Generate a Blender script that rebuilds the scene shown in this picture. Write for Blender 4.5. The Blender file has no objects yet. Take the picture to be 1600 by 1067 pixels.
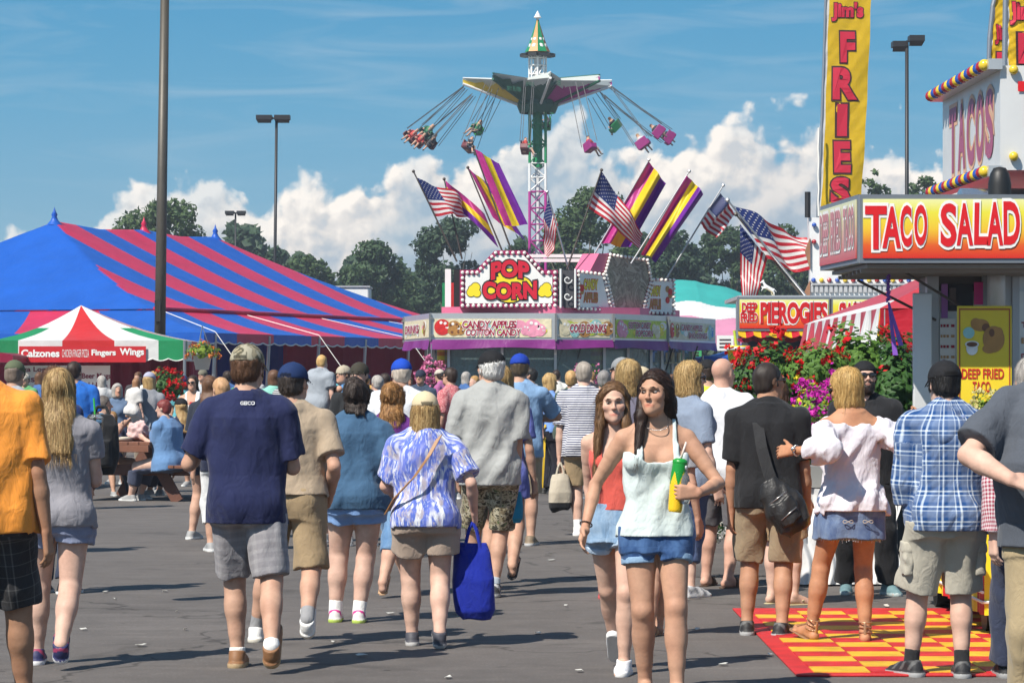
import bpy, math, random
import numpy as np
from mathutils import Vector, Matrix
random.seed(7); rng = np.random.default_rng(11)
sc = bpy.context.scene
C = sc.collection
R = math.radians
# ---------------------------------------------------------------- camera
F_PX, EYE, HOR = 4800.0, 1.57, 592.0
cam_d = bpy.data.cameras.new('camera'); cam = bpy.data.objects.new('camera', cam_d); C.objects.link(cam)
cam.location = (0, 0, EYE); cam.rotation_euler = (R(90), 0, 0)
cam_d.sensor_width = 36; cam_d.lens = F_PX/1600*36; cam_d.shift_y = (HOR-533.5)/1600
cam_d.clip_start = .5; cam_d.clip_end = 6000
sc.camera = cam
# ---------------------------------------------------------------- sun + sky
SUN_EL, SUN_AZ = 49, 49         # sun stands behind the camera on its left
to_sun = Vector((-math.cos(R(SUN_EL))*math.cos(R(SUN_AZ)), -math.cos(R(SUN_EL))*math.sin(R(SUN_AZ)), math.sin(R(SUN_EL))))
sd = bpy.data.lights.new('sun', 'SUN'); sd.energy = 5.0; sd.angle = R(.53); sd.color = (1, .94, .84)
so = bpy.data.objects.new('sun', sd); C.objects.link(so); so.rotation_euler = to_sun.to_track_quat('Z', 'Y').to_euler()
sc.view_settings.view_transform = 'Standard'; sc.view_settings.look = 'None'
sc.view_settings.exposure = .42; sc.view_settings.gamma = 1; sc.view_settings.use_curve_mapping = False

class NT:
    """tiny node-tree writer"""
    def __init__(s, nt, flat=False): s.t = nt; s.flat = flat
    def n(s, typ, ins=None, **kw):
        nd = s.t.nodes.new(typ)
        for k, v in kw.items(): setattr(nd, k, v)
        for k, v in (ins or {}).items():
            sk = nd.inputs[k]
            if isinstance(v, bpy.types.NodeSocket): s.t.links.new(v, sk)
            elif isinstance(v, bpy.types.Node): s.t.links.new(v.outputs[0], sk)
            else:
                if hasattr(sk.default_value, '__len__') and not hasattr(v, '__len__'): v = (v,)*len(sk.default_value)
                if hasattr(v, '__len__') and len(v) == 3 and len(sk.default_value) == 4: v = (*v, 1)
                sk.default_value = v
        return nd
    def m(s, op, a, b=0, c=0, clamp=False):
        nd = s.n('ShaderNodeMath', {0: a, 1: b, 2: c}, operation=op); nd.use_clamp = clamp
        return nd.outputs[0]
    def mix(s, f, a, b, mode='MIX'):
        nd = s.n('ShaderNodeMix', data_type='RGBA', blend_type=mode)
        for i, v in ((0, f), (6, a), (7, b)):
            sk = nd.inputs[i]
            if isinstance(v, bpy.types.NodeSocket): s.t.links.new(v, sk)
            elif i: sk.default_value = (*v[:3], 1)
            else: sk.default_value = v
        return nd.outputs[2]
    def ramp(s, f, stops, interp='LINEAR'):
        nd = s.n('ShaderNodeValToRGB', {0: f}); cr = nd.color_ramp; cr.interpolation = interp
        while len(cr.elements) < len(stops): cr.elements.new(.5)
        for e, (p, c) in zip(cr.elements, stops):
            e.position = p; e.color = (*c[:3], 1) if hasattr(c, '__len__') else (c, c, c, 1)
        return nd.outputs[0]
    def noise(s, vec, scale, detail=3, rough=.5, dist=0):
        return s.n('ShaderNodeTexNoise', noise_dimensions='2D' if s.flat else '3D', ins={'Vector': vec, 'Scale': scale, 'Detail': detail, 'Roughness': rough, 'Distortion': dist}).outputs[0]

def build_world():
    w = bpy.data.worlds.new('World'); sc.world = w; w.use_nodes = True
    t = NT(w.node_tree, True); w.node_tree.nodes.clear()
    d = t.n('ShaderNodeTexCoord').outputs['Generated']
    sky = t.n('ShaderNodeTexSky', sky_type='NISHITA'); sky.sun_disc = False
    sky.sun_elevation = R(SUN_EL); sky.sun_rotation = math.atan2(to_sun.x, to_sun.y)
    sky.altitude = 100; sky.air_density = 1.0; sky.dust_density = .3; sky.ozone_density = 2.6
    x = t.n('ShaderNodeSeparateXYZ', {0: d})
    az = t.m('ARCTAN2', x.outputs[0], x.outputs[1]); el = t.m('ARCSINE', x.outputs[2])
    # work in units of photo pixels right of / above the horizon centre (a plain scaling of azimuth and elevation)
    A = t.m('MULTIPLY', az, 4.8); E = t.m('MULTIPLY', el, 4.8)      # thousands of px
    vec = t.n('ShaderNodeCombineXYZ', {0: A, 1: E, 2: 0}).outputs[0]
    # cloud tops as a curve over azimuth
    tops = [(0, 365), (30, 352), (75, 372), (135, 360), (170, 300), (215, 288), (330, 290), (400, 312), (440, 304), (500, 300), (540, 304), (590, 256), (640, 236), (700, 228),
            (770, 224), (850, 205), (890, 188), (930, 205), (985, 232), (1040, 226), (1090, 212), (1150, 196), (1215, 176), (1290, 186), (1350, 198), (1400, 214), (1425, 262), (1465, 285), (1530, 262), (1600, 250)]
    pos = t.m('ADD', t.m('DIVIDE', A, 1.8), .5)
    st = []
    for px, py in tops: st.append(((px-800)/1800+.5, (592-py)/500))
    # a ramp holds 32 stops
    top = t.m('MULTIPLY', t.ramp(pos, st, 'EASE'), .5)
    wv = t.n('ShaderNodeVectorMath', {0: vec, 1: t.n('ShaderNodeVectorMath', {0: t.n('ShaderNodeTexNoise', {'Vector': vec, 'Scale': 14, 'Detail': 3}).outputs[1], 3: .03}, operation='SCALE').outputs[0]}, operation='ADD').outputs[0]
    def puff(v):
        vo = t.n('ShaderNodeTexVoronoi', {'Vector': v, 'Scale': 11, 'Detail': 3, 'Roughness': .5, 'Smoothness': .6}, feature='SMOOTH_F1', voronoi_dimensions='2D')
        nz = t.noise(v, 9, 6, .6)
        return t.m('ADD', t.m('MULTIPLY', vo.outputs[0], -.62), t.m('MULTIPLY', nz, .75))
    p0 = puff(wv)
    off = t.n('ShaderNodeVectorMath', {0: wv, 1: (-.008, .013, 0)}, operation='ADD').outputs[0]
    p1 = puff(off)
    dens = t.m('ADD', t.m('SUBTRACT', top, E), t.m('MULTIPLY', t.m('ADD', p0, .07), .17))
    edge = t.m('SMOOTHSTEP', dens, 0, 1) if False else t.n('ShaderNodeMapRange', {0: dens, 1: -.004, 2: .030, 3: 0, 4: 1}, interpolation_type='SMOOTHSTEP').outputs[0]
    # thinner patches low down where sky shows through
    gap = t.n('ShaderNodeMapRange', {0: t.noise(vec, 5.5, 4, .55), 1: .36, 2: .56, 3: .72, 4: 1}, interpolation_type='SMOOTHSTEP').outputs[0]
    mask = t.m('MULTIPLY', edge, gap)
    lit = t.n('ShaderNodeMapRange', {0: t.m('SUBTRACT', p0, p1), 1: -.16, 2: .16, 3: 0, 4: 1}).outputs[0]
    big = t.n('ShaderNodeMapRange', {0: t.noise(vec, 10, 2, .5), 1: .3, 2: .7, 3: 0, 4: 1}).outputs[0]
    depth = t.n('ShaderNodeMapRange', {0: t.m('ADD', t.m('SUBTRACT', top, E), t.m('MULTIPLY', big, -.05)), 1: -.03, 2: .20, 3: 1, 4: 0}).outputs[0]
    amp = t.n('ShaderNodeMapRange', {0: t.m('SUBTRACT', top, E), 1: .0, 2: .16, 3: .5, 4: .22}).outputs[0]
    lum = t.m('ADD', t.m('MULTIPLY', t.m('SUBTRACT', lit, .5), amp), t.m('ADD', t.m('MULTIPLY', depth, .66), .16), clamp=True)
    ccol = t.ramp(lum, [(0, (2.4, 3.3, 4.2)), (.3, (3.6, 4.3, 5.0)), (.58, (6.4, 6.2, 6.0)), (.85, (8.8, 8.2, 7.5))])
    ccol = t.n('ShaderNodeVectorMath', {0: ccol, 3: 1.0}, operation='SCALE').outputs[0]
    # cirrus: long thin streaks
    cv = t.n('ShaderNodeMapping', {'Vector': vec, 'Rotation': (0, 0, R(9)), 'Scale': (2.0, 15, 1)}).outputs[0]
    ci = t.noise(cv, 1.5, 5, .55, .6)
    band = t.m('MULTIPLY', t.n('ShaderNodeMapRange', {0: ci, 1: .46, 2: .78, 3: 0, 4: .2}).outputs[0], t.n('ShaderNodeMapRange', {0: E, 1: .26, 2: .48, 3: .25, 4: 1}).outputs[0])
    SK = 1.0
    hsv = t.n('ShaderNodeHueSaturation', {'Hue': .487, 'Saturation': 1.12, 'Value': SK, 'Color': sky.outputs[0]}).outputs[0]
    # the photo's low sky is deeper and bluer than the model's pale horizon
    low = t.ramp(t.m('DIVIDE', E, .7, clamp=True), [(0, (2.7, 4.4, 5.4)), (.35, (1.55, 3.4, 4.9)), (.6, (.82, 2.95, 4.8)), (.85, (.48, 2.55, 4.6)), (1, (.42, 2.4, 4.45))])
    hsv = t.mix(t.n('ShaderNodeMapRange', {0: E, 1: .9, 2: 2.2, 3: .92, 4: 0}).outputs[0], hsv, low)
    base = t.mix(band, hsv, (5.6, 6.0, 6.3))
    up = t.m('GREATER_THAN', x.outputs[1], 0)
    fin = t.mix(mask, base, ccol)
    bg = t.n('ShaderNodeBackground', {0: fin, 1: .095})
    out = t.n('ShaderNodeOutputWorld', {0: bg.outputs[0]})
build_world()
cy = sc.cycles; cy.max_bounces = 5; cy.diffuse_bounces = 2; cy.glossy_bounces = 2; cy.transmission_bounces = 4; cy.transparent_max_bounces = 8; cy.caustics_reflective = False; cy.caustics_refractive = False
cy.use_adaptive_sampling = True; cy.adaptive_threshold = .02; cy.sample_clamp_indirect = 6

# ---------------------------------------------------------------- helpers
def W(px, py, d):
    """world point that the photo shows at pixel (px, py) standing d metres away"""
    return Vector(((px-800)/F_PX*d, d, EYE+(HOR-py)/F_PX*d))
def GX(px, d): return (px-800)/F_PX*d
def tag(o, label=None, cat=None, group=None, kind=None):
    if label: o['label'] = label
    if cat: o['category'] = cat
    if group: o['group'] = group
    if kind: o['kind'] = kind
    return o
def empty(name, loc=(0, 0, 0), rz=0, label=None, cat=None, group=None):
    o = bpy.data.objects.new(name, None); C.objects.link(o); o.location = loc; o.rotation_euler = (0, 0, rz); o.empty_display_size = .1
    return tag(o, label, cat, group)

MATS = {}
def mat(name, col, rough=.6, metal=0, bump=0, bscale=40, var=.0, vscale=3, spec=.5, trans=0, emit=0, coat=0, alpha=1):
    if name in MATS: return MATS[name]
    m = bpy.data.materials.new(name); m.use_nodes = True; MATS[name] = m
    t = NT(m.node_tree); p = m.node_tree.nodes['Principled BSDF']
    p.inputs['Base Color'].default_value = (*col[:3], 1); p.inputs['Roughness'].default_value = rough; p.inputs['Metallic'].default_value = metal
    p.inputs['Specular IOR Level'].default_value = spec; p.inputs['Coat Weight'].default_value = coat; p.inputs['Alpha'].default_value = alpha
    if trans: p.inputs['Transmission Weight'].default_value = trans
    co = t.n('ShaderNodeTexCoord').outputs['Object']
    if var:
        f = t.noise(co, vscale, 5, .6)
        f2 = t.n('ShaderNodeMapRange', {0: f, 1: .25, 2: .75, 3: 1-var, 4: 1+var}).outputs[0]
        c = t.n('ShaderNodeVectorMath', {0: tuple(col[:3]), 3: f2}, operation='SCALE').outputs[0]
        m.node_tree.links.new(c, p.inputs['Base Color'])
    if bump:
        b = t.n('ShaderNodeBump', {'Strength': bump, 'Distance': .01, 'Height': t.noise(co, bscale, 4, .6)})
        m.node_tree.links.new(b.outputs[0], p.inputs['Normal'])
    if emit:
        p.inputs['Emission Color'].default_value = (*col[:3], 1); p.inputs['Emission Strength'].default_value = emit
    return m
def vcmat(name, rough=.6, spec=.4, bump=0, bscale=60, var=.08, vscale=6, sss=0, stretch=None, transl=0):
    """material that reads the per-vertex colour 'Col'"""
    if name in MATS: return MATS[name]
    m = bpy.data.materials.new(name); m.use_nodes = True; MATS[name] = m
    t = NT(m.node_tree); p = m.node_tree.nodes['Principled BSDF']
    p.inputs['Roughness'].default_value = rough; p.inputs['Specular IOR Level'].default_value = spec
    at = t.n('ShaderNodeAttribute', attribute_name='Col').outputs[0]
    co = t.n('ShaderNodeTexCoord').outputs['Object']
    if stretch: co = t.n('ShaderNodeMapping', {'Vector': co, 'Scale': stretch}).outputs[0]
    f = t.n('ShaderNodeMapRange', {0: t.noise(co, vscale, 5, .62), 1: .25, 2: .75, 3: 1-var, 4: 1+var}).outputs[0]
    c = t.n('ShaderNodeVectorMath', {0: at, 3: f}, operation='SCALE').outputs[0]
    m.node_tree.links.new(c, p.inputs['Base Color'])
    if sss:
        p.inputs['Subsurface Weight'].default_value = sss; p.inputs['Subsurface Radius'].default_value = (1, .35, .18); p.inputs['Subsurface Scale'].default_value = .012
    if bump:
        b = t.n('ShaderNodeBump', {'Strength': bump, 'Distance': .006, 'Height': t.noise(co, bscale, 4, .6)})
        m.node_tree.links.new(b.outputs[0], p.inputs['Normal'])
    return m

class MB:
    """collects polygons (world or local coordinates) and links them as ONE mesh object"""
    def __init__(s): s.v = []; s.f = []; s.m = []; s.k = 0
    def add(s, vs, fs, k=None):
        b = len(s.v); s.v += [tuple(v) for v in vs]; s.f += [tuple(i+b for i in f) for f in fs]; s.m += [s.k if k is None else k]*len(fs); return s
    def box(s, c, d, M=None, k=None):
        x, y, z = d[0]/2, d[1]/2, d[2]/2
        vs = [Vector(p) for p in ((-x,-y,-z),(x,-y,-z),(x,y,-z),(-x,y,-z),(-x,-y,z),(x,-y,z),(x,y,z),(-x,y,z))]
        if M is not None: vs = [M @ v for v in vs]
        c = Vector(c)
        return s.add([v+c for v in vs], [(3,2,1,0),(4,5,6,7),(0,1,5,4),(1,2,6,5),(2,3,7,6),(3,0,4,7)], k)
    def cyl(s, a, b, r0, r1=None, n=12, k=None, cap=True):
        a = Vector(a); b = Vector(b); r1 = r0 if r1 is None else r1
        w = (b-a).normalized(); u = w.orthogonal().normalized(); v = w.cross(u)
        vs = []
        for i in range(n):
            e = u*math.cos(2*math.pi*i/n)+v*math.sin(2*math.pi*i/n); vs += [a+e*r0, b+e*r1]
        fs = [(2*i, 2*((i+1) % n), 2*((i+1) % n)+1, 2*i+1) for i in range(n)]
        if cap: fs += [tuple(2*i for i in reversed(range(n))), tuple(2*i+1 for i in range(n))]
        return s.add(vs, fs, k)
    def tube(s, pts, r, n=8, k=None):
        for a, b in zip(pts[:-1], pts[1:]): s.cyl(a, b, r, r, n, k)
        return s
    def sph(s, c, r, n=10, k=None, M=None):
        r = r if hasattr(r, '__len__') else (r, r, r); vs = []; fs = []; h = n//2
        for j in range(h+1):
            a = math.pi*j/h
            for i in range(n):
                b = 2*math.pi*i/n; p = Vector((math.sin(a)*math.cos(b)*r[0], math.sin(a)*math.sin(b)*r[1], math.cos(a)*r[2]))
                if M is not None: p = M @ p
                vs.append(p+Vector(c))
        for j in range(h):
            for i in range(n): fs.append((j*n+i, (j+1)*n+i, (j+1)*n+(i+1) % n, j*n+(i+1) % n))
        return s.add(vs, fs, k)
    def prism(s, pts, off, k=None, ks=None):
        """polygon pts (front face) extruded by the vector off"""
        n = len(pts); off = Vector(off); vs = [Vector(p) for p in pts]+[Vector(p)+off for p in pts]
        s.add(vs, [tuple(range(n)), tuple(range(2*n-1, n-1, -1))], k)
        s.add(vs, [(i, i+n, (i+1) % n+n, (i+1) % n) for i in range(n)], k if ks is None else ks)
        return s
    def lathe(s, prof, c=(0, 0, 0), n=24, k=None, M=None):
        vs = []; fs = []; c = Vector(c)
        for r, z in prof:
            for i in range(n):
                p = Vector((r*math.cos(2*math.pi*i/n), r*math.sin(2*math.pi*i/n), z))
                if M is not None: p = M @ p
                vs.append(p+c)
        for j in range(len(prof)-1):
            for i in range(n): fs.append((j*n+i, j*n+(i+1) % n, (j+1)*n+(i+1) % n, (j+1)*n+i))
        return s.add(vs, fs, k)
    def grid(s, fn, nu, nv, kf=None):
        vs = [fn(i/nu, j/nv) for j in range(nv+1) for i in range(nu+1)]
        b = len(s.v); s.v += [tuple(v) for v in vs]
        for j in range(nv):
            for i in range(nu):
                a = b+j*(nu+1)+i; s.f.append((a, a+1, a+nu+2, a+nu+1)); s.m.append(kf((i+.5)/nu, (j+.5)/nv) if kf else s.k)
        return s
    def build(s, name, mats, parent=None, smooth=False, world=True, cols=None, bevel=0, origin=None):
        me = bpy.data.meshes.new(name)
        off = Vector((0, 0, 0))
        if parent is not None and world:
            q = parent
            while q is not None: off += q.location; q = q.parent
        if origin is not None: off = Vector(origin)
        vv = np.array(s.v, dtype=np.float64)-np.array(off) if len(s.v) else np.zeros((0, 3))
        me.from_pydata(vv.tolist(), [], s.f)
        mats = mats if isinstance(mats, (list, tuple)) else [mats]
        for m in mats: me.materials.append(m)
        if len(mats) > 1: me.polygons.foreach_set('material_index', s.m)
        if smooth: me.polygons.foreach_set('use_smooth', [True]*len(me.polygons))
        if cols is not None:
            a = me.color_attributes.new('Col', 'FLOAT_COLOR', 'POINT'); a.data.foreach_set('color', np.array([(*c[:3], 1) for c in cols], dtype=np.float32).ravel())
        me.validate(); me.update()
        o = bpy.data.objects.new(name, me); C.objects.link(o)
        if parent is not None: o.parent = parent
        elif origin is not None: o.location = off
        if bevel:
            b = o.modifiers.new('bevel', 'BEVEL'); b.width = bevel; b.segments = 2; b.limit_method = 'ANGLE'
        return o

def copyo(o, parent=None, loc=None):
    c = o.copy(); C.objects.link(c); c.parent = parent
    if loc is not None: c.location = loc
    return c

# ---------------------------------------------------------------- lettering
_tc = {}
def glyphs(txt, bold=0, ital=0):
    key = (txt, bold, ital)
    if key not in _tc:
        cu = bpy.data.curves.new('t', 'FONT'); cu.body = txt; cu.size = 1; cu.offset = bold; cu.shear = ital; cu.resolution_u = 4
        ob = bpy.data.objects.new('t', cu); me = ob.to_mesh()
        v = np.array([tuple(p.co) for p in me.vertices]).reshape(-1, 3); f = [tuple(p.vertices) for p in me.polygons]
        ob.to_mesh_clear(); bpy.data.objects.remove(ob); bpy.data.curves.remove(cu)
        _tc[key] = (v, f)
    return _tc[key]
def put_text(mb, txt, o, u, v, w, h, k=0, bold=.02, lift=.004, ital=0, spread=0, warp=None):
    """write txt into the w x h box whose lower left corner is o, along unit vectors u (right) and v (up);
    bold fattens the strokes past the box by `spread` (for an outline behind the letters)"""
    ref, _ = glyphs(txt, bold, ital); lo = ref.min(0); hi = ref.max(0)
    vv, ff = glyphs(txt, bold+spread, ital)
    o = Vector(o); u = Vector(u).normalized(); v = Vector(v).normalized(); nrm = u.cross(v)
    sx = w/(hi[0]-lo[0]); sy = h/(hi[1]-lo[1]); out = []
    for p in vv:
        a = (p[0]-lo[0])*sx; b = (p[1]-lo[1])*sy
        if warp: a, b = warp(a/w, b/h); a *= w; b *= h
        out.append(o+u*a+v*b+nrm*lift)
    mb.add(out, ff, k)
# ---------------------------------------------------------------- smooth bodies: distance fields meshed by surface nets
f4 = np.float32
def smin(a, b, k):
    if k <= 0: return np.minimum(a, b)
    h = np.maximum(k-np.abs(a-b), 0)/k
    return np.minimum(a, b)-h*h*k*.25
class Fld:
    def __init__(s, lo, hi, h):
        s.lo = np.array(lo, f4)-2*h; s.h = f4(h)
        s.n = np.maximum(np.ceil((np.array(hi)+2*h-s.lo)/h).astype(int)+1, 4)
        s.F = np.full(s.n, 9, f4)
    def sub(s, lo, hi):
        a = np.clip(((np.array(lo)-s.lo)/s.h).astype(int), 0, s.n-1); b = np.clip(np.ceil((np.array(hi)-s.lo)/s.h).astype(int)+1, 1, s.n)
        b = np.maximum(b, a+1)
        sl = tuple(slice(i, j) for i, j in zip(a, b))
        ax = [(s.lo[i]+s.h*np.arange(a[i], b[i], dtype=f4)) for i in range(3)]
        return sl, ax[0][:, None, None], ax[1][None, :, None], ax[2][None, None, :]
    def add(s, prim, k=.02, op='u'):
        lo, hi, fn = prim; pad = k+2*s.h+.004
        sl, X, Y, Z = s.sub(np.array(lo)-pad, np.array(hi)+pad)
        D = fn(X, Y, Z).astype(f4)
        if op == 'u': s.F[sl] = smin(s.F[sl], D, k)
        elif op == 's': s.F[sl] = -smin(-s.F[sl], D, k)       # carve
    def clip(s, fn):
        sl, X, Y, Z = s.sub(s.lo, s.lo+s.h*s.n)
        s.F = np.maximum(s.F, fn(X, Y, Z).astype(f4))
    def warp(s, fn):
        sl, X, Y, Z = s.sub(s.lo, s.lo+s.h*s.n)
        s.F = s.F+fn(X, Y, Z).astype(f4)
    def mesh(s):
        F = s.F; S = F < 0; n = F.shape
        for ax in range(3):     # close at the border
            ix = [slice(None)]*3; ix[ax] = 0; S[tuple(ix)] = False; ix[ax] = -1; S[tuple(ix)] = False
        Fc = np.where(S, np.minimum(F, -1e-6), np.maximum(F, 1e-6))
        cnt = np.zeros((n[0]-1, n[1]-1, n[2]-1), np.int8)
        for i in (0, 1):
            for j in (0, 1):
                for k in (0, 1): cnt += S[i:n[0]-1+i, j:n[1]-1+j, k:n[2]-1+k]
        act = (cnt > 0) & (cnt < 8); cells = np.argwhere(act)
        if len(cells) == 0: return np.zeros((0, 3)), np.zeros((0, 4), int)
        idx = np.full(act.shape, -1, np.int32); idx[act] = np.arange(len(cells))
        acc = np.zeros((len(cells), 3)); num = np.zeros(len(cells))
        corner = [(i, j, k) for i in (0, 1) for j in (0, 1) for k in (0, 1)]
        val = {c: Fc[cells[:, 0]+c[0], cells[:, 1]+c[1], cells[:, 2]+c[2]] for c in corner}
        for c in corner:
            for ax in range(3):
                if c[ax]: continue
                e = list(c); e[ax] = 1; e = tuple(e); a, b = val[c], val[e]; cr = (a < 0) != (b < 0)
                t = np.where(cr, a/np.where(cr, a-b, 1), 0); p = np.tile(np.array(c, float), (len(cells), 1)); p[:, ax] += t
                acc += p*cr[:, None]; num += cr
        V = (cells+acc/num[:, None])*s.h+s.lo
        Q = []
        for ax in range(3):
            o1, o2 = (ax+1) % 3, (ax+2) % 3
            a = [slice(1, n[i]-1) for i in range(3)]; b = list(a); a[ax] = slice(0, n[ax]-1); b[ax] = slice(1, n[ax])
            d = S[tuple(a)].astype(np.int8)-S[tuple(b)].astype(np.int8)
            e = np.argwhere(d != 0); sg = d[d != 0]
            off = np.array([1, 1, 1]); off[ax] = 0; e = e+off
            def ci(d1, d2):
                q = e.copy(); q[:, o1] -= d1; q[:, o2] -= d2; return idx[q[:, 0], q[:, 1], q[:, 2]]
            q = np.stack([ci(1, 1), ci(0, 1), ci(0, 0), ci(1, 0)], 1)
            q[sg < 0] = q[sg < 0][:, ::-1]; Q.append(q)
        return V, np.concatenate(Q)

def rcone(a, b, ra, rb, fl=None):
    """tapered capsule; fl=(axis, factor) squashes it along a unit axis"""
    a = np.array(a, f4); b = np.array(b, f4); ba = b-a; L2 = max(float(ba @ ba), 1e-8); r = max(ra, rb)
    def fn(X, Y, Z):
        px, py, pz = X-a[0], Y-a[1], Z-a[2]
        t = np.clip((px*ba[0]+py*ba[1]+pz*ba[2])/f4(L2), 0, 1)
        qx, qy, qz = px-ba[0]*t, py-ba[1]*t, pz-ba[2]*t
        d2 = qx*qx+qy*qy+qz*qz
        if fl is not None:
            n, s = fl; c = qx*f4(n[0])+qy*f4(n[1])+qz*f4(n[2]); d2 = d2+c*c*f4(s*s-1)
        return np.sqrt(d2)-(f4(ra)+f4(rb-ra)*t)
    return np.minimum(a, b)-r, np.maximum(a, b)+r, fn
def ellip(c, r, M=None):
    c = np.array(c, f4); r = np.array(r, f4); m = max(r)
    Mi = np.eye(3, dtype=f4) if M is None else np.array(M, f4).T
    def fn(X, Y, Z):
        x, y, z = X-c[0], Y-c[1], Z-c[2]
        q = [(Mi[i, 0]*x+Mi[i, 1]*y+Mi[i, 2]*z)/r[i] for i in range(3)]
        k0 = np.sqrt(q[0]**2+q[1]**2+q[2]**2); k1 = np.sqrt((q[0]/r[0])**2+(q[1]/r[1])**2+(q[2]/r[2])**2)
        return k0*(k0-1)/np.maximum(k1, 1e-5)
    return c-m, c+m, fn
def loft(o, M, rings, p=2.3, grow=0, wlo=None, whi=None):
    """stack of ellipse rings (w, a, b, cv) along M's third axis"""
    o = np.array(o, f4); Mi = np.array(M, f4).T; rg = np.array(rings, f4)
    w0 = rg[0, 0] if wlo is None else wlo; w1 = rg[-1, 0] if whi is None else whi
    rad = float(max(rg[:, 1].max(), rg[:, 2].max()+abs(rg[:, 3]).max()))+grow
    e = [o+Mi.T @ np.array([0, 0, w], f4) for w in (w0, w1)]
    def fn(X, Y, Z):
        x, y, z = X-o[0], Y-o[1], Z-o[2]
        u, v, w = [Mi[i, 0]*x+Mi[i, 1]*y+Mi[i, 2]*z for i in range(3)]
        sh = np.broadcast(u, v, w).shape
        w = np.broadcast_to(w, sh)
        a, b, cv = [np.interp(w, rg[:, 0], rg[:, i]).astype(f4) for i in (1, 2, 3)]
        a = a+f4(grow); b = b+f4(grow); v = v-cv
        q = ((np.abs(u)/a)**p+(np.abs(v)/b)**p)**(1/p)+1e-4; rr = np.sqrt(u*u+v*v)+1e-4
        d = np.where(q > .3, rr*(1-1/q), -np.minimum(a, b)*(1-q))
        return np.maximum(d, np.maximum(w-f4(w1), f4(w0)-w))
    return np.minimum(e[0], e[1])-rad, np.maximum(e[0], e[1])+rad, fn
def cut(prim, p, n):
    """keep only the part of prim behind the plane through p with normal n"""
    lo, hi, fn = prim; p = np.array(p, f4); n = np.array(n, f4); n = n/np.linalg.norm(n)
    return lo, hi, lambda X, Y, Z: np.maximum(fn(X, Y, Z), (X-p[0])*n[0]+(Y-p[1])*n[1]+(Z-p[2])*n[2])
def waves(seed, lam, n=5, zs=.5):
    """cheap smooth 3-D noise about -1..1 from warped sines; zs<1 stretches it along z"""
    r = np.random.default_rng(seed); ks = r.normal(size=(n, 3)); ks /= np.linalg.norm(ks, axis=1)[:, None]
    ks *= (2*np.pi/lam)*r.uniform(.6, 1.5, (n, 1)); ks[:, 2] *= zs; ph = r.uniform(0, 6.28, n); ks = ks.astype(f4)
    def fn(X, Y, Z):
        s = 0
        for i in range(n):
            a = X*ks[i, 0]+Y*ks[i, 1]+Z*ks[i, 2]+f4(ph[i]); b = X*ks[(i+2) % n, 2]-Y*ks[(i+1) % n, 0]+Z*ks[(i+3) % n, 1]*f4(.6)
            s = s+np.sin(a+1.1*np.sin(b*f4(.5)))
        return s/f4(n**.5)
    return fn
def np_mesh(name, V, Q, mats, parent=None, cols=None, attrs=None, smooth=True):
    me = bpy.data.meshes.new(name); nv, nq = len(V), len(Q)
    me.vertices.add(nv); me.vertices.foreach_set('co', np.asarray(V, f4).ravel())
    me.loops.add(nq*4); me.loops.foreach_set('vertex_index', np.asarray(Q, np.int32).ravel())
    me.polygons.add(nq); me.polygons.foreach_set('loop_start', np.arange(0, nq*4, 4, dtype=np.int32))
    me.update(calc_edges=True)
    me.polygons.foreach_set('use_smooth', np.full(nq, smooth))
    for m in (mats if isinstance(mats, (list, tuple)) else [mats]): me.materials.append(m)
    if cols is not None:
        c = np.ones((nv, 4), f4); c[:, :3] = cols
        me.color_attributes.new('Col', 'FLOAT_COLOR', 'POINT').data.foreach_set('color', c.ravel())
    for k, v in (attrs or {}).items():
        me.attributes.new(k, 'FLOAT_VECTOR', 'POINT').data.foreach_set('vector', np.asarray(v, f4).ravel())
    o = bpy.data.objects.new(name, me); C.objects.link(o)
    if parent is not None: o.parent = parent
    return o
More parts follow.
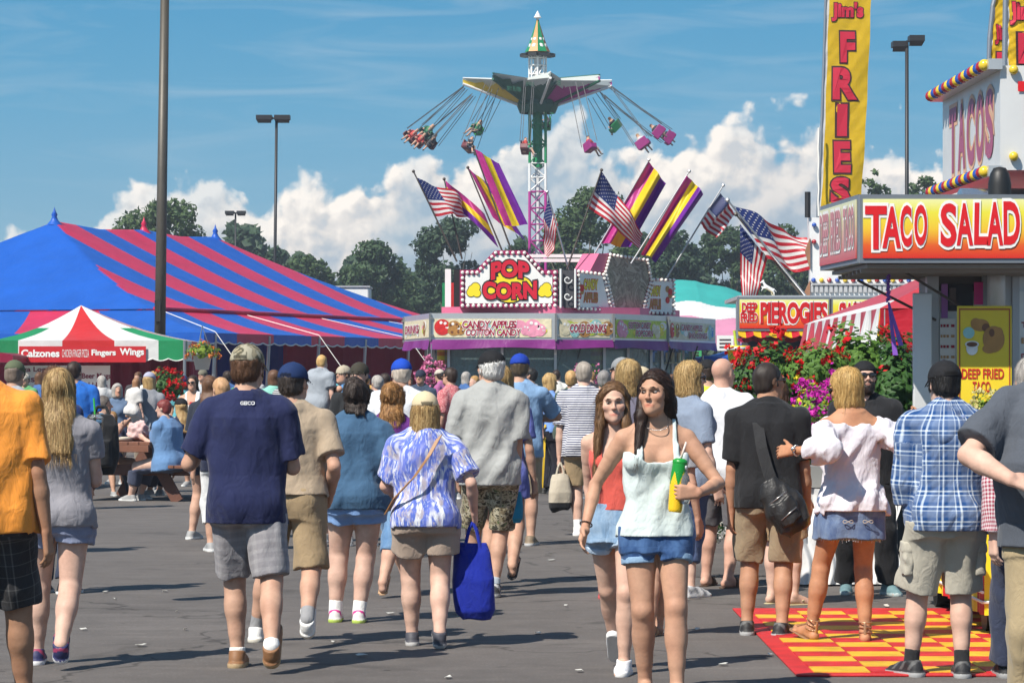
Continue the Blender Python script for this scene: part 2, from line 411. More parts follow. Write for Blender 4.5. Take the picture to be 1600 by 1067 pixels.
# ---------------------------------------------------------------- people
def fabric(pat, col, col2=(.8, .8, .8), scale=1.0):
    name = 'fabric_%s_%s_%s_%s' % (pat, '_'.join('%.2f' % c for c in col), '_'.join('%.2f' % c for c in col2), scale)
    if name in MATS: return MATS[name]
    m = bpy.data.materials.new(name); m.use_nodes = True; MATS[name] = m
    t = NT(m.node_tree); p = m.node_tree.nodes['Principled BSDF']
    p.inputs['Roughness'].default_value = .85; p.inputs['Specular IOR Level'].default_value = .25
    p.inputs['Sheen Weight'].default_value = .12
    pc = t.n('ShaderNodeAttribute', attribute_name='pc').outputs[1]
    co = t.n('ShaderNodeTexCoord').outputs['Object']
    sx = t.n('ShaderNodeSeparateXYZ', {0: pc}); u, z = sx.outputs[0], sx.outputs[2]
    def stripes(c, period, duty, soft=.06):
        f = t.m('FRACT', t.m('DIVIDE', c, period)); f = t.m('ABSOLUTE', t.m('SUBTRACT', f, .5))     # 0..0.5
        return t.n('ShaderNodeMapRange', {0: f, 1: duty/2-soft/2, 2: duty/2+soft/2, 3: 1, 4: 0}).outputs[0]
    base = col
    if pat == 'stripe': base = t.mix(stripes(z, .0235*scale, .5, .1), col, col2)
    elif pat == 'plaid':       # light lines over a dark ground
        a = t.m('MAXIMUM', stripes(u, .075*scale, .10), stripes(t.m('ADD', u, .02*scale), .075*scale, .05)); b = t.m('MAXIMUM', stripes(z, .075*scale, .10), stripes(t.m('ADD', z, .02*scale), .075*scale, .05))
        c2 = tuple(.55*x+.45*y for x, y in zip(col, col2)); wide = t.m('MULTIPLY', t.m('ADD', stripes(t.m('ADD', u, .037*scale), .075*scale, .42, .1), stripes(t.m('ADD', z, .037*scale), .075*scale, .42, .1)), .22)
        base = t.mix(t.m('MULTIPLY', t.m('ADD', a, b), .62, clamp=True), t.mix(wide, col, c2), col2)
    elif pat == 'windowpane':
        a = stripes(u, .06*scale, .05); b = stripes(z, .06*scale, .05)
        base = t.mix(t.m('MULTIPLY', t.m('ADD', a, b), .5, clamp=True), col, col2)
    elif pat == 'softplaid':
        a = stripes(u, .05*scale, .4, .1); b = stripes(z, .05*scale, .4, .1)
        base = t.mix(t.m('MULTIPLY', t.m('ADD', a, b), .5, clamp=True), col, col2)
    elif pat == 'gingham':
        a = stripes(u, .02*scale, .5, .1); b = stripes(z, .02*scale, .5, .1)
        base = t.mix(t.m('MULTIPLY', t.m('ADD', a, b), .5), col, col2)
    elif pat == 'tiedye':
        v = t.n('ShaderNodeMapping', {'Vector': pc, 'Scale': (34, 34, 5.5)}).outputs[0]
        v2 = t.n('ShaderNodeMapping', {'Vector': pc, 'Scale': (22, 22, 9), 'Location': (3, 5, 1)}).outputs[0]
        k1 = t.ramp(t.noise(v, 1, 3, .6), [(.40, 0), (.47, 1), (.55, 1), (.62, 0)]); k2 = t.ramp(t.noise(v2, 1, 3, .6), [(.52, 0), (.60, 1)])
        base = t.mix(k2, t.mix(k1, (.72, .74, .80), (.10, .16, .55)), (.42, .38, .44)); base = t.mix(t.ramp(t.noise(v, .6, 2), [(.5, 0), (.66, .8)]), base, (.16, .2, .62))
    elif pat == 'camo':
        f = t.noise(pc, 26*scale, 3, .6, .6); f2 = t.noise(pc, 17*scale, 4, .6, .4)
        base = t.mix(t.ramp(f2, [(.49, 0), (.52, 1)]), t.ramp(f, [(0, (.035, .03, .02)), (.42, (.13, .10, .055)), (.5, (.34, .29, .19)), (.6, (.10, .13, .05))], 'CONSTANT'), t.ramp(f, [(0, (.2, .16, .1)), (.45, (.42, .38, .28)), (.56, (.05, .045, .03))], 'CONSTANT'))
    elif pat == 'denim':
        v = t.n('ShaderNodeMapping', {'Vector': pc, 'Scale': (1, 1, .35)}).outputs[0]
        base = t.mix(t.ramp(t.noise(v, 16, 4, .6), [(.35, 0), (.7, 1)]), col, col2)
    elif pat == 'spots':
        base = t.mix(t.ramp(t.noise(pc, 60*scale, 2, .5, .3), [(.47, 0), (.53, 1)]), col, col2)
    elif pat == 'heather':
        base = t.mix(t.noise(t.n('ShaderNodeMapping', {'Vector': co, 'Scale': (1, 1, .5)}).outputs[0], 220, 2), col, col2)
    f = t.n('ShaderNodeMapRange', {0: t.noise(co, 7, 5, .6), 1: .25, 2: .75, 3: .9, 4: 1.08}).outputs[0]
    c = t.n('ShaderNodeVectorMath', {0: base, 3: f}, operation='SCALE').outputs[0]
    m.node_tree.links.new(c, p.inputs['Base Color'])
    wv = t.n('ShaderNodeMapping', {'Vector': co, 'Scale': (1, 1, .55)}).outputs[0]
    hgt = t.m('ADD', t.m('MULTIPLY', t.noise(wv, 18, 3, .55, .8), 1.0), t.m('MULTIPLY', t.noise(co, 420, 1), .05))
    b = t.n('ShaderNodeBump', {'Strength': .7, 'Distance': .014, 'Height': hgt})
    m.node_tree.links.new(b.outputs[0], p.inputs['Normal'])
    return m
SKIN = lambda: vcmat('skin', .60, .30, .2, 70, .13, 22, 0)
HAIR = lambda: vcmat('hair', .5, .3, .3, 30, .2, 9, 0, (14, 14, 1.0))
SHOE = lambda: vcmat('shoe', .6, .4, .25, 60, .08)
CAPM = lambda: vcmat('cap_cloth', .85, .25, .2, 60, .08)
def SK(t):   # skin tones
    return {'f': (.54, .325, .235), 'm': (.485, .285, .20), 't': (.42, .22, .135), 'd': (.325, .175, .105), 'p': (.58, .37, .285)}[t]
def rotz(a): c, s = math.cos(a), math.sin(a); return np.array([[c, -s, 0], [s, c, 0], [0, 0, 1.]])
def rotx(a): c, s = math.cos(a), math.sin(a); return np.array([[1, 0, 0], [0, c, -s], [0, s, c.real]])
def roty(a): c, s = math.cos(a), math.sin(a); return np.array([[c, 0, s], [0, 1, 0], [-s, 0, c]])
def nrm(v): v = np.asarray(v, float); return v/max(np.linalg.norm(v), 1e-9)
def ik(A, T, l1, l2, pole):
    A = np.array(A, float); T = np.array(T, float); d = T-A; L = np.linalg.norm(d)
    if L > (l1+l2)*.995:
        k = min(L/((l1+l2)*.995), 1.06); l1 *= k; l2 *= k
        if L > (l1+l2)*.995: T = A+d/L*(l1+l2)*.995; d = T-A; L = np.linalg.norm(d)
    L = max(L, abs(l1-l2)*1.05+1e-3); dn = d/np.linalg.norm(d)
    x = (l1*l1-l2*l2+L*L)/(2*L); h = math.sqrt(max(l1*l1-x*x, 0)); p = np.array(pole, float); p = nrm(p-dn*(p @ dn))
    return A+dn*x+p*h, T

MALE = [(.452, .082, .055, 0), (.49, .098, .070, -.004), (.525, .100, .073, -.007), (.60, .089, .066, .004), (.66, .093, .066, .004), (.73, .103, .073, .002), (.775, .104, .067, -.004), (.81, .080, .048, -.008), (.838, .040, .036, -.008)]
FEM = [(.452, .084, .055, 0), (.49, .101, .072, -.006), (.525, .102, .073, -.007), (.60, .080, .058, .004), (.66, .080, .058, .004), (.73, .089, .063, .002), (.775, .089, .058, -.004), (.81, .070, .042, -.008), (.838, .035, .031, -.008)]
FA = 'people in the fairground crowd'

class Person:
    def __init__(s, label, px, d=None, fy=None, H=1.72, rz=0, sex='m', w=1.0, belly=0, skin='m', vox=None, lean=(0, 0), head=(0, 0, 0), rf=None, lf=None, rh=None, lh=None,
                 pz=None, py=0, hands=None, group=FA, re=None, le=None, aw=1.0, lw=1.0, bust=1.0, mouth=1, beard=None, stub=None, name='person', z0=0, cat='person', kp=None):
        s.D = d if d else EYE*F_PX/(fy-HOR); s.H = H; s.rz = R(rz); s.sex = sex; s.w = w; s.skin = np.array(SK(skin) if isinstance(skin, str) else skin)
        s.X = GX(px, s.D); s.s = F_PX/s.D; s.z0 = z0; s.px0 = px
        s.root = empty(name, (s.X, s.D, z0), s.rz, label, cat, group)
        s.vox = vox or (.0068 if s.D < 17.5 else .0085 if s.D < 22 else .011 if s.D < 32 else .015)
        h = H; fem = sex == 'f'
        s.P = np.array([0, py, (pz if pz is not None else .525*h)]); up = .31*h
        s.N = s.P+np.array([lean[0], lean[1], math.sqrt(max(up**2-lean[0]**2-lean[1]**2, .01))])
        wv = nrm(s.N-s.P); u = nrm(np.array([1, 0, 0])-wv*wv[0]); s.TM = np.stack([u, np.cross(wv, u), wv], 1)
        s.rings = [((z-.525)*h, a*h*w*(1+(belly*.9 if .56 < z < .7 else 0)), b*h*w*(1+(belly*1.6 if .56 < z < .7 else 0)), c*h+(belly*.05*h if .56 < z < .7 else 0)) for z, a, b, c in (FEM if fem else MALE)]
        sw = (.098 if fem else .108)*h*(1+(w-1)*.5)
        T = lambda x, y, z: s.P+s.TM @ np.array([x, y, z])
        s.T = T
        s.sh = {'r': T(sw, -.006*h, .266*h), 'l': T(-sw, -.006*h, .266*h)}
        hx = .050*h*(1+(w-1)*.6); s.hip = {'r': s.P+np.array([hx, 0, -.012*h]), 'l': s.P+np.array([-hx, 0, -.012*h])}
        s.leg = {}; s.arm = {}; s.foot = {}
        Ri = rotz(-s.rz); s.Ri = Ri
        for k, sg, sp in (('r', 1, rf), ('l', -1, lf)):
            # foot: (px or None, dy, lift, pitch, yaw)
            if sp is None: a = np.array([sg*.058*h, .0, .042*h]); pit = 0; yaw = -sg*9
            else:
                fp, dy, lift, pit, yaw = (list(sp)+[0, 0, 0, 0])[:5]
                if fp is None: a = np.array([sg*.058*h, dy, .042*h+lift])
                else: wx = GX(fp, s.D+dy)-s.X; a = Ri @ np.array([wx, dy, 0]); a[2] = .042*h+lift
            q = rotz(R(yaw)) @ rotx(R(-pit)); s.foot[k] = q
            kn, a2 = ik(s.hip[k], a, .245*h, .237*h, (kp or {}).get(k, np.array([sg*.08, 1, 0])))
            s.leg[k] = (kn, a2)
        for k, sg, sp, el in (('r', 1, rh, re), ('l', -1, lh, le)):
            S = s.sh[k]
            if sp is None: t = S+np.array([sg*.045*h, .03*h, -.312*h])
            elif isinstance(sp, np.ndarray): t = sp
            else: t = s.pix(*sp)
            pole = np.array([sg*.35, -1, -.15]) if el is None else (Ri @ np.array(el, float))
            s.arm[k] = ik(S, t, .172*h, .148*h, pole)
        # head
        s.hs = .132*h/.23*(1.02 if h < 1.4 else 1)
        s.HM = rotz(R(head[0])) @ rotx(R(head[1])) @ roty(R(head[2]))
        s.HC = s.N+np.array([0, .012*h, .031*h])+s.HM @ np.array([0, .006, .112*s.hs+.0*h])
        s.hands = hands or {}; s.aw = aw*(1+(w-1)*.5)*(.86 if fem else 1); s.lw = lw*(1+(w-1)*.45); s.bust = bust
        s.mouth = mouth; s.beard = beard; s.stub = stub
        s.body(); s.n = 0
    def pix(s, px, py, dy=0):
        d = s.D+dy
        return s.Ri @ np.array([GX(px, d)-s.X, dy, EYE+(HOR-py)/F_PX*d-s.z0])
    def hp(s, x, y, z): return s.HC+s.HM @ (np.array([x, y, z])*s.hs)
    def fld(s, pts, m): pts = np.array(pts); return Fld(pts.min(0)-m, pts.max(0)+m, s.vox)
    # ---- primitive sets used both by the body and, grown, by the clothes
    def torso(s, g=0, wlo=None, whi=None, drape=0, flare=0):
        rg = s.rings
        if wlo is not None and (drape or wlo < rg[0][0]):
            a = np.array(rg); ch = a[a[:, 0] < .255*s.H]; am, bm = ch[-2:, 1].max(), ch[-2:, 2].max()
            ws = np.linspace(wlo, rg[-1][0], 14); out = []
            for w in ws:
                A = np.interp(w, a[:, 0], a[:, 1]); B = np.interp(w, a[:, 0], a[:, 2]); c = np.interp(w, a[:, 0], a[:, 3])
                if w < a[1, 0]: A = a[1, 1]; B = a[1, 2]
                if w < .19*s.H: A = max(A, A*(1-drape)+am*drape); B = max(B, B*(1-drape)+bm*drape)
                k = max(0, (.08*s.H-w)/(.08*s.H-wlo+1e-6)); out.append((w, A+flare*k, B+flare*k, c))
            rg = out
        return loft(s.P, s.TM, rg, 2.4, g, wlo, whi)
    def extras(s, g=0, arms=True, gg=0):
        h = s.H; T = s.T; o = []
        nk = s.N+np.array([0, -.004*h, .012*h])
        for k, sg in (('r', 1), ('l', -1)):
            if arms: o.append((rcone(nk+np.array([sg*.018*h, 0, 0]), s.sh[k]+np.array([-sg*.012*h, 0, .004*h]), .024*h+g, .027*h*s.aw+g), .045))
            if arms: o.append((rcone(s.sh[k], s.sh[k]+(s.arm[k][0]-s.sh[k])*.35, .033*h*s.aw+g, .0295*h*s.aw+g), .03))
            if s.sex == 'f' and s.bust:
                o.append((ellip(T(sg*.046*h, .045*h, .20*h), np.array([.043, .040, .041])*h*s.bust*s.w+g), .03))
            else: o.append((ellip(T(sg*.045*h, .030*h, .222*h), np.array([.05, .036, .04])*h*(s.w**.5)+g), .04))
            o.append((ellip(T(sg*.043*h, -.036*h, -.012*h), np.array([.050, .046, .052])*h*s.w+g+gg), .04))
        return o
    def thigh(s, k, g0=0, g1=0, t=1):
        a = s.hip[k]; b = a+(s.leg[k][0]-a)*t; h = s.H*s.lw
        r0, r1 = .054*h, (.054+(.033-.054)*t)*h
        return rcone(a, b, r0+g0, r1+g1)
    def shin(s, k, g0=0, g1=0, t=1):
        kn, an = s.leg[k]; return rcone(kn, kn+(an-kn)*t, .033*s.H*s.lw+g0, (.033+(.021-.033)*t)*s.H*s.lw+g1)
    def fp(s, k, x, y, z): return s.leg[k][1]+s.foot[k] @ (np.array([x, y, z])*s.H)
    def footprims(s, k, g=0):
        f = s.fp; h = s.H; sg = 1 if k == 'r' else -1; up = s.foot[k][:, 2]
        p = [rcone(f(k, 0, -.022, -.022), f(k, sg*-.002, .055, -.026), .019*h+g, .018*h+g), rcone(f(k, sg*-.004, .052, -.028), f(k, 0, .088, -.031), .021*h+g, .014*h+g), rcone(f(k, 0, -.004, .0), f(k, 0, .045, -.022), .021*h+g, .018*h+g), rcone(f(k, sg*.006, .04, -.03), f(k, sg*.008, .075, -.032), .014*h+g, .011*h+g)]
        return [cut(q, f(k, 0, 0, -.0395), -up) for q in p]
    def body(s):
        h = s.H; near = s.D < 24; lw, aw = s.lw, s.aw
        pts = [s.P, s.N, s.hp(0, 0, .13), s.hp(0, 0, -.13)]+list(s.sh.values())+list(s.hip.values())
        for k in 'rl': pts += [s.leg[k][0], s.leg[k][1], s.arm[k][0], s.arm[k][1], s.fp(k, 0, .11, -.04), s.fp(k, 0, -.04, -.04)]
        F = s.fld(pts, .16*h if near else .13*h)
        F.add(s.torso(), .02)
        for p, k in s.extras(): F.add(p, k)
        for k, sg in (('r', 1), ('l', -1)):
            kn, an = s.leg[k]; F.add(s.thigh(k), .035)
            d = nrm(an-kn); back = nrm(np.cross(np.cross(d, [0, -1, 0.001]), d)) if abs(d[1]) < .95 else np.array([0, 0, 1.])
            bk = np.array([0, -1, 0])-d*(-d[1]); bk = nrm(bk)
            F.add(rcone(kn, an, .030*h*lw, .0205*h*lw), .02)
            F.add(rcone(kn+(an-kn)*.12+bk*.008*h, kn+(an-kn)*.42+bk*.010*h, .029*h*lw, .030*h*lw), .03)
            F.add(rcone(kn+(an-kn)*.35+bk*.008*h, kn+(an-kn)*.72+bk*.003*h, .028*h*lw, .020*h*lw), .03)
            F.add(ellip(kn-bk*.014*h, np.array([.022, .02, .026])*h*lw), .02)
            for p in s.footprims(k): F.add(p, .012)
            if near:
                for i in range(5):
                    x = sg*(-.016+.009*i); F.add(rcone(s.fp(k, x, .085-.004*i, -.034), s.fp(k, x, .104-.006*i-(.004 if i == 0 else 0), -.035), (.0085 if i == 0 else .0062)*h, (.008 if i == 0 else .0056)*h), .004)
            # arm
            S = s.sh[k]; E, Wr = s.arm[k]
            F.add(rcone(S+(E-S)*.2, S+(E-S)*.62, .0285*h*aw, .0265*h*aw), .015); F.add(rcone(S+(E-S)*.5, E, .026*h*aw, .0215*h*aw), .01)
            F.add(rcone(E, E+(Wr-E)*.35, .0220*h*aw, .0235*h*aw), .012); F.add(rcone(E+(Wr-E)*.3, Wr, .0235*h*aw, .0150*h*(aw+.35)/1.35), .01)
            s.hand(F, k, sg, near)
        # neck and head
        F.add(rcone(s.N+np.array([0, -.004*h, -.01*h]), s.hp(0, -.02, -.055), .036*h*(1 if s.sex == 'm' else .80)*s.w**.5, .033*h*(1 if s.sex == 'm' else .78)*s.w**.4), .035)
        s.headprims(F, near)
        V, Q = F.mesh()
        col = np.tile(s.skin, (len(V), 1))
        q = (V-s.HC) @ s.HM/s.hs
        wv = waves(5, .12)(V[:, 0].astype(f4), V[:, 1].astype(f4), V[:, 2].astype(f4)); col = col*(1+.07*wv[:, None]*np.array([.6, 1.0, 1.1]))
        def blend(mask, c): nonlocal col; col = col*(1-mask[:, None])+np.array(c)*mask[:, None]
        for sg in (1, -1):       # rosy cheeks
            blend(.35*np.exp(-(((q-np.array([sg*.045, .07, -.025]))/.03)**2).sum(1)), s.skin*np.array([1.12, .78, .74]))
        blend(.4*np.exp(-(((q-np.array([0, .115, -.025]))/.018)**2).sum(1)), s.skin*np.array([1.1, .8, .75]))
        for k in 'rl':       # redder knees, elbows and hands
            for c_, r_ in ((s.leg[k][0], .05), (s.arm[k][0], .045), (s.arm[k][1], .07)): blend(.35*np.exp(-(((V-c_)/r_)**2).sum(1)), s.skin*np.array([1.06, .84, .80]))
        if s.mouth:
            blend(np.clip(1.35-np.sqrt((((q-np.array([0, .092, -.0655]))/np.array([.029, .035, .0108]))**2).sum(1)), 0, 1)*.8, s.skin*np.array([.98, .50, .50]))
        if s.stub is not None:   # cropped hair on the scalp
            mk = np.clip((.018-(.8*q[:, 1]-.6*q[:, 2]))/.02, 0, 1)*np.clip((q[:, 2]+.07)/.02, 0, 1)*(np.abs(q[:, 2]) < .2); mk *= (np.abs(q) < .14).all(1); blend(mk*.8, s.stub)
        if s.beard is not None:
            mk = np.clip((-.035-q[:, 2])/.012, 0, 1)*np.clip((q[:, 1]+.0)/.02, 0, 1)*(np.abs(q) < .15).all(1); blend(mk*.6, s.beard)
        s.bodyobj = np_mesh('body', V, Q, SKIN(), s.root, col)
    def hand(s, F, k, sg, near):
        h = s.H; E, Wr = s.arm[k]; d = nrm(Wr-E); o = s.hands.get(k, {})
        if 'd' in o: d = nrm(s.Ri @ np.array(o['d'], float))
        n = s.Ri @ np.array(o['n'], float) if 'n' in o else np.array([-sg, .25, .1]); n = nrm(n-d*(n @ d))
        th = np.cross(d, n); ref = s.Ri @ np.array(o['t'], float) if 't' in o else np.array([0, 1, .3])
        if th @ ref < 0: th = -th
        s.hframe = getattr(s, 'hframe', {}); s.hframe[k] = (Wr, d, n, th)
        fr = (.0050 if s.sex == 'm' else .0044)*h; curl = R(o.get('curl', 20)); spread = o.get('spread', .05)
        for i in range(4):
            off = (1.5-i)*.0112*h
            F.add(rcone(Wr+d*.004*h+th*off*.55, Wr+d*.056*h+th*off, .0088*h, .0082*h), .012)
        if not near:
            F.add(rcone(Wr+d*.04*h, Wr+d*.095*h+n*.012*h, .013*h, .008*h), .012); return
        F.add(ellip(Wr+d*.022*h+th*.012*h+n*.006*h, np.array([.014, .014, .014])*h), .012)
        for i, L in enumerate((.043, .048, .045, .036)):
            off = (1.5-i)*.0112*h; p = Wr+d*.055*h+th*off; a = curl*.7+.06*i
            dr = nrm(d+th*(1.5-i)*spread)
            for j, fl in enumerate((.45, .31, .24)):
                v = nrm(dr*math.cos(a)+n*math.sin(a)); q = p+v*L*h*fl; F.add(rcone(p, q, fr*(1-.1*j), fr*(.93-.1*j)), .004 if j else .009); p = q; a += curl
        p = Wr+d*.018*h+th*.016*h; v = nrm(d*.72+th*.62+n*o.get('thumb', .25)); q = p+v*.032*h; F.add(rcone(p, q, .0078*h, .0062*h), .012)
        v = nrm(v+d*.3+n*o.get('thumb', .25)); F.add(rcone(q, q+v*.026*h, .0062*h, .0048*h), .004)
    def headprims(s, F, near):
        g = s.hs; H = s.hp; M = s.HM; e = lambda c, r: ellip(H(*c), np.array(r)*g, M); r = lambda a, b, x, y: rcone(H(*a), H(*b), x*g, y*g)
        m = s.sex == 'm'
        F.add(e((0, -.014, .028), (.076, .096, .089)), .02)
        F.add(e((0, .026, -.042), (.060 if m else .0555, .064, .070)), .03)
        jx = .038 if m else .030
        F.add(r((-jx, .038, -.076), (0, .066, -.094), .022, .017), .03); F.add(r((jx, .038, -.076), (0, .066, -.094), .022, .017), .03)
        if near:
            F.add(e((0, .076, -.094), (.020 if m else .014, .016, .015)), .02)
            for sg in (1, -1):
                F.add(e((sg*.043, .060, -.020), (.024, .024, .022)), .022)
                F.add(e((sg*.031, .1035, .006), (.018, .015, .010)), .012, 's')
                F.add(r((sg*.012, .094, .026), (sg*.046, .080, .027), .009, .008), .014)
                F.add(e((sg*.0095, .099, -.030), (.0075, .010, .0065)), .007)
            F.add(r((0, .088, .012), (0, .1085, -.024), .0075, .0095 if m else .0085), .014)
            F.add(r((-.020, .083, -.0605), (.020, .083, -.0605), .0055, .0055), .012); F.add(r((0, .091, -.0600), (0, .091, -.0600), .0060, .0060), .012)
            F.add(r((-.015, .084, -.0710), (.015, .084, -.0710), .0065, .0065), .012); F.add(e((0, .0965, -.0655), (.022, .005, .0011)), .003, 's')
        else: F.add(r((0, .085, .01), (0, .108, -.022), .01, .013), .012)
        for sg in (1, -1):
            F.add(e((sg*.077, -.006, -.006), (.010, .020, .031)), .01)
            if near: F.add(e((sg*.087, .0, -.004), (.006, .010, .018)), .006, 's')
    # ---- parts
    def out(s, name, F, m, col=None, pc=False, label=None):
        V, Q = F.mesh()
        if len(V) == 0: print('EMPTY', name, s.root['label']); return None
        at = None
        if pc:
            q = (V-s.P) @ s.TM; at = np.stack([np.arctan2(q[:, 0], -q[:, 1])*.155*s.H/1.72, q[:, 1], V[:, 2]], 1)
            if pc == 'front': at[:, 0] = np.arctan2(q[:, 0], q[:, 1])*.155
            for k in 'rl':
                if pc == 'legs':
                    a, b = s.hip[k], s.leg[k][0]
                    ok = (V[:, 2] < s.P[2]-.06*s.H) & ((V[:, 0] > s.P[0]) == (k == 'r')); rr = .07
                else:
                    a, b = s.sh[k], s.arm[k][0]; ax = nrm(b-a); t = (V-a) @ ax; r = np.linalg.norm(V-a-t[:, None]*ax, axis=1); ok = (r < .066*s.H*s.aw) & (t > .045*s.H); rr = .06
                    b2 = s.arm[k][1]; ax2 = nrm(b2-b); t2 = (V-b) @ ax2; r2 = np.linalg.norm(V-b-t2[:, None]*ax2, axis=1); ok |= (r2 < .05*s.H) & (t2 > 0)
                ax = nrm(b-a); t = (V-a) @ ax; rel = V-a-t[:, None]*ax; u = nrm(np.cross(ax, [0, 1, .01])); v = np.cross(ax, u)
                at[ok, 0] = np.arctan2(rel[ok] @ u, -(rel[ok] @ v))*rr; at[ok, 2] = -t[ok]
            at = {'pc': at}
        c = None if col is None else (col(V) if callable(col) else np.tile(np.array(col[:3]), (len(V), 1)))
        o = np_mesh(name, V, Q, m, s.root, c, at)
        if label: o['label'] = label
        return o
    def top(s, col, pat='plain', col2=(.8, .8, .8), name='shirt', hem=.46, sleeve=.62, loose=.010, drape=.75, flare=.0, fold=.007, collar=0, scale=1, kind='tee', sl=.012, front=False, lam=.17, hood=False, seed=None):
        h = s.H; F = s.fld([s.P, s.N, *s.sh.values(), *[a for k in 'rl' for a in s.arm[k]], s.P-[0, 0, .14*h]], .17*h)
        wlo = (hem-.525)*h; g = loose; T = s.T
        if kind not in ('cami', 'tank') : flare = max(flare, .009)
        s.hemz = hem
        if kind in ('tank', 'cami', 'blouse'):
            whi = {'tank': .225, 'cami': .208, 'blouse': .262}[kind]*h
            F.add(s.torso(g, wlo, whi+.03*h, drape, flare), .01)
            for p, k in s.extras(g, kind == 'blouse', .006): F.add(p, k)
            n2 = s.TM[:, 2]; p2 = T(0, 0, whi); dip = .030*h if kind != 'blouse' else .0
            def neck(X, Y, Z):
                u = (X-p2[0])*s.TM[0, 0]+(Y-p2[1])*s.TM[1, 0]+(Z-p2[2])*s.TM[2, 0]
                w = (X-p2[0])*n2[0]+(Y-p2[1])*n2[1]+(Z-p2[2])*n2[2]
                return w-dip*np.minimum((u/(.085*h))**2, 1)+dip*.6
            F.clip(neck)
            if kind != 'blouse':
                wd = (.013 if kind == 'tank' else .0030)*h
                G = Fld(F.lo+2*F.h, F.lo+F.h*(F.n-3), F.h); G.n = F.n; G.lo = F.lo; G.F = np.full(F.n, 9, f4)
                G.add(s.torso(.006, .1*h, .300*h), .01)
                for p, k in s.extras(.006): G.add(p, k)
                def strap(X, Y, Z):
                    x, y, z = X-s.P[0], Y-s.P[1], Z-s.P[2]
                    u = x*s.TM[0, 0]+y*s.TM[1, 0]+z*s.TM[2, 0]; w = x*n2[0]+y*n2[1]+z*n2[2]
                    return np.maximum(np.abs(np.abs(u)-.055*h)-wd, whi-.03*h-w)
                G.clip(strap); F.F = np.minimum(F.F, G.F)
        else:
            F.add(s.torso(g, wlo, .300*h, drape, flare), .01)
            for p, k in s.extras(g*.9, True, .006): F.add(p, k)
            nr = .043*h*(1 if s.sex == 'm' else .88)*s.w**.5
            F.add(cut(rcone(s.N+np.array([0, -.010*h, -.03*h]), s.N+np.array([0, -.004*h, .03*h]), nr+.012*h, nr+.004), s.N+np.array([0, -.004*h, .000*h]), nrm([0, .30, 1])), .03)
        if hood:
            for a in np.linspace(-2.2, 2.2, 9): F.add(ellip(T(math.sin(a)*.062*h, -.052*h*math.cos(a)-.010*h, .288*h-.016*h*math.cos(a)), np.array([.026, .026, .024])*h), .03)
            F.add(ellip(T(0, -.075*h, .245*h), np.array([.055, .022, .05])*h), .03)
        if sleeve:
            for k, sg in (('r', 1), ('l', -1)):
                S = s.sh[k]; E, Wr = s.arm[k]; t = min(sleeve, 1); e = S+(E-S)*t; ext = e+nrm(E-S)*.06
                r0 = .0315*h*s.aw+g
                if kind == 'blouse': S = S+(E-S)*.12
                r1 = (.028*h*s.aw+g+sl)
                c = rcone(S, ext, r0, r1); F.add(cut(c, e, E-S) if sleeve <= 1 else rcone(S, E, r0, .027*h*s.aw+g+sl*.6), .022)
                if sleeve > 1:
                    t2 = sleeve-1; e2 = E+(Wr-E)*t2; F.add(cut(rcone(E, e2+nrm(Wr-E)*.05, .027*h*s.aw+g+sl*.6, .020*h*s.aw+g+sl), e2, Wr-E), .012)
        wf = waves(seed or int(s.px0*7) % 997, lam, 6, .55); wf2 = waves((seed or int(s.px0*7) % 997)+1, lam*.5, 6, .8)
        F.warp(lambda X, Y, Z: fold*(np.clip(wf(X, Y, Z)-.25*np.abs(wf2(X, Y, Z)), -2, .9)-.75))
        if kind == 'cami':
            pass
        if collar:
            b = s.N+np.array([0, -.004*h, .004*h])
            for a in np.linspace(0, 2*np.pi, 37)[:-1]:
                x, y = math.sin(a)*.041*h*(1 if s.sex == 'm' else .86)*s.w**.4, -math.cos(a)*.041*h*s.w**.4
                F.add(rcone(b+np.array([x*1.3, y*1.3, -.004*h-.008*h*(y > 0)]), b+np.array([x*1.06, y*1.06, .019*h-.006*h*(y > 0)]), .007*h, .0045*h), .012)
        # hem and neck edges cut clean after folding
        o, w3 = s.P, s.TM[:, 2]
        lx = abs(s.sh['r'][0]-s.P[0])*1.12; ux = s.TM[:, 0]
        def hemcut(X, Y, Z):
            x, y, z = X-f4(o[0]), Y-f4(o[1]), Z-f4(o[2])
            u = x*f4(ux[0])+y*f4(ux[1])+z*f4(ux[2]); w = x*f4(w3[0])+y*f4(w3[1])+z*f4(w3[2])
            return np.where(np.abs(u) < lx, f4(wlo)-w, f4(-9))
        F.clip(hemcut); s.shirtF = F
        return s.out(name, F, fabric(pat, col, col2, scale), None, 'front' if front else True)
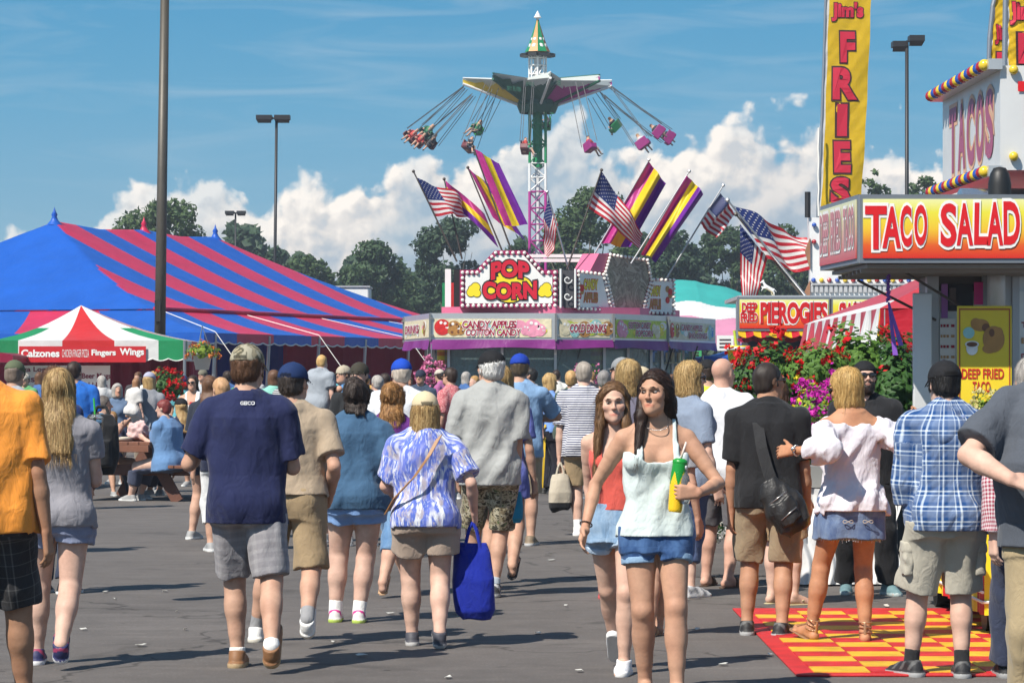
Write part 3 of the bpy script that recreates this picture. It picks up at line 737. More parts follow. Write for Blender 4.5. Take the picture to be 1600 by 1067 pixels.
    def bottom(s, col, pat='plain', col2=(.5, .5, .5), kind='shorts', ln=.85, loose=.012, flare=.022, top=.60, name=None, fold=.006, scale=1, cuff=None, belt=None):
        h = s.H; kn = [s.leg[k][i] for k in 'rl' for i in (0, 1)]
        F = s.fld([s.P+[0, 0, .1*h], *s.hip.values(), *kn], .14*h)
        top = min(top, getattr(s, 'hemz', .58)+(.05 if kind == 'skirt' else .03)) if top == .60 else top
        wt = (top-.525)*h
        if kind == 'skirt':
            wb = (ln-.525)*h
            F.add(s.torso(loose+.004, wb, wt, .0, flare), .01)
            F.add(ellip(s.T(.043*h, -.036*h, -.012*h), np.array([.050, .046, .052])*h*s.w+loose), .04); F.add(ellip(s.T(-.043*h, -.036*h, -.012*h), np.array([.050, .046, .052])*h*s.w+loose), .04)
            for k in 'rl': F.add(cut(s.thigh(k, loose+.008, loose+.012), s.T(0, 0, wb), -s.TM[:, 2]), .04)
        else:
            lw_ = min(loose, .010); F.add(s.torso(lw_, (.45-.525)*h, wt), .01)
            for sg in (1, -1): F.add(ellip(s.T(sg*.043*h, -.036*h, -.012*h), np.array([.050, .046, .052])*h*s.w+lw_), .04)
            for k in 'rl':
                a = s.hip[k]; K, A = s.leg[k]
                if ln <= 1:
                    e = a+(K-a)*ln; d = nrm(K-a); r1 = (.054+(.033-.054)*ln)*h*s.lw
                    F.add(cut(rcone(a, e+d*.06, .054*h*s.lw+loose, r1+loose+flare), e, d), .03)
                else:
                    t = ln-1; e = K+(A-K)*t; d = nrm(A-K)
                    F.add(rcone(a, K, .054*h*s.lw+loose, .034*h*s.lw+loose+flare*.7), .03); F.add(cut(rcone(K, e+d*.06, .034*h*s.lw+loose+flare*.7, .029*h*s.lw+loose+flare*.6), e, d), .02)
        if kind != 'skirt':
            m_ = (s.hip['r']+s.hip['l'])/2; mk = (s.leg['r'][0]+s.leg['l'][0])/2; q0 = m_+(mk-m_)*min(.30, ln*.36); F.add(rcone(q0, m_+(mk-m_)*min(ln+.12, 1.15), .004, .032, ((0, 1, 0), .06)), .02, 's')
        wf = waves(int(s.px0*5) % 991+3, .15, 6, .6); F.warp(lambda X, Y, Z: fold*(np.clip(wf(X, Y, Z), -2, 1)-.5))
        pt, nt_ = s.T(0, 0, wt), s.TM[:, 2]
        F.clip(lambda X, Y, Z: (X-f4(pt[0]))*f4(nt_[0])+(Y-f4(pt[1]))*f4(nt_[1])+(Z-f4(pt[2]))*f4(nt_[2]))
        o = s.out(name or {'shorts': 'shorts', 'skirt': 'skirt', 'pants': 'trousers'}[kind], F, fabric(pat, col, col2, scale), None, 'legs')
        if belt is not None:
            F = s.fld([s.P], .16*h*s.w); F.add(s.torso(loose+.006, wt-.022*h, wt-.002*h), .0); s.out('belt', F, mat('belt_leather', belt, .5))
        if cuff is not None:
            F = s.fld([s.P+[0, 0, .1*h], *s.hip.values(), *kn], .14*h)
            for k in 'rl':
                a = s.hip[k]; K, A = s.leg[k]; e = a+(K-a)*ln; d = nrm(K-a); r1 = (.054+(.033-.054)*ln)*h*s.lw+loose+flare*.9+.004
                F.add(cut(cut(rcone(e-d*.06, e+d*.06, r1+.002, r1), e+d*.004, d), e-d*.028, -d), .002)
            F.add(rcone(q0, m_+(mk-m_)*min(ln+.12, 1.15), .004, .032, ((0, 1, 0), .06)), .006, 's')
            s.out('cuff', F, fabric('denim', cuff, tuple(min(1, c*1.3) for c in cuff)), None, 'legs')
        return o
    def shoes(s, col, sole=(.75, .75, .73), kind='sneaker', sock=None, slen=.06, accent=None):
        h = s.H
        for k, sg in (('r', 1), ('l', -1)):
            f = s.fp; up = s.foot[k][:, 2]
            F = s.fld([f(k, 0, -.05, -.045), f(k, 0, .12, -.04), f(k, 0, 0, .06)], .05*h)
            if kind == 'sneaker':
                for p in s.footprims(k, .008): F.add(p, .014)
                F.add(rcone(f(k, 0, -.016, -.01), f(k, 0, -.004, .012), .024*h, .0235*h), .012)
                F.add(cut(rcone(f(k, 0, -.026, -.034), f(k, 0, .092, -.034), .028*h, .024*h), f(k, 0, 0, -.0245), up), .004)
                F.clip(lambda X, Y, Z, p=f(k, 0, 0, -.047), n=-up: (X-f4(p[0]))*f4(n[0])+(Y-f4(p[1]))*f4(n[1])+(Z-f4(p[2]))*f4(n[2]))
                pl = f(k, 0, -.012, .010); nn = nrm(s.foot[k] @ np.array([0, .12, 1]))
                F.clip(lambda X, Y, Z, p=pl, n=nn: (X-f4(p[0]))*f4(n[0])+(Y-f4(p[1]))*f4(n[1])+(Z-f4(p[2]))*f4(n[2]))
                def cf(V, k=k):
                    q = (V-s.leg[k][1]) @ s.foot[k]/h; c = np.tile(np.array(col, float), (len(V), 1)); c[q[:, 2] < -.028] = sole
                    if accent is not None: m = (np.sin(q[:, 1]*170+q[:, 2]*120) > .35) & (q[:, 2] > -.022) & (q[:, 1] > -.035) & (q[:, 1] < .07); c[m] = accent
                    return c
                s.out('shoe', F, SHOE(), cf)
            else:
                F.add(cut(cut(rcone(f(k, 0, -.026, -.040), f(k, sg*.002, .088, -.040), .024*h, .025*h), f(k, 0, 0, -.0365), up), f(k, 0, 0, -.044), -up), .0)
                if kind == 'flip':
                    for x in (-.02, .022): F.add(rcone(f(k, sg*-.008, .078, -.020), f(k, x, .035, -.022), .004*h, .005*h), .003)
                elif kind == 'slide': F.add(cut(cut(rcone(f(k, 0, .035, -.024), f(k, 0, .068, -.028), .030*h, .027*h), f(k, 0, .07, 0), s.foot[k][:, 1]), f(k, 0, .03, 0), -s.foot[k][:, 1]), 0)
                elif kind == 'strap':
                    for y, z in ((.0, .018), (.0, .0), (-.0, .036)):
                        pts = [f(k, math.sin(a)*.0235, y-.003-math.cos(a)*.0245, z) for a in np.linspace(0, 6.3, 15)]
                        for a, b in zip(pts[:-1], pts[1:]): F.add(rcone(a, b, .0028*h, .0028*h), .002)
                    for x in (-.018, 0., .018): F.add(rcone(f(k, x, .07, -.012), f(k, x*.5, .02, .012), .003*h, .003*h), .002)
                    F.add(rcone(f(k, 0, -.03, -.03), f(k, 0, -.027, .03), .006*h, .005*h), .002)
                s.out('sandal', F, SHOE() if kind != 'strap' else mat('bronze_leather', col, .3, .6), col)
            if sock is not None:
                K, A = s.leg[k]; F = s.fld([A, A+(K-A)*.4, f(k, 0, 0, -.02)], .05*h); d = nrm(A-K)
                F.add(rcone(f(k, 0, -.003, -.01), A, .025*h, .0235*h), .01); e = A-d*slen*h
                F.add(cut(rcone(A, A-d*(slen*h+.04), .0235*h*s.lw, .0245*h*s.lw), e, -d), .01)
                s.out('sock', F, fabric('plain', sock), None, True)
    def hair(s, col, kind='short', L=.2, vol=1.0, front=(), col2=None, seed=2, part=0, hl=.02):
        g = s.hs; F = Fld(s.HC-.16*g-np.array([.03, .05, L+.05]), s.HC+.17*g+np.array([.03, .05, 0]), s.vox*(.9 if s.D < 20 else 1)); M = s.HM; H = s.hp
        t = {'short': .010, 'crop': .005, 'bob': .019, 'long': .013, 'curly': .020}[kind]*vol
        F.add(ellip(H(0, -.016, .030), np.array([.076+t, .096+t, .089+t])*g, M), .0)
        n1 = nrm(s.HM @ np.array([0, .8, -.6])); p1 = s.HC+n1*hl*g
        lim = lambda X, Y, Z: (X-f4(p1[0]))*f4(n1[0])+(Y-f4(p1[1]))*f4(n1[1])+(Z-f4(p1[2]))*f4(n1[2])
        F.clip(lim); n2 = -s.HM[:, 2]; p2 = H(0, 0, -.078 if kind in ('short', 'crop') else -.1)
        F.clip(lambda X, Y, Z: (X-f4(p2[0]))*f4(n2[0])+(Y-f4(p2[1]))*f4(n2[1])+(Z-f4(p2[2]))*f4(n2[2]))
        if kind in ('short', 'crop'):
            F.add(cut(ellip(H(0, -.045, -.03), np.array([.066+t, .055+t, .06])*g, M), H(0, -.01, 0), s.HM[:, 1]), .02)
            for sg in (1, -1): F.add(ellip(H(sg*.078, .012, -.02), np.array([.006, .012, .022])*g, M), .008)
        if kind in ('bob', 'long', 'curly'):
            yaw = math.atan2(-s.HM[0, 1], s.HM[1, 1]); Mv = rotz(yaw); k = L/g
            rg = [(-L, .070*g*vol, .028*g, -.080*g-min(L, .35)*.19*s.w), (-L*.8, .088*g*vol, .040*g*vol, -.070*g-min(L, .35)*.15*s.w), (-L*.5, .093*g*vol, .050*g*vol, -.060*g-min(L, .35)*.11*s.w), (-.04*g, .090*g*vol, .070*g*vol, -.03*g), (.04*g, .086*g*vol, .08*g*vol, -.02*g), (.09*g, .05*g, .05*g, -.015*g)] if kind != 'bob' else \
                 [(-L, .078*g*vol, .072*g*vol, -.025*g), (-L*.7, .096*g*vol, .094*g*vol, -.02*g), (-.02*g, .096*g*vol, .096*g*vol, -.018*g), (.04*g, .088*g*vol, .09*g*vol, -.016*g), (.09*g, .05*g, .06*g, -.015*g)]
            F.add(loft(s.HC, Mv, rg, 2.1), .02)
            if kind == 'bob' or kind == 'curly' or front is not None:
                F.add(ellip(H(0, .118, -.04), np.array([.066, .088, .115])*g, M), .012, 's')
                F.add(ellip(H(0, .10, .02), np.array([.060, .045, .052])*g, M), .012, 's')
                if kind == 'long': F.add(ellip(H(0, .105, .036), np.array([.056, .05, .056])*g, M), .012, 's')
            for fx in (front or ()):
                a = H(fx*.075, .0, .03); b = s.HC+np.array([fx*.078*g, .030*g, -.12*g]); c = s.HC+np.array([fx*.100*g, .10*g, -L*.95])
                F.add(rcone(a, b, .022*g, .026*g), .02); F.add(rcone(b, c, .028*g, .014*g), .02)
        lam = .05 if kind == 'curly' else .035
        wf = waves(seed, lam, 7, .55 if kind == 'curly' else .16); wb = waves(seed+4, .12, 5, .5)
        amp = .0028 if kind != 'curly' else .006
        if getattr(s, 'hat', None) is not None:
            hm, hc = s.hat; F.clip(lambda X, Y, Z, n=hm[:, 2], p=hc+hm[:, 2]*.036*g: (X-f4(p[0]))*f4(n[0])+(Y-f4(p[1]))*f4(n[1])+(Z-f4(p[2]))*f4(n[2]))
            F.clip(lambda X, Y, Z: np.where((Z > hc[2]+.0*g) & (np.sqrt((X-hc[0])**2+(Y-hc[1])**2) < .2), ellip(hc+hm @ np.array([0, -.016*g, -.02*g]), np.array([.096, .116, .15])*g, hm)[2](X, Y, Z), -9))
        if kind == 'crop': amp = .001
        F.warp(lambda X, Y, Z: amp*wf(X, Y, Z)+amp*.9*wb(X, Y, Z))
        c1 = np.array(col); c2 = np.array(col2 if col2 is not None else np.minimum(c1*1.9+.02, 1))
        def cf(V):
            v = V.astype(f4); f = np.clip(.5+.5*waves(seed+9, .03, 7, .12)(v[:, 0], v[:, 1], v[:, 2]), 0, 1)[:, None]; return c1*(.85-f*.45)+c2*(.15+f*.45)
        V, Q = F.mesh(); col_ = cf(V)
        if s.D < 24 and kind != 'crop' and len(V):
            V2, Q2, C2 = s.strands(F, V, c1, c2, 3200 if kind != 'short' else 1600, {'short': .05, 'bob': .11, 'long': .16, 'curly': .06}[kind], seed)
            Q = np.concatenate([Q, Q2+len(V)]); V = np.concatenate([V, V2]); col_ = np.concatenate([col_, C2])
        return np_mesh('hair', V, Q, HAIR(), s.root, col_)
    def strands(s, F, V, c1, c2, n, ln, seed):
        r = np.random.default_rng(seed); G = np.gradient(F.F, float(F.h)); lo = F.lo; h = F.h; crown = s.hp(0, -.05, .11); up = np.array([0, 0, 1.])
        def at(p):
            i = np.clip(np.rint((p-lo)/h).astype(int), 1, F.n-2); t = tuple(i.T); g = np.stack([G[k][t] for k in range(3)], 1); return F.F[t], g/np.maximum(np.linalg.norm(g, axis=1), 1e-6)[:, None]
        p = V[r.integers(0, len(V), n)]+r.normal(size=(n, 3))*.002; L = ln*r.uniform(.4, 1.2, n); wd = r.uniform(.0006, .0015, n)*max(1, s.D/14); off = r.uniform(.0005, .004, n); P = []
        fc = np.zeros(n); Hm, gs = s.HM, s.hs
        for j in range(6):
            f, g = at(p); free = f > .02; fc += free; q = (p-s.HC) @ Hm/gs; wd = np.where((fc > 2) | ((q[:, 1] > .045) & (np.abs(q[:, 0]) < .062) & (q[:, 2] < .082) & (q[:, 2] > -.14)), 0, wd); p = np.where(free[:, None], p, p-g*(f-off)[:, None]); d = -up*.8+(p-crown)*4.5+r.normal(size=(n, 3))*.12+((q[:, 1] > .0) & (q[:, 2] > .0))[:, None]*((np.sign(q[:, 0])*1.2)[:, None]*Hm[:, 0]-.5*Hm[:, 1])
            d = np.where(free[:, None], d, d-g*(d*g).sum(1)[:, None]); d /= np.linalg.norm(d, axis=1)[:, None]; sd = np.cross(d, g); sd /= np.maximum(np.linalg.norm(sd, axis=1), 1e-6)[:, None]
            w = wd*(1-j/5.5); P += [p-sd*w[:, None], p+sd*w[:, None]]; p = p+d*(L/5)[:, None]
        A = np.stack(P, 1).reshape(-1, 3); b = np.arange(n)[:, None]*12; Q = np.concatenate([np.concatenate([b+2*j, b+2*j+1, b+2*j+3, b+2*j+2], 1) for j in range(5)])
        t = r.uniform(0, 1, n)[:, None]**1.5; c = np.repeat(c1*(1-t)+c2*t, 12, 0); return A, Q, c
    def cap(s, col, back=False, brim=None, tilt=8, pat=None, kind='cap', panel=None):
        g = s.hs; sg = -1 if back else 1; M = s.HM @ rotx(R(-tilt if not back else tilt)); c = s.HC; s.hat = (M, c)
        hp = lambda x, y, z: c+M @ (np.array([x, y, z])*g)
        F = Fld(c-.27*g, c+.27*g, s.vox*.9)
        F.add(cut(ellip(hp(0, -.016, .034), np.array([.092, .112, .098])*g, M), hp(0, 0, .026), -M[:, 2]), 0)
        if kind == 'bucket': F.add(cut(cut(ellip(hp(0, -.01, .0), np.array([.150, .165, .060])*g, M), hp(0, 0, .030), M[:, 2]), hp(0, 0, .016), -M[:, 2]), .01)
        else:
            for i in range(7):
                x = (i-3)*.024; F.add(rcone(hp(x, sg*.06, .030-abs(x)*.10), hp(x*.92, sg*(.178-x*x*9), .022-abs(x)*.32), .0055*g, .004*g), .012)
        F.add(ellip(hp(0, -.016, .132), np.array([.009, .009, .005])*g, M), .003)
        cb = np.array(brim if brim is not None else col); cc = np.array(col)
        def cf(V):
            q = (V-c) @ M/g; o = np.tile(cc, (len(V), 1)); m = sg*q[:, 1] > .098; o[m] = cb
            if pat == 'camo':
                v = V.astype(f4); f = waves(3, .06, 6, 1)(v[:, 0], v[:, 1], v[:, 2]); f2 = waves(8, .04, 6, 1)(v[:, 0], v[:, 1], v[:, 2])
                o[f > .2] = (.28, .24, .16); o[f2 > .35] = (.08, .075, .05); o[(f < -.4)] = (.35, .32, .24)
            ang = np.arctan2(q[:, 0], q[:, 1]); sm = (np.abs(np.sin(ang*3)) < .045) & (np.abs(q[:, 1]) < .1); o[sm] = o[sm]*.72
            if panel is not None: m = (sg*q[:, 1] > .05) & (q[:, 2] > .045) & (np.abs(q[:, 0]) < .035) & (q[:, 2] < .085); o[m] = panel
            if back is False and s.D < 20:      # the gap over the strap at the back
                m = (q[:, 1] < -.07) & (q[:, 2] < .055) & (q[:, 2] > .034) & (np.abs(q[:, 0]) < .04); o[m] = o[m]*.25
            return o
        return s.out('cap' if kind == 'cap' else 'hat', F, CAPM(), cf)
    def glasses(s, up=0):
        g = s.hs; F = Fld(s.HC-.16*g, s.HC+.17*g, min(s.vox, .005)); H = s.hp; M = s.HM
        if up: M = s.HM @ rotx(R(38)); H = lambda x, y, z: s.HC+M @ (np.array([x, y, z+.012])*s.hs)
        for sg in (1, -1):
            F.add(ellip(H(sg*.032, .096, .006), np.array([.029, .0085, .020])*g, M @ rotz(R(-sg*14))), .0)
            F.add(rcone(H(sg*.058, .086, .010), H(sg*.084, .0, .008), .0042*g+.001, .0036*g+.001), .004)
        F.add(rcone(H(-.01, .106, .011), H(.01, .106, .011), .004*g+.001, .004*g+.001), .004)
        return s.out('sunglasses', F, mat('dark_lens', (.012, .011, .012), .12, 0, coat=.6))
    def eyes(s, iris=(.12, .07, .04), brow=(.05, .03, .02), look=(0, 0)):
        for sg in (1, -1):
            c = s.hp(sg*.031, .0775, .0050); mb = MB(); mb.sph(c, (.0150*s.hs, .0125*s.hs, .0066*s.hs), 24, None, Matrix(s.HM.tolist()))
            d = s.HM @ nrm(np.array([look[0], 1, look[1]]))
            cols = []
            for v in mb.v:
                a = nrm(np.array(v)-c) @ d; cols.append((.01, .008, .008) if a > .955 else iris if a > .74 else (.46, .40, .37))
            mb.build('eye', vcmat('eye', .15, .5, 0, 60, 0), s.root, True, world=False, cols=cols)
            F = Fld(s.hp(sg*.03, .09, .024)-.04*s.hs, s.hp(sg*.03, .09, .024)+.04*s.hs, .003)
            F.add(rcone(s.hp(sg*.015, .1005, .0280), s.hp(sg*.034, .0970, .0315), .0026*s.hs, .0030*s.hs), 0); F.add(rcone(s.hp(sg*.034, .0970, .0315), s.hp(sg*.050, .0835, .0255), .0028*s.hs, .0016*s.hs), .003)
            s.out('eyebrow', F, HAIR(), brow)
            F = Fld(s.hp(sg*.03, .09, .01)-.04*s.hs, s.hp(sg*.03, .09, .01)+.04*s.hs, .0025)
            pts = [s.hp(sg*x, y, z) for x, y, z in ((.016, .0885, .008), (.024, .0935, .0135), (.034, .0935, .0145), (.046, .083, .009))]
            for a, b in zip(pts[:-1], pts[1:]): F.add(rcone(a, b, .0016*s.hs, .0016*s.hs), .001)
            s.out('eyelash', F, HAIR(), (.02, .014, .01))
    def beardpart(s, col):
        g = s.hs; F = Fld(s.hp(0, .03, -.08)-.15*g, s.hp(0, .03, -.08)+.15*g, s.vox*.8); M = s.HM; e = lambda c, r: ellip(s.hp(*c), np.array(r)*g, M)
        F.add(e((0, .036, -.068), (.068, .062, .064)), 0); F.add(e((0, .06, -.11), (.036, .038, .030)), .03)
        F.clip(lambda X, Y, Z, p=s.hp(0, 0, -.038), n=s.HM[:, 2]: (X-f4(p[0]))*f4(n[0])+(Y-f4(p[1]))*f4(n[1])+(Z-f4(p[2]))*f4(n[2]))
        F.add(e((0, .10, -.061), (.021, .02, .013)), .008, 's')
        wf = waves(4, .02, 6, .5); F.warp(lambda X, Y, Z: .003*wf(X, Y, Z))
        s.out('beard', F, HAIR(), col)
    def badge(s, txt, px, py, wpx, hpx, dy, m, name='lettering'):
        """flat lettering on the clothes; dy is metres in front of (-) or behind the root"""
        mb = MB(); a = s.pix(px, py+hpx, dy); sc_ = (s.D+dy)/F_PX
        put_text(mb, txt, a, s.Ri @ np.array([1, 0, 0]), (0, 0, 1), wpx*sc_, hpx*sc_, bold=.03)
        F = s.shirtF; out = []
        for v in mb.v:      # lay the letters on the cloth
            ys = np.arange(-.45, .1, .002); p = np.stack([np.full_like(ys, v[0]), ys, np.full_like(ys, v[2])], 1); i = np.clip(np.rint((p-F.lo)/F.h).astype(int), 0, F.n-1)
            f = F.F[tuple(i.T)]; k = np.argmax(f < .0) if (f < 0).any() else 0; out.append((v[0], ys[k]-.004 if (f < 0).any() else v[1], v[2]))
        y0 = min(v[1] for v in out); mb.v = [(v[0], y0+.35*(v[1]-y0), v[2]) for v in out]
        mb.build(name, m, s.root, world=False)
# ---------------------------------------------------------------- ground
def asphalt(name, base=.075):
    m = bpy.data.materials.new(name); m.use_nodes = True; t = NT(m.node_tree); p = m.node_tree.nodes['Principled BSDF']
    co = t.n('ShaderNodeTexCoord').outputs['Object']
    big = t.noise(co, .35, 4, .6); mid = t.noise(co, 3.2, 4, .65); fine = t.noise(co, 95, 2, .7); agg = t.noise(co, 260, 1, .5)
    k = t.m('ADD', t.m('MULTIPLY', big, .75), t.m('ADD', t.m('MULTIPLY', mid, .55), t.m('ADD', t.m('MULTIPLY', fine, .5), t.m('MULTIPLY', agg, .35))))
    k = t.n('ShaderNodeMapRange', {0: k, 1: .55, 2: 1.6, 3: .5, 4: 1.55}).outputs[0]
    st = t.n('ShaderNodeMapping', {'Vector': co, 'Scale': (.28, 2.2, 1), 'Rotation': (0, 0, R(12))}).outputs[0]
    streak = t.n('ShaderNodeMapRange', {0: t.noise(st, 1.6, 5, .65), 1: .52, 2: .75, 3: 1, 4: 1.28}).outputs[0]
    spot = t.n('ShaderNodeMapRange', {0: t.noise(co, 1.1, 3, .55, .8), 1: .60, 2: .70, 3: 1, 4: .72}).outputs[0]
    cr = t.n('ShaderNodeTexVoronoi', {'Vector': t.n('ShaderNodeVectorMath', {0: co, 1: t.n('ShaderNodeVectorMath', {0: t.n('ShaderNodeTexNoise', {'Vector': co, 'Scale': 1.3, 'Detail': 5}).outputs[1], 3: 1.2}, operation='SCALE').outputs[0]}, operation='ADD').outputs[0], 'Scale': .22}, feature='DISTANCE_TO_EDGE').outputs[0]
    crack = t.n('ShaderNodeMapRange', {0: cr, 1: .0015, 2: .006, 3: .55, 4: 1}).outputs[0]
    k = t.m('MULTIPLY', t.m('MULTIPLY', k, streak), t.m('MULTIPLY', spot, crack))
    sp = t.n('ShaderNodeTexVoronoi', {'Vector': co, 'Scale': 2.6, 'Randomness': 1}); gum = t.n('ShaderNodeMapRange', {0: t.m('ADD', sp.outputs[0], t.m('MULTIPLY', t.noise(co, 40, 2), .05)), 1: .075, 2: .095, 3: .45, 4: 1}).outputs[0]
    lt = t.n('ShaderNodeMapRange', {0: t.n('ShaderNodeTexVoronoi', {'Vector': co, 'Scale': 42}).outputs[0], 1: .10, 2: .22, 3: 1.9, 4: 1}).outputs[0]
    oil = t.n('ShaderNodeMapRange', {0: t.noise(co, .55, 5, .7, 1.2), 1: .62, 2: .72, 3: 1, 4: .62}).outputs[0]
    k = t.m('MULTIPLY', t.m('MULTIPLY', k, gum), t.m('MULTIPLY', lt, oil))
    c = t.n('ShaderNodeVectorMath', {0: (base*1.12, base*1.0, base*.93), 3: k}, operation='SCALE').outputs[0]
    m.node_tree.links.new(c, p.inputs['Base Color']); p.inputs['Roughness'].default_value = .86; p.inputs['Specular IOR Level'].default_value = .3
    b = t.n('ShaderNodeBump', {'Strength': .6, 'Distance': .004, 'Height': t.m('ADD', fine, t.m('MULTIPLY', agg, .6))}); m.node_tree.links.new(b.outputs[0], p.inputs['Normal'])
    return m
mb = MB(); mb.add([(-1500, -60, 0), (1500, -60, 0), (1500, 3000, 0), (-1500, 3000, 0)], [(0, 1, 2, 3)]); tag(mb.build('ground', asphalt('asphalt', .100)), kind='structure')
# a darker repaired strip crossing the lane
mb = MB(); mb.add([(.45, 24.3, .004), (2.2, 26.0, .004), (5.5, 26.0, .004), (5.5, 24.9, .004), (1.2, 24.3, .004)], [(0, 4, 3, 2, 1)]); tag(mb.build('asphalt_patch', asphalt('asphalt_dark', .085)), kind='structure')
PAPER = mat('paper_scrap', (.55, .54, .5), .8)
for i, (px, py) in enumerate([(180, 937), (165, 926), (277, 957), (258, 925), (480, 940), (757, 773), (835, 800), (565, 1026), (700, 1060), (1204, 1024), (1385, 948), (862, 876), (520, 1004), (905, 1050), (884, 948), (220, 1010), (290, 985), (610, 960), (840, 990), (1130, 1040), (1090, 985), (130, 985)]):
    d = EYE*F_PX/(py-HOR); x = GX(px, d); mb = MB(); r = .010+.014*rng.random(); n = 6
    pts = [(x+r*math.cos(a)*(1.6 if i % 2 else .9), d+r*2.2*math.sin(a)*(.6+.4*rng.random()), .006+.012*rng.random()) for a in np.linspace(0, 6.28, n, endpoint=False)]
    mb.prism(pts, (0, 0, .002)); o = mb.build('paper_scrap', PAPER, origin=(x, d, 0))
    tag(o, 'tiny pale paper scrap dropped on the grey asphalt', 'litter', 'paper scraps on the asphalt')

# ---------------------------------------------------------------- big striped pole tent
def vinyl(name, col, tr=.18):
    if name in MATS: return MATS[name]
    m = bpy.data.materials.new(name); m.use_nodes = True; MATS[name] = m; t = NT(m.node_tree); p = m.node_tree.nodes['Principled BSDF']
    co = t.n('ShaderNodeTexCoord').outputs['Object']
    f = t.n('ShaderNodeMapRange', {0: t.noise(co, .9, 5, .6), 1: .25, 2: .75, 3: .86, 4: 1.1}).outputs[0]
    c = t.n('ShaderNodeVectorMath', {0: col, 3: f}, operation='SCALE').outputs[0]
    m.node_tree.links.new(c, p.inputs['Base Color']); p.inputs['Roughness'].default_value = .42; p.inputs['Specular IOR Level'].default_value = .4
    b = t.n('ShaderNodeBump', {'Strength': .5, 'Distance': .06, 'Height': t.noise(co, 2.2, 4, .55, .5)}); m.node_tree.links.new(b.outputs[0], p.inputs['Normal'])
    tl = t.n('ShaderNodeBsdfTranslucent', {0: c}); mx = t.n('ShaderNodeMixShader', {0: tr, 1: p.outputs[0], 2: tl.outputs[0]})
    m.node_tree.links.new(mx.outputs[0], m.node_tree.nodes['Material Output'].inputs[0])
    return m
VBLUE, VRED, VWHITE, VGREEN = vinyl('vinyl_blue', (.012, .11, .52)), vinyl('vinyl_red', (.62, .025, .085)), vinyl('vinyl_white', (.78, .77, .75)), vinyl('vinyl_green', (.02, .27, .10))
STEEL = mat('steel_pole', (.42, .42, .43), .35, .8); ROPE = mat('white_rope', (.75, .73, .68), .8)
def big_tent():
    P0 = np.array([-14.15, 95.0]); P2 = np.array([-10.2, 105.6]); ax = nrm(P2-P0); L = np.linalg.norm(P2-P0); out = np.array([ax[1], -ax[0]])
    peaks = [0, 6.0, L]; E0, E1, Wd = -6.2, L+6.0, 6.6; ze, zp = 3.55, 6.45
    root = empty('pole_tent', (*P0, 0), 0, 'large blue and red striped pole tent filling the left background', 'tent')
    def pt(u, v, z): q = P0+ax*u+out*v; return Vector((q[0], q[1], z))
    def hgt(u, v):
        # sagging cloth between the peaks and the eaves
        uc = min(max(u, 0), L); d = math.hypot((u-uc)/(6.1/Wd), v)/Wd if not 0 <= u <= L else abs(v)/Wd
        d = max(abs(v)/Wd, (-u)/6.2 if u < 0 else 0, (u-L)/6.0 if u > L else 0)
        near = min(abs(u-p) for p in peaks); dip = .12*min(near/3, 1)**1.0*(1-d)
        return ze+(zp-ze-dip)*(1-d)**1.22
    def stripe(u, v):
        d = max(-u/6.2, 0); 
        if u < 0 and abs(v)/Wd < -u/6.2: return 0       # plain blue hip end
        return 1 if int(math.floor((u+6.6)/1.98)) % 2 == 1 else 0
    mb = MB(); mb.grid(lambda a, b: (lambda u, v: pt(u, v, hgt(u, v)))(E0+(E1-E0)*a, -Wd+2*Wd*b), 230, 110, lambda a, b: stripe(E0+(E1-E0)*a, -Wd+2*Wd*b))
    mb.build('roof', [VBLUE, VRED], root, True)
    # lower skirt with a scalloped valance on the two sides that show
    S = 3.1; zs = 2.86; edge = []
    def skirt(name, fn, n, kf, val=.30):
        m2 = MB(); m2.grid(lambda a, b: fn(a, b), n, 5, kf); m2.build(name, [VBLUE, VRED], root, True)
        m3 = MB()
        for i in range(n*4):
            a0, a1 = i/(n*4), (i+1)/(n*4); p, q = fn(a0, 1), fn(a1, 1); s0, s1 = [val*(.82+.18*abs(math.sin(a*n*math.pi*1.0))) for a in (a0, a1)]
            m3.add([p, q, q-Vector((0, 0, s1)), p-Vector((0, 0, s0))], [(0, 1, 2, 3)], kf((a0+a1)/2, 1))
        m3.build('valance', [VBLUE, VRED], root)
        m4 = MB(); m4.tube([fn(i/(n*4), 1)-Vector((0, -.02*0, val*(.82+.18*abs(math.sin(i/4*math.pi)))))+Vector((out[0]*.012, out[1]*.012, 0)) for i in range(n*4+1)], .022, 5); m4.build('valance_trim', VWHITE, root)
    def zsk(b): return (ze-.04)+(zs-ze)*b-.12*math.sin(b*math.pi)*.5
    sd = lambda a, b: pt(E0+.0+(E1-E0)*a+(a-.5)*2*S*b, Wd+S*b, zsk(b))
    skirt('side_skirt', sd, 40, lambda a, b: stripe(E0+(E1-E0)*a, Wd*3))
    en = lambda a, b: pt(E0-S*b, (-Wd+2*Wd*a)*(1+S/Wd*b), zsk(b))
    skirt('end_skirt', en, 30, lambda a, b: 1 if int(a*6.999) in (1, 3, 5) else 0)
    # rain gutter strips, finials, rain flaps, ropes, poles
    m2 = MB(); m2.tube([pt(E0+(E1-E0)*i/30, Wd+.02, ze+.02) for i in range(31)], .05, 6); m2.build('eave_seam', VRED, root)
    for u, mt in zip(peaks, (VBLUE, VRED, VBLUE)):
        m2 = MB(); b = pt(u, 0, zp-.12); m2.lathe([(.24, 0), (.12, .14), (.07, .26), (.10, .31), (.04, .42), (.0, .56)], b, 14); m2.build('finial', mt, root, True)
        m2 = MB(); m2.cyl(pt(u, 0, 0), pt(u, 0, zp), .07, n=8); m2.build('centre_pole', STEEL, root)
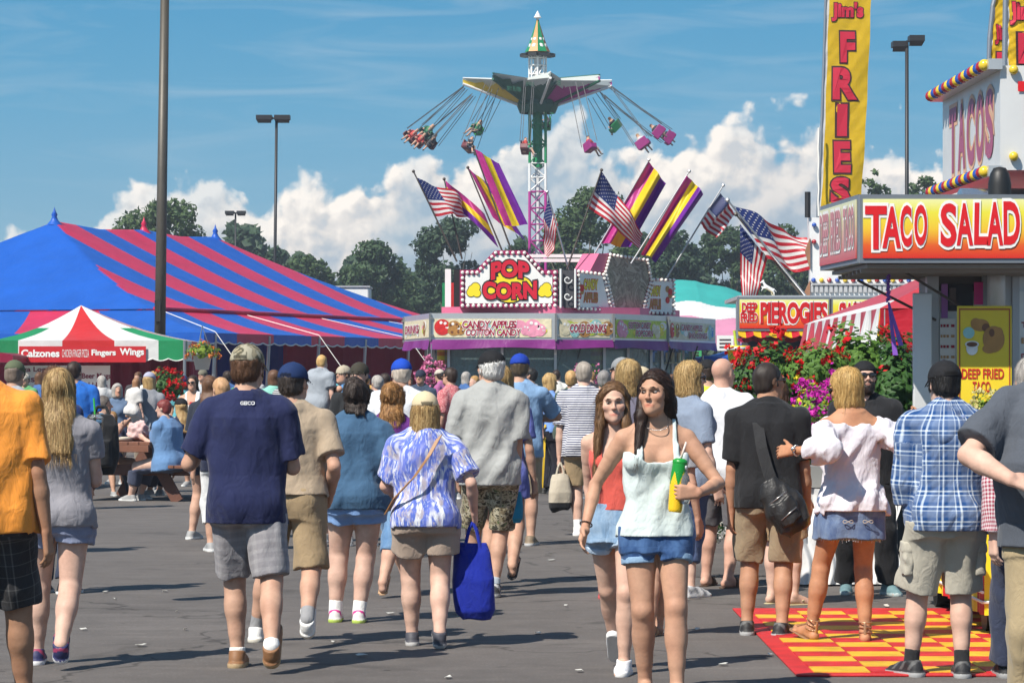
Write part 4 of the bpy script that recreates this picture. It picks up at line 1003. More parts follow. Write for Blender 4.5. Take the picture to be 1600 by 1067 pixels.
    for i in range(9):
        a = (i+.2)/8.6; p = sd(min(a, 1), 1); m2 = MB(); m2.cyl((p.x-.15*out[0], p.y-.15*out[1], 0), p-Vector((0, 0, .05)), .05, n=8); m2.build('side_pole', STEEL, root)
        q = sd(min(a, 1), .02)
        if i % 2: continue
        m2 = MB(); m2.tube([q, p+Vector((0, 0, .03)), Vector((p.x+out[0]*2.1, p.y+out[1]*2.1, .1))], .012, 5); m2.build('guy_rope', ROPE, root)
    # red side walls hanging far inside
    m2 = MB(); m2.grid(lambda a, b: pt(E0+(E1-E0)*a, -Wd+.1*math.sin(a*90), 3.4*b), 90, 1, lambda a, b: 1); m2.build('side_wall', [VBLUE, VRED], root)
    m2 = MB(); m2.grid(lambda a, b: pt(E1-.5+.1*math.sin(a*80), -Wd+2*Wd*a, 3.4*b), 60, 1, lambda a, b: 1 if a > .5 else 0); m2.build('side_wall', [VBLUE, VRED], root)
    m2 = MB(); m2.grid(lambda a, b: pt(-4+.1*math.sin(a*80), -2+7*a, 3.4*b), 60, 1, lambda a, b: 1); m2.build('side_wall', [VBLUE, VRED], root)
big_tent()
# trestle tables under it
for i in range(5):
    d = 92+i*2.2; x = -8.6+i*1.05; r = empty('trestle_table', (x, d, 0), R(-20), 'folding trestle table in the shade under the striped pole tent', 'table', 'trestle tables under the big tent')
    m2 = MB(); m2.box((0, 0, .74), (1.8, .75, .04)); m2.build('table_top', VWHITE, r, world=False)
    for sx in (-.7, .7): m2 = MB(); m2.cyl((sx, -.3, .72), (sx, .3, 0), .02); m2.cyl((sx, .3, .72), (sx, -.3, 0), .02); m2.build('leg', STEEL, r, world=False)

# ---------------------------------------------------------------- peaked frame tent with the menu banner
INK = mat('sign_ink_dark', (.05, .02, .025), .6); SIGNRED = mat('sign_red', (.52, .012, .018), .5, var=.06); SIGNWHITE = mat('sign_white', (.80, .79, .76), .45, var=.04)
def calzone_tent():
    d = 68.; h = 2.13; x0 = GX(138, d); cy_ = d+h; ze, zp = 2.42, 3.13+.02
    r = empty('frame_tent', (x0, cy_, 0), 0, 'red white and green peaked food tent with a menu banner', 'tent')
    C4 = [Vector((x0-h, cy_-h, ze)), Vector((x0+h, cy_-h, ze)), Vector((x0+h, cy_+h, ze)), Vector((x0-h, cy_+h, ze))]; A = Vector((x0-.46, cy_, zp+.10))
    segs = [2, 1, 0, 1, 2]     # green white red white green fans
    mb = MB()
    for k in range(4):
        p, q = C4[k], C4[(k+1) % 4]; N = 30
        for j in range(8):
            for i in range(N):
                def S(a, b): e = p.lerp(q, a); w = e.lerp(A, b); w.z -= .12*math.sin(b*math.pi)*1.0; return w
                a0, a1, b0, b1 = i/N, (i+1)/N, j/8, (j+1)/8
                u = (a0+a1)/2; bm = (b0+b1)/2; xx = (u-.5)*(1-bm*0)       # stripes converge on the peak
                c = 2 if abs(xx) > .36 and bm < .55 else 1 if abs(xx) > .14 else 0
                if abs(xx) > .36 and bm >= .55: c = 0 if k % 2 else 1
                mb.add([S(a0, b0), S(a1, b0), S(a1, b1), S(a0, b1)], [(0, 1, 2, 3)], c)
    mb.build('roof', [VRED2, VWHITE, VGREEN], r, True)
    mb = MB(); tr = MB(); zb = 1.97
    for k in range(4):
        p, q = C4[k], C4[(k+1) % 4]; N = 96; last = None
        for i in range(N):
            a0, a1 = i/N, (i+1)/N; xx = (a0+a1)/2-.5; c = 2 if abs(xx) > .36 else 1 if abs(xx) > .14 else 0
            dz = [ze-zb-.05+.05*abs(math.sin(a*12*math.pi)) for a in (a0, a1)]; P, Q = p.lerp(q, a0), p.lerp(q, a1)
            mb.add([P, Q, Q-Vector((0, 0, dz[1])), P-Vector((0, 0, dz[0]))], [(0, 1, 2, 3)], c); tr.cyl(P-Vector((0, .006, dz[0])), Q-Vector((0, .006, dz[1])), .013, n=5)
    mb.build('valance', [VRED2, VWHITE, VGREEN], r); tr.build('valance_trim', VWHITE, r)
    for c in C4: mb = MB(); mb.cyl((c.x, c.y, 0), c, .035, n=10); mb.build('pole', STEEL, r)
    # banner
    y = cy_-h-.05; a, b = W(30, 566, y), W(228, 541, y); mb = MB(); mb.box(((a.x+b.x)/2, y, (a.z+b.z)/2), (b.x-a.x, .02, b.z-a.z)); ban = mb.build('banner', SIGNRED, r)
    mb = MB(); s = y/F_PX
    for txt, px0, px1, py0, py1 in (('Calzones', 33, 93, 546, 558), ('CHICKEN FINGER PIZZA', 97, 139, 546, 558), ('Fingers', 143, 181, 546, 558), ('Wings', 187, 225, 544, 558)):
        put_text(mb, txt, W(px0, py1, y-.012), (1, 0, 0), (0, 0, 1), (px1-px0)*s, (py1-py0)*s, bold=.035 if len(txt) < 12 else -.004)
    l = mb.build('lettering', SIGNWHITE, ban); l.location = -Vector((0, 0, 0))
    # counter and menu boards below the roof
    yb = cy_-h+.9; mb = MB(); a, b = W(22, 640, yb), W(172, 571, yb); mb.box(((a.x+b.x)/2, yb, (a.z+b.z)/2), (b.x-a.x, .05, b.z-a.z)); bd = mb.build('menu_board', SIGNWHITE, r); s = yb/F_PX; mb = MB()
    for txt, px0, px1, py0, py1 in (('Pizza Logs', 14, 68, 573, 583), ('Also in', 22, 76, 587, 597), ('Soda', 96, 117, 583, 594), ('Beer Mugs', 120, 165, 583, 594), ('Sold Here', 112, 160, 597, 608)):
        put_text(mb, txt, W(px0+8, py1, yb-.03), (1, 0, 0), (0, 0, 1), (px1-px0)*s, (py1-py0)*s, bold=.02)
    mb.build('lettering', mat('maroon_ink', (.22, .02, .05), .6), bd)
    mb = MB(); mb.box((x0, cy_-h+.35, .5), (2*h-.3, .5, 1.0)); mb.build('counter', SIGNWHITE, r)
    mb = MB(); mb.grid(lambda a, b: Vector((x0-h+2*h*a, cy_+h-.1+.06*math.sin(a*60), 2.4*b)), 80, 1); mb.grid(lambda a, b: Vector((x0+h-.1+.06*math.sin(a*60), cy_+.2+(h-.3)*a, 2.4*b)), 60, 1); mb.build('side_wall', vinyl('vinyl_maroon', (.30, .012, .05)), r)
VRED2 = vinyl('vinyl_signal_red', (.62, .03, .03))
calzone_tent()
# maroon awning of a neighbour at the left edge
mb = MB(); d = 66.; a = W(-60, 552, d); b = W(20, 566, d); mb.prism([W(-60, 551, d), W(4, 551, d), W(20, 555, d), W(20, 566, d), W(-60, 566, d)], (0, 2.2, 0)); r = empty('food_stand', (a.x, d, 0), 0, 'dark maroon awning of a food stand cut by the left edge', 'stand'); mb.build('awning', vinyl('vinyl_maroon', (.30, .012, .05)), r)
mb = MB(); mb.cyl((b.x-.1, d+.1, 0), (b.x-.1, d+.1, b.z+.1), .03); mb.build('pole', STEEL, r); mb = MB(); mb.box((a.x+.4, d+1.4, .6), (1.2, 1.4, 1.2)); mb.build('counter', SIGNWHITE, r)

# ---------------------------------------------------------------- lamp posts
POLE = mat('bronze_pole', (.085, .075, .06), .5, .3, var=.15, vscale=2); POLED = mat('dark_pole', (.03, .03, .032), .5, .3)
def lamp_post(px, d, ztop, r, label, heads, m, lean=0):
    x = GX(px, d); e = empty('lamp_post', (x, d, 0), 0, label, 'lamp post')
    mb = MB(); mb.cyl((x, d, 0), (x+lean, d, ztop), r, r*.72, 16); mb.build('pole', m, e, True)
    for i in range(4): pass
    mb = MB(); mb.cyl((x, d, 0), (x, d, .9), .32 if r > .1 else .25, n=20); mb.build('concrete_base', mat('concrete', (.4, .39, .36), .9, var=.15), e)
    if r > .12:
        mb = MB(); mb.box((x+.0, d-r-.01, 3.2), (.14, .05, .5)); mb.build('access_cover', POLED, e)
    for hx, w, dy, dz in heads:
        mb = MB(); mb.box((x+hx, d+dy, ztop+dz), (w, .55, .17)); mb.add([(x+hx-w*.5, d+dy-.275, ztop+dz-.085), (x+hx+w*.5, d+dy-.275, ztop+dz-.085), (x+hx+w*.42, d+dy+.2, ztop+dz-.2), (x+hx-w*.42, d+dy+.2, ztop+dz-.2)], [(0, 1, 2, 3)]); h_ = mb.build('lamp_head', POLED, e)
        mb = MB(); mb.box((x+hx, d+dy, ztop+dz-.094), (w*.8, .42, .012)); mb.build('lens', mat('lamp_glass', (.5, .5, .48), .2), h_)
        mb = MB(); mb.cyl((x, d, ztop+dz-.03), (x+hx, d+dy, ztop+dz), .04, n=8); mb.build('bracket', POLED, e)
lamp_post(247.5, 74, 11.2, .145, 'thick bronze lamp post rising out of the top edge behind the food tent', [(-.55, .7, 0, 0), (.55, .7, 0, 0)], POLE, .16)
lamp_post(427, 122, 1.57+408/F_PX*122, .075, 'tall dark twin-headed lamp post right of the bronze post', [(-.36, .62, 0, 0), (.36, .62, 0, 0)], POLED, .13)
lamp_post(368, 190, 1.57+260/F_PX*190, .075, 'small distant twin-headed lamp post beyond the striped tent ridge', [(-.36, .55, 0, 0), (.36, .55, 0, 0)], POLED, 0)
lamp_post(1417, 94, 1.57+524/F_PX*94, .075, 'dark twin-headed lamp post right of the yellow feather flag', [(-.2, .46, 2.0*.1, -.02), (.22, .46, -.5, .08)], POLED, 0)

# ---------------------------------------------------------------- swing ride
MAG, PURP, GRN, WHT, YEL = mat('paint_magenta', (.42, .03, .25), .4, var=.06), mat('paint_purple', (.2, .03, .3), .45), mat('paint_green', (.01, .23, .08), .4, var=.08), mat('paint_white', (.75, .75, .74), .4, var=.05), mat('paint_yellow', (.75, .52, .03), .45, var=.06)
DGRN = mat('paint_dark_green', (.012, .09, .05), .45)
def swing_ride():
    d = 190.; s = d/F_PX; x = GX(840, d); e = empty('swing_ride', (x, d, 0), 0, 'tall green white and magenta tower swing ride with flying chairs', 'fairground ride')
    Z = lambda py: EYE+(HOR-py)*s
    r = 12.5*s
    for name, z0, z1, m in (('lower_tower', 0, Z(300), MAG), ('middle_tower', Z(300), Z(256), WHT), ('upper_tower', Z(256), Z(165), GRN)):
        mb = MB()
        for sx in (-1, 1):
            for sy in (-1, 1): mb.cyl((x+sx*r, d+sy*r, z0), (x+sx*r, d+sy*r, z1), .085, n=8)
        n = max(2, int((z1-z0)/.95)); 
        for i in range(n):
            a, b = z0+(z1-z0)*i/n, z0+(z1-z0)*(i+1)/n
            for k in range(4):
                p = [(-1, -1), (1, -1), (1, 1), (-1, 1)]; q0, q1 = p[k], p[(k+1) % 4]
                if i % 2: q0, q1 = q1, q0
                mb.cyl((x+q0[0]*r, d+q0[1]*r, a), (x+q1[0]*r, d+q1[1]*r, b), .05, n=6); mb.cyl((x+q0[0]*r, d+q0[1]*r, b), (x+q1[0]*r, d+q1[1]*r, b), .04, n=6)
        mb.build(name, m, e)
    mb = MB(); mb.cyl((x, d, 0), (x, d, Z(165)), .16, n=10); mb.build('core_pipe', WHT, e)
    mb = MB(); mb.cyl((x, d, Z(262)), (x, d, Z(170)), r*.62, n=12); mb.build('lift_column', GRN, e)
    # lantern cage above the canopy
    mb = MB(); 
    for k in range(8):
        a = k*math.pi/4; mb.cyl((x+r*1.05*math.cos(a), d+r*1.05*math.sin(a), Z(128)), (x+r*1.05*math.cos(a), d+r*1.05*math.sin(a), Z(84)), .06, n=6)
        b = a+math.pi/4; mb.cyl((x+r*1.05*math.cos(a), d+r*1.05*math.sin(a), Z(120)), (x+r*1.05*math.cos(b), d+r*1.05*math.sin(b), Z(104)), .04, n=6)
    for py in (118, 104, 92): mb.lathe([(r*1.0, Z(py)), (r*1.12, Z(py)+.04), (r*1.0, Z(py)+.09)], (x, d, 0), 16)
    mb.cyl((x, d, Z(130)), (x, d, Z(84)), .25, n=10); mb.build('lantern_cage', WHT, e)
    mb = MB(); 
    for k in range(10):
        a = k*math.pi/5; mb.box((x+.85*math.cos(a), d+.85*math.sin(a), Z(87)), (.5, .5, .16), Matrix.Rotation(a, 3, 'Z'))
    mb.build('speaker_ring', mat('dark_plastic', (.02, .02, .02), .5), e)
    mb = MB(); prof = [(20*s, Z(82)), (14*s, Z(70)), (8*s, Z(52)), (3*s, Z(36)), (.02, Z(26))]; n = 8
    for k in range(n):
        for (r0, z0), (r1, z1) in zip(prof[:-1], prof[1:]):
            a, b = k*2*math.pi/n+R(-90), (k+1)*2*math.pi/n+R(-90)
            mb.add([(x+r0*math.cos(a), d+r0*math.sin(a), z0), (x+r0*math.cos(b), d+r0*math.sin(b), z0), (x+r1*math.cos(b), d+r1*math.sin(b), z1), (x+r1*math.cos(a), d+r1*math.sin(a), z1)], [(0, 1, 2, 3)], k % 2)
        for (rr, zz, sz) in ((14.5*s, Z(74), .15), (10.5*s, Z(63), .11)):
            a = (k+.5)*2*math.pi/n+R(-90); mb.sph((x+rr*.86*math.cos(a), d+rr*.86*math.sin(a), zz), (.05+sz*abs(math.sin(a)), .05+sz*abs(math.cos(a)), sz*1.4), 8, 2)
    mb.build('spire', [GRN, mat('paint_orange', (.5, .2, .02), .45), WHT], e)
    mb = MB(); mb.lathe([(.07, Z(38)), (.07, Z(30)), (.24, Z(28)), (.0, Z(17))], (x, d, 0), 12); mb.build('spire_tip', WHT, e)
    # star shaped canopy: eight pointed wings
    Rw = 118*s; zc = Z(165); zt = Z(128)
    cols = [GRN, MAG, YEL, DGRN]
    for k in range(8):
        a = k*math.pi/4+R(9); u = Vector((math.cos(a), math.sin(a), 0)); v = Vector((-math.sin(a), math.cos(a), 0)); c = Vector((x, d, 0))
        tip = c+u*Rw+Vector((0, 0, Z(133))); bot = c+u*.75+Vector((0, 0, zc)); top = c+u*.7+Vector((0, 0, zt+.1)); tl, trr = c+u*1.3-v*1.55+Vector((0, 0, zt-.1)), c+u*1.3+v*1.55+Vector((0, 0, zt-.1))
        tu = tip+Vector((0, 0, .35)); mb = MB(); ci = [1, 1, 0, 0, 2, 3, 3, 1][k]
        for sd_, e1 in ((-1, tl), (1, trr)):
            f = [bot, tip, tu, e1]; mb.add(f if sd_ > 0 else f[::-1], [(0, 1, 2, 3)], 0)
            # jagged coloured band along the lower edge of the pale side panel
            o_ = (v*sd_*.05+Vector((0, 0, -.05))); ts = [0, .14, .2, .34, .42, .58, .66, .8, 1]; hs_ = [.86, .48, .9, .46, .85, .45, .8, .6, .9]
            up_ = [bot.lerp(tip, t)+(e1.lerp(tu, t)-bot.lerp(tip, t))*q_+o_ for t, q_ in zip(ts, hs_)]; lo_ = [bot.lerp(tip, t)+o_*.6 for t in ts]
            for j in range(8): mb.add([lo_[j], lo_[j+1], up_[j+1], up_[j]], [(0, 1, 2, 3)], 1)
        mb.add([top, tl, tu, trr], [(0, 1, 2, 3)], 2)
        mb.build('canopy_wing', [mat('canopy_white', (.66, .70, .66), .5), [GRN, MAG, YEL, DGRN][ci], mat('canopy_top', (.5, .55, .5), .5)], e)
        mb = MB(); mb.cyl(c+u*.6+Vector((0, 0, zc-.2)), tip, .09, n=8); mb.cyl(top, tu, .05, n=6); mb.build('wing_arm', DGRN if k % 2 else WHT, e)
    mb = MB(); mb.lathe([(1.1, zc-.5), (1.3, zc), (1.25, zc+.3)], (x, d, 0), 16); mb.build('hub', DGRN, e)
    for px0, px1, py, h in ((792, 814, 138, 7), (861, 876, 131, 7), (822, 834, 131, 6)):
        mb = MB(); put_text(mb, 'SKY FLYER', W(px0, py+h/2, d-4.2), (1, 0, .10 if px0 > 850 else -.1), (0, 0, 1), (px1-px0)*s*1.0, h*s, bold=.03); mb.build('lettering', DGRN, e)
    # chairs hang outwards; (photo px, py, colour, depth offset)
    seats = [(640, 214, 0, 0), (652, 222, 1, -1), (665, 208, 2, 1), (671, 224, 0, 2), (745, 202, 3, 5), (732, 230, 0, -5), (820, 232, 0, -6.3), (855, 194, 3, 6.2), (922, 230, 4, -5), (961, 198, 3, 3.5), (1005, 225, 4, -2), (1030, 207, 4, 0), (1046, 216, 4, 1.5)]
    chain = MB(); SEATM = [mat('seat_dark_red', (.12, .02, .025), .5), mat('seat_dark_red', (.12, .02, .02)), mat('seat_teal', (.02, .12, .09), .5), mat('seat_green', (.01, .20, .05), .45), mat('seat_magenta', (.26, .015, .15), .45)]
    out = []
    for px, py, ci, dy in seats:
        p = W(px, py, d+dy); rad = Vector((p.x-x, dy, 0)); 
        if rad.length < .5: rad = Vector((0, dy, 0))
        u = rad.normalized(); v = Vector((-u.y, u.x, 0)); an = Vector((x, d, 0))+u*(Rw*.93)+Vector((0, 0, Z(142)))
        up = (an-p).normalized(); fw = v; M = Matrix((fw.cross(up).normalized(), fw, up)).transposed()
        mb = MB(); sz = 1.0
        mb.box(p+M @ Vector((0, .02, -.2)), (.78, .42, .08), M); mb.box(p+M @ Vector((0, -.2, .06)), (.78, .08, .56), M); mb.box(p+M @ Vector((-.40, 0, -.05)), (.06, .42, .3), M); mb.box(p+M @ Vector((.40, 0, -.05)), (.06, .42, .3), M)
        sw = mb.build('swing_seat', SEATM[ci], e, bevel=.03)
        mb = MB()
        for sx in (-.5, .5):
            for sy in (-.25, .25): mb.cyl(p+M @ Vector((sx, sy, .2)), an+M @ Vector((sx*.7, sy, 0)), .026, n=4, cap=False)
        mb.build('chain', mat('chain_steel', (.1, .1, .1), .5, .5), sw)
        out.append((p, M, ci))
    return out
SWINGS = swing_ride()
# ---------------------------------------------------------------- flags
FRED, FWHITE, FNAVY = [vinyl('flag_'+n, c, .25) for n, c in (('red', (.50, .02, .035)), ('white', (.74, .73, .71)), ('navy', (.02, .035, .16)))]
FMAG, FYEL, FPUR = [vinyl('flag_'+n, c, .25) for n, c in (('magenta', (.50, .04, .25)), ('yellow', (.78, .60, .02)), ('purple', (.17, .02, .32)))]
def flag(label, d, pole, corners, kind, seed=0, amp=.10, pm=None, ddepth=(0, 0, 0, 0)):
    """pole: tip and foot in photo px; corners: hoist top, hoist bottom, fly top, fly bottom"""
    a, b = W(*pole[0], d), W(*pole[1], d); e = empty('flag', tuple(b), 0, label, 'flag', 'flags flying over the stands')
    mb = MB(); mb.cyl(b, a, .022, .016, 8); mb.sph(a, .04, 8); mb.build('flagpole', pm or STEEL, e)
    ht, hb, ft, fb = [W(*c, d+k) for c, k in zip(corners, ddepth)]
    L = ((ft-ht).length+(fb-hb).length)/2; Wd = (ht-hb).length; r = np.random.default_rng(seed); ph = r.uniform(0, 6)
    def S(a, b):      # a along the fly, b from the top edge down
        p = ht.lerp(ft, a).lerp(hb.lerp(fb, a), b); k = a**.7 if kind == 'us' else min(1, 4*a*(1)+.15)
        w = 1.6*amp*k*(math.sin(a*7+b*2.0+ph)+.5*math.sin(a*13-b*3+ph*2)); n = (ft-ht).cross(hb-ht).normalized()
        if n.y > 0: n = -n
        return p+n*w+Vector((0, 0, -.25*amp*k*math.sin(a*6+ph)))
    mb = MB()
    if kind == 'us':
        mb.grid(S, 40, 39, lambda a, b: 2 if a < .4 and b < 7/13 else (0 if int(b*13) % 2 == 0 else 1))
        cl = mb.build('cloth', [FRED, FWHITE, FNAVY], e, True)
        mb = MB()
        for j in range(9):
            for i in range(6 if j % 2 == 0 else 5):
                ca = (.035+.066*i+(.033 if j % 2 else 0)); cb = (.035+.0585*j)*.95; pts = []; R0 = .021
                for q in range(10):
                    rr = R0 if q % 2 == 0 else R0*.42; t = q*math.pi/5; pts.append((ca+rr*math.sin(t)*.62, cb-rr*math.cos(t)))
                n = (S(ca+.01, cb)-S(ca, cb)).cross(S(ca, cb+.01)-S(ca, cb)).normalized()
                for sg in (1, -1):
                    vs = [S(*q)+n*.012*sg for q in pts]; mb.add(vs+[S(ca, cb)+n*.012*sg], [(q, (q+1) % 10, 10) for q in range(10)])
        mb.build('stars', FWHITE, cl)
    else:
        mb.grid(S, 30, 24, lambda a, b: min(2, int(a*3)) if kind == 'tri' else min(2, int(b*3))); mb.build('cloth', [FMAG, FYEL, FPUR], e, True)
DP = mat('dark_wood_pole', (.06, .05, .045), .6)
K = 71.5
flag('stars and stripes flag leftmost above the popcorn stand', K, ((646, 268), (714, 409)), ((652, 278), (680, 338), (733, 312), (737, 336)), 'us', 1, .12, DP, (0, 0, .5, .5))
flag('narrow edge-on magenta and yellow flag right of the leftmost stars and stripes', K+.4, ((694, 280), (722, 405)), ((696, 282), (701, 312), (757, 333), (779, 386)), 'row', 2, .08, DP)
flag('half hidden tricolour flag peeking out behind the large upright one', K+1.2, ((731, 262), (790, 405)), ((732, 263), (770, 340), (765, 290), (823, 378)), 'tri', 3, .08, DP)
flag('large upright magenta yellow and purple flag left of the ride tower', K-.3, ((739, 229), (803, 402)), ((740, 232), (789, 353), (780, 256), (824, 352)), 'tri', 4, .035, DP, (0, 0, .1, .1))
flag('limp stars and stripes flag hanging in front of the ride tower', K, ((855, 300), (888, 420)), ((856, 303), (872, 352), (846, 392), (861, 402)), 'us', 5, .08, None, (0, 0, .3, .3))
flag('large stars and stripes flag right of the ride tower', K-.5, ((940, 266), (886, 420)), ((940, 268), (917, 323), (1006, 366), (1006, 391)), 'us', 6, .13, DP, (0, 0, .4, .5))
flag('upper leaning tricolour flag behind the large stars and stripes', K+.6, ((1014, 250), (927, 400)), ((1013, 252), (938, 381), (1041, 287), (985, 386)), 'tri', 7, .1, None)
flag('lower leaning tricolour flag with its corner beside the roof sign', K-.2, ((1077, 268), (986, 412)), ((1073, 274), (1001, 397), (1099, 302), (1025, 408)), 'tri', 8, .12, None)
flag('small stars and stripes flag on a long white pole over the teal tent', K, ((1130, 290), (1042, 434)), ((1126, 302), (1093, 348), (1152, 338), (1113, 370)), 'us', 9, .1, None, (0, 0, .3, .3))
flag('big stars and stripes flag streaming right over the pierogies sign', 52., ((1137, 313), (1262, 466)), ((1143, 320), (1200, 405), (1262, 372), (1276, 432)), 'us', 10, .12, None, (0, 0, .6, .5))
flag('drooping stars and stripes flag hanging straight down beside the pierogies sign', 52.4, ((1150, 335), (1262, 474)), ((1156, 350), (1199, 404), (1158, 462), (1182, 466)), 'us', 11, .07, POLE)

# ---------------------------------------------------------------- popcorn stand
ALU = mat('aluminium', (.62, .62, .61), .35, .6, var=.06); PINK = mat('pink_paint', (.60, .13, .24), .45, var=.06); MAGT = mat('magenta_trim', (.33, .02, .10), .45); GLASS = mat('window_glass', (.07, .11, .11), .06, 0, spec=.6)
BULB = mat('bulb_glass', (.82, .78, .72), .25); PRED = mat('letter_red', (.58, .01, .03), .45); PYEL = mat('letter_yellow', (.85, .66, .02), .45); BLK = mat('ink_black', (.012, .012, .012), .5)
def frame_of(a, b):
    u = (b-a); u.z = 0; u.normalize(); return u, Vector((0, 0, 1)), u.cross(Vector((0, 0, 1)))
def blob(mb, c, u, v, r, k, lift, n=20, sx=1, sy=1):
    nn = u.cross(v); mb.add([c+u*(r*sx*math.cos(i*2*math.pi/n))+v*(r*sy*math.sin(i*2*math.pi/n))+nn*lift for i in range(n)], [tuple(range(n))], k)
PAL = [mat('print_'+n, c, .5, var=.25, vscale=9) for n, c in (('red', (.60, .02, .02)), ('caramel', (.42, .20, .05)), ('pink', (.78, .30, .42)), ('yellow', (.72, .62, .05)), ('teal', (.30, .58, .55)), ('cream', (.70, .62, .42)), ('white', (.8, .78, .74)), ('brown', (.16, .06, .025)), ('lime', (.50, .60, .06)), ('blue', (.05, .30, .55)))]
PANELM = PAL+[mat('fascia_ink', (.36, .008, .04), .5), SIGNWHITE]
def swirl():
    m = bpy.data.materials.new('swirl_print'); m.use_nodes = True; t = NT(m.node_tree); p = m.node_tree.nodes['Principled BSDF']; co = t.n('ShaderNodeTexCoord').outputs['Object']
    m.node_tree.links.new(t.ramp(t.noise(co, 1.7, 4, .55, 2.5), [(.3, (.10, .08, .06)), (.44, (.34, .30, .22)), (.52, (.16, .12, .09)), (.6, (.42, .38, .30)), (.72, (.30, .18, .09))]), p.inputs['Base Color']); p.inputs['Roughness'].default_value = .3
    return m
def popcorn():
    d0 = 69.6; e = empty('popcorn_stand', (GX(870, 72), 74, 0), 0, 'pink and white popcorn and candy stand with a lit marquee', 'food stand')
    zb, zt = 2.44, 3.06
    P = [W(p, 592, dd) for p, dd in ((632, 73.5), (672, 69.6), (868, 69.6), (958, 70.2), (1043, 72.6), (1118, 76.6))]
    back = [Vector((P[-1].x-1.0, 80, 0)), Vector((P[0].x+.5, 80, 0))]
    def off(q, k, z): c = Vector((GX(868, 74), 75, 0)); v = Vector((q.x, q.y, 0))-c; return Vector((c.x+v.x*k, c.y+v.y*k, z))
    texts = [[('DRINKS', .05, .28, .62, .74, 'r')], [('CANDY APPLES', .24, .50, .70, .90, 0), ('COTTON CANDY', .27, .08, .74, .46, 0)], [('COLD DRINKS', .20, .28, .92, .72, 0)], [('COTTON CANDY', .24, .52, .68, .90, 0), ('POPCORN', .38, .10, .72, .46, 0)], [('CANDY APPLES', .24, .52, .70, .88, 0), ('SNO CONES', .40, .10, .80, .44, 0)]]
    deco = [[(1, .82, .5, .42)], [(0, .07, .55, .45), (1, .17, .5, .42), (1, .22, .42, .3), (2, .84, .5, .5), (2, .9, .4, .35), (2, .78, .4, .3)], [(5, .12, .5, .4), (1, .5, .45, .5), (4, .3, .3, .4), (1, .95, .5, .4), (4, .72, .6, .4)], [(2, .1, .5, .5), (2, .17, .4, .4), (5, .82, .4, .4), (3, .9, .5, .35), (5, .75, .55, .3)], [(0, .06, .5, .45), (1, .17, .5, .42), (4, .88, .5, .45), (9, .93, .5, .3)]]
    for i in range(5):
        a, b = P[i], P[i+1]; u, v, n = frame_of(a, b); L = (Vector((b.x, b.y, 0))-Vector((a.x, a.y, 0))).length
        mb = MB(); q = lambda s_, z, k=0: Vector((a.x, a.y, z))+u*s_+n*k
        mb.prism([q(0, zb), q(L, zb), q(L, zt), q(0, zt)], -n*.12); fp = mb.build('fascia_panel', ALU, e)
        m = .09; mb = MB(); mb.prism([q(m, zb+.07, .002), q(L-m, zb+.07, .002), q(L-m, zt-.13, .002), q(m, zt-.13, .002)], n*.012); mb.k = 0
        pr = mb.build('printed_panel', PAL[5 if i != 3 else 8], fp)
        mb = MB(); w_, h_ = L-2*m, zt-zb-.2; o = q(m, zb+.07, .018)
        for k in range(16):     # soft colour fields of the print
            c = o+u*(w_*(.06+.88*rng.random()))+v*(h_*(.26+.48*rng.random())); blob(mb, c, u, v, h_*(.14+.12*rng.random()), [3, 4, 6, 2, 3, 8, 4, 6, 3, 2, 6, 4, 3, 8, 6, 3][k], .0003*k, 16, 1.7, .95)
        for j, (k, x, y, rr) in enumerate(deco[i]):
            c = o+u*(w_*x)+v*(h_*y)
            rr = min(rr, y, 1-y)*.96; blob(mb, c, u, v, h_*rr, k, .004+.0006*j, 22)
            for g in range(9): t = g*2.4; blob(mb, c+u*(math.cos(t)*h_*rr*.6)+v*(math.sin(t)*h_*rr*.6), u, v, h_*rr*.2, 7 if k == 1 and g % 2 else (6 if g % 3 == 0 else k), .006+.0003*g+.0006*j, 10)
        for txt, x0, y0, x1, y1, _ in texts[i]:
            for sp, k, lf in ((.075, 11, .011), (.0, 10, .014)): put_text(mb, txt, o+u*(w_*x0)+v*(h_*y0), u, v, w_*(x1-x0), h_*(y1-y0), k, .03, lf, .12, sp)
        mb.build('lettering', PANELM, pr)
        # hinges between panels
        mb = MB(); mb.box(q(.0, zb+.3, .02), (.05, .05, .62)); mb.box(q(.03, zb+.5, .03), (.09, .04, .04)); mb.box(q(.03, zb+.12, .03), (.09, .04, .04)); mb.build('hinge', mat('grey_hinge', (.25, .25, .25), .4, .5), fp)
        # purple drape under the fascia, gently billowing
        mb = MB(); n_ = max(6, int(L*6)); mb.grid(lambda s_, t_: q(s_*L, zb+.02-t_*(.20+.025*math.sin(s_*L*2.1+i)), .01+.05*t_*(1+.6*math.sin(s_*L*4+i*2))), n_, 4); mb.build('awning_drape', vinyl('drape_purple', (.24, .03, .22)), e, True)
    # roof deck + pink step
    ring = [Vector((p.x, p.y, zt)) for p in P]+[Vector((b.x, b.y, zt)) for b in back]
    mb = MB(); mb.prism([off(p, .97, zt-.05) for p in ring], (0, 0, .04)); mb.build('roof_deck', ALU, e)
    st = [W(p, 592, dd) for p, dd in ((690, 70.9), (868, 70.2), (1000, 71.8), (1062, 74.6))]; st = [Vector((p.x, p.y, zt)) for p in st]+[Vector((st[-1].x-.6, 79, zt)), Vector((st[0].x+.2, 79, zt))]
    mb = MB(); mb.prism(st, (0, 0, .17)); mb.build('pink_step', PINK, e)
    # body: counter, posts, glazing and the goods behind it
    body = [off(p, .86, 0) for p in ring]; N = len(body)
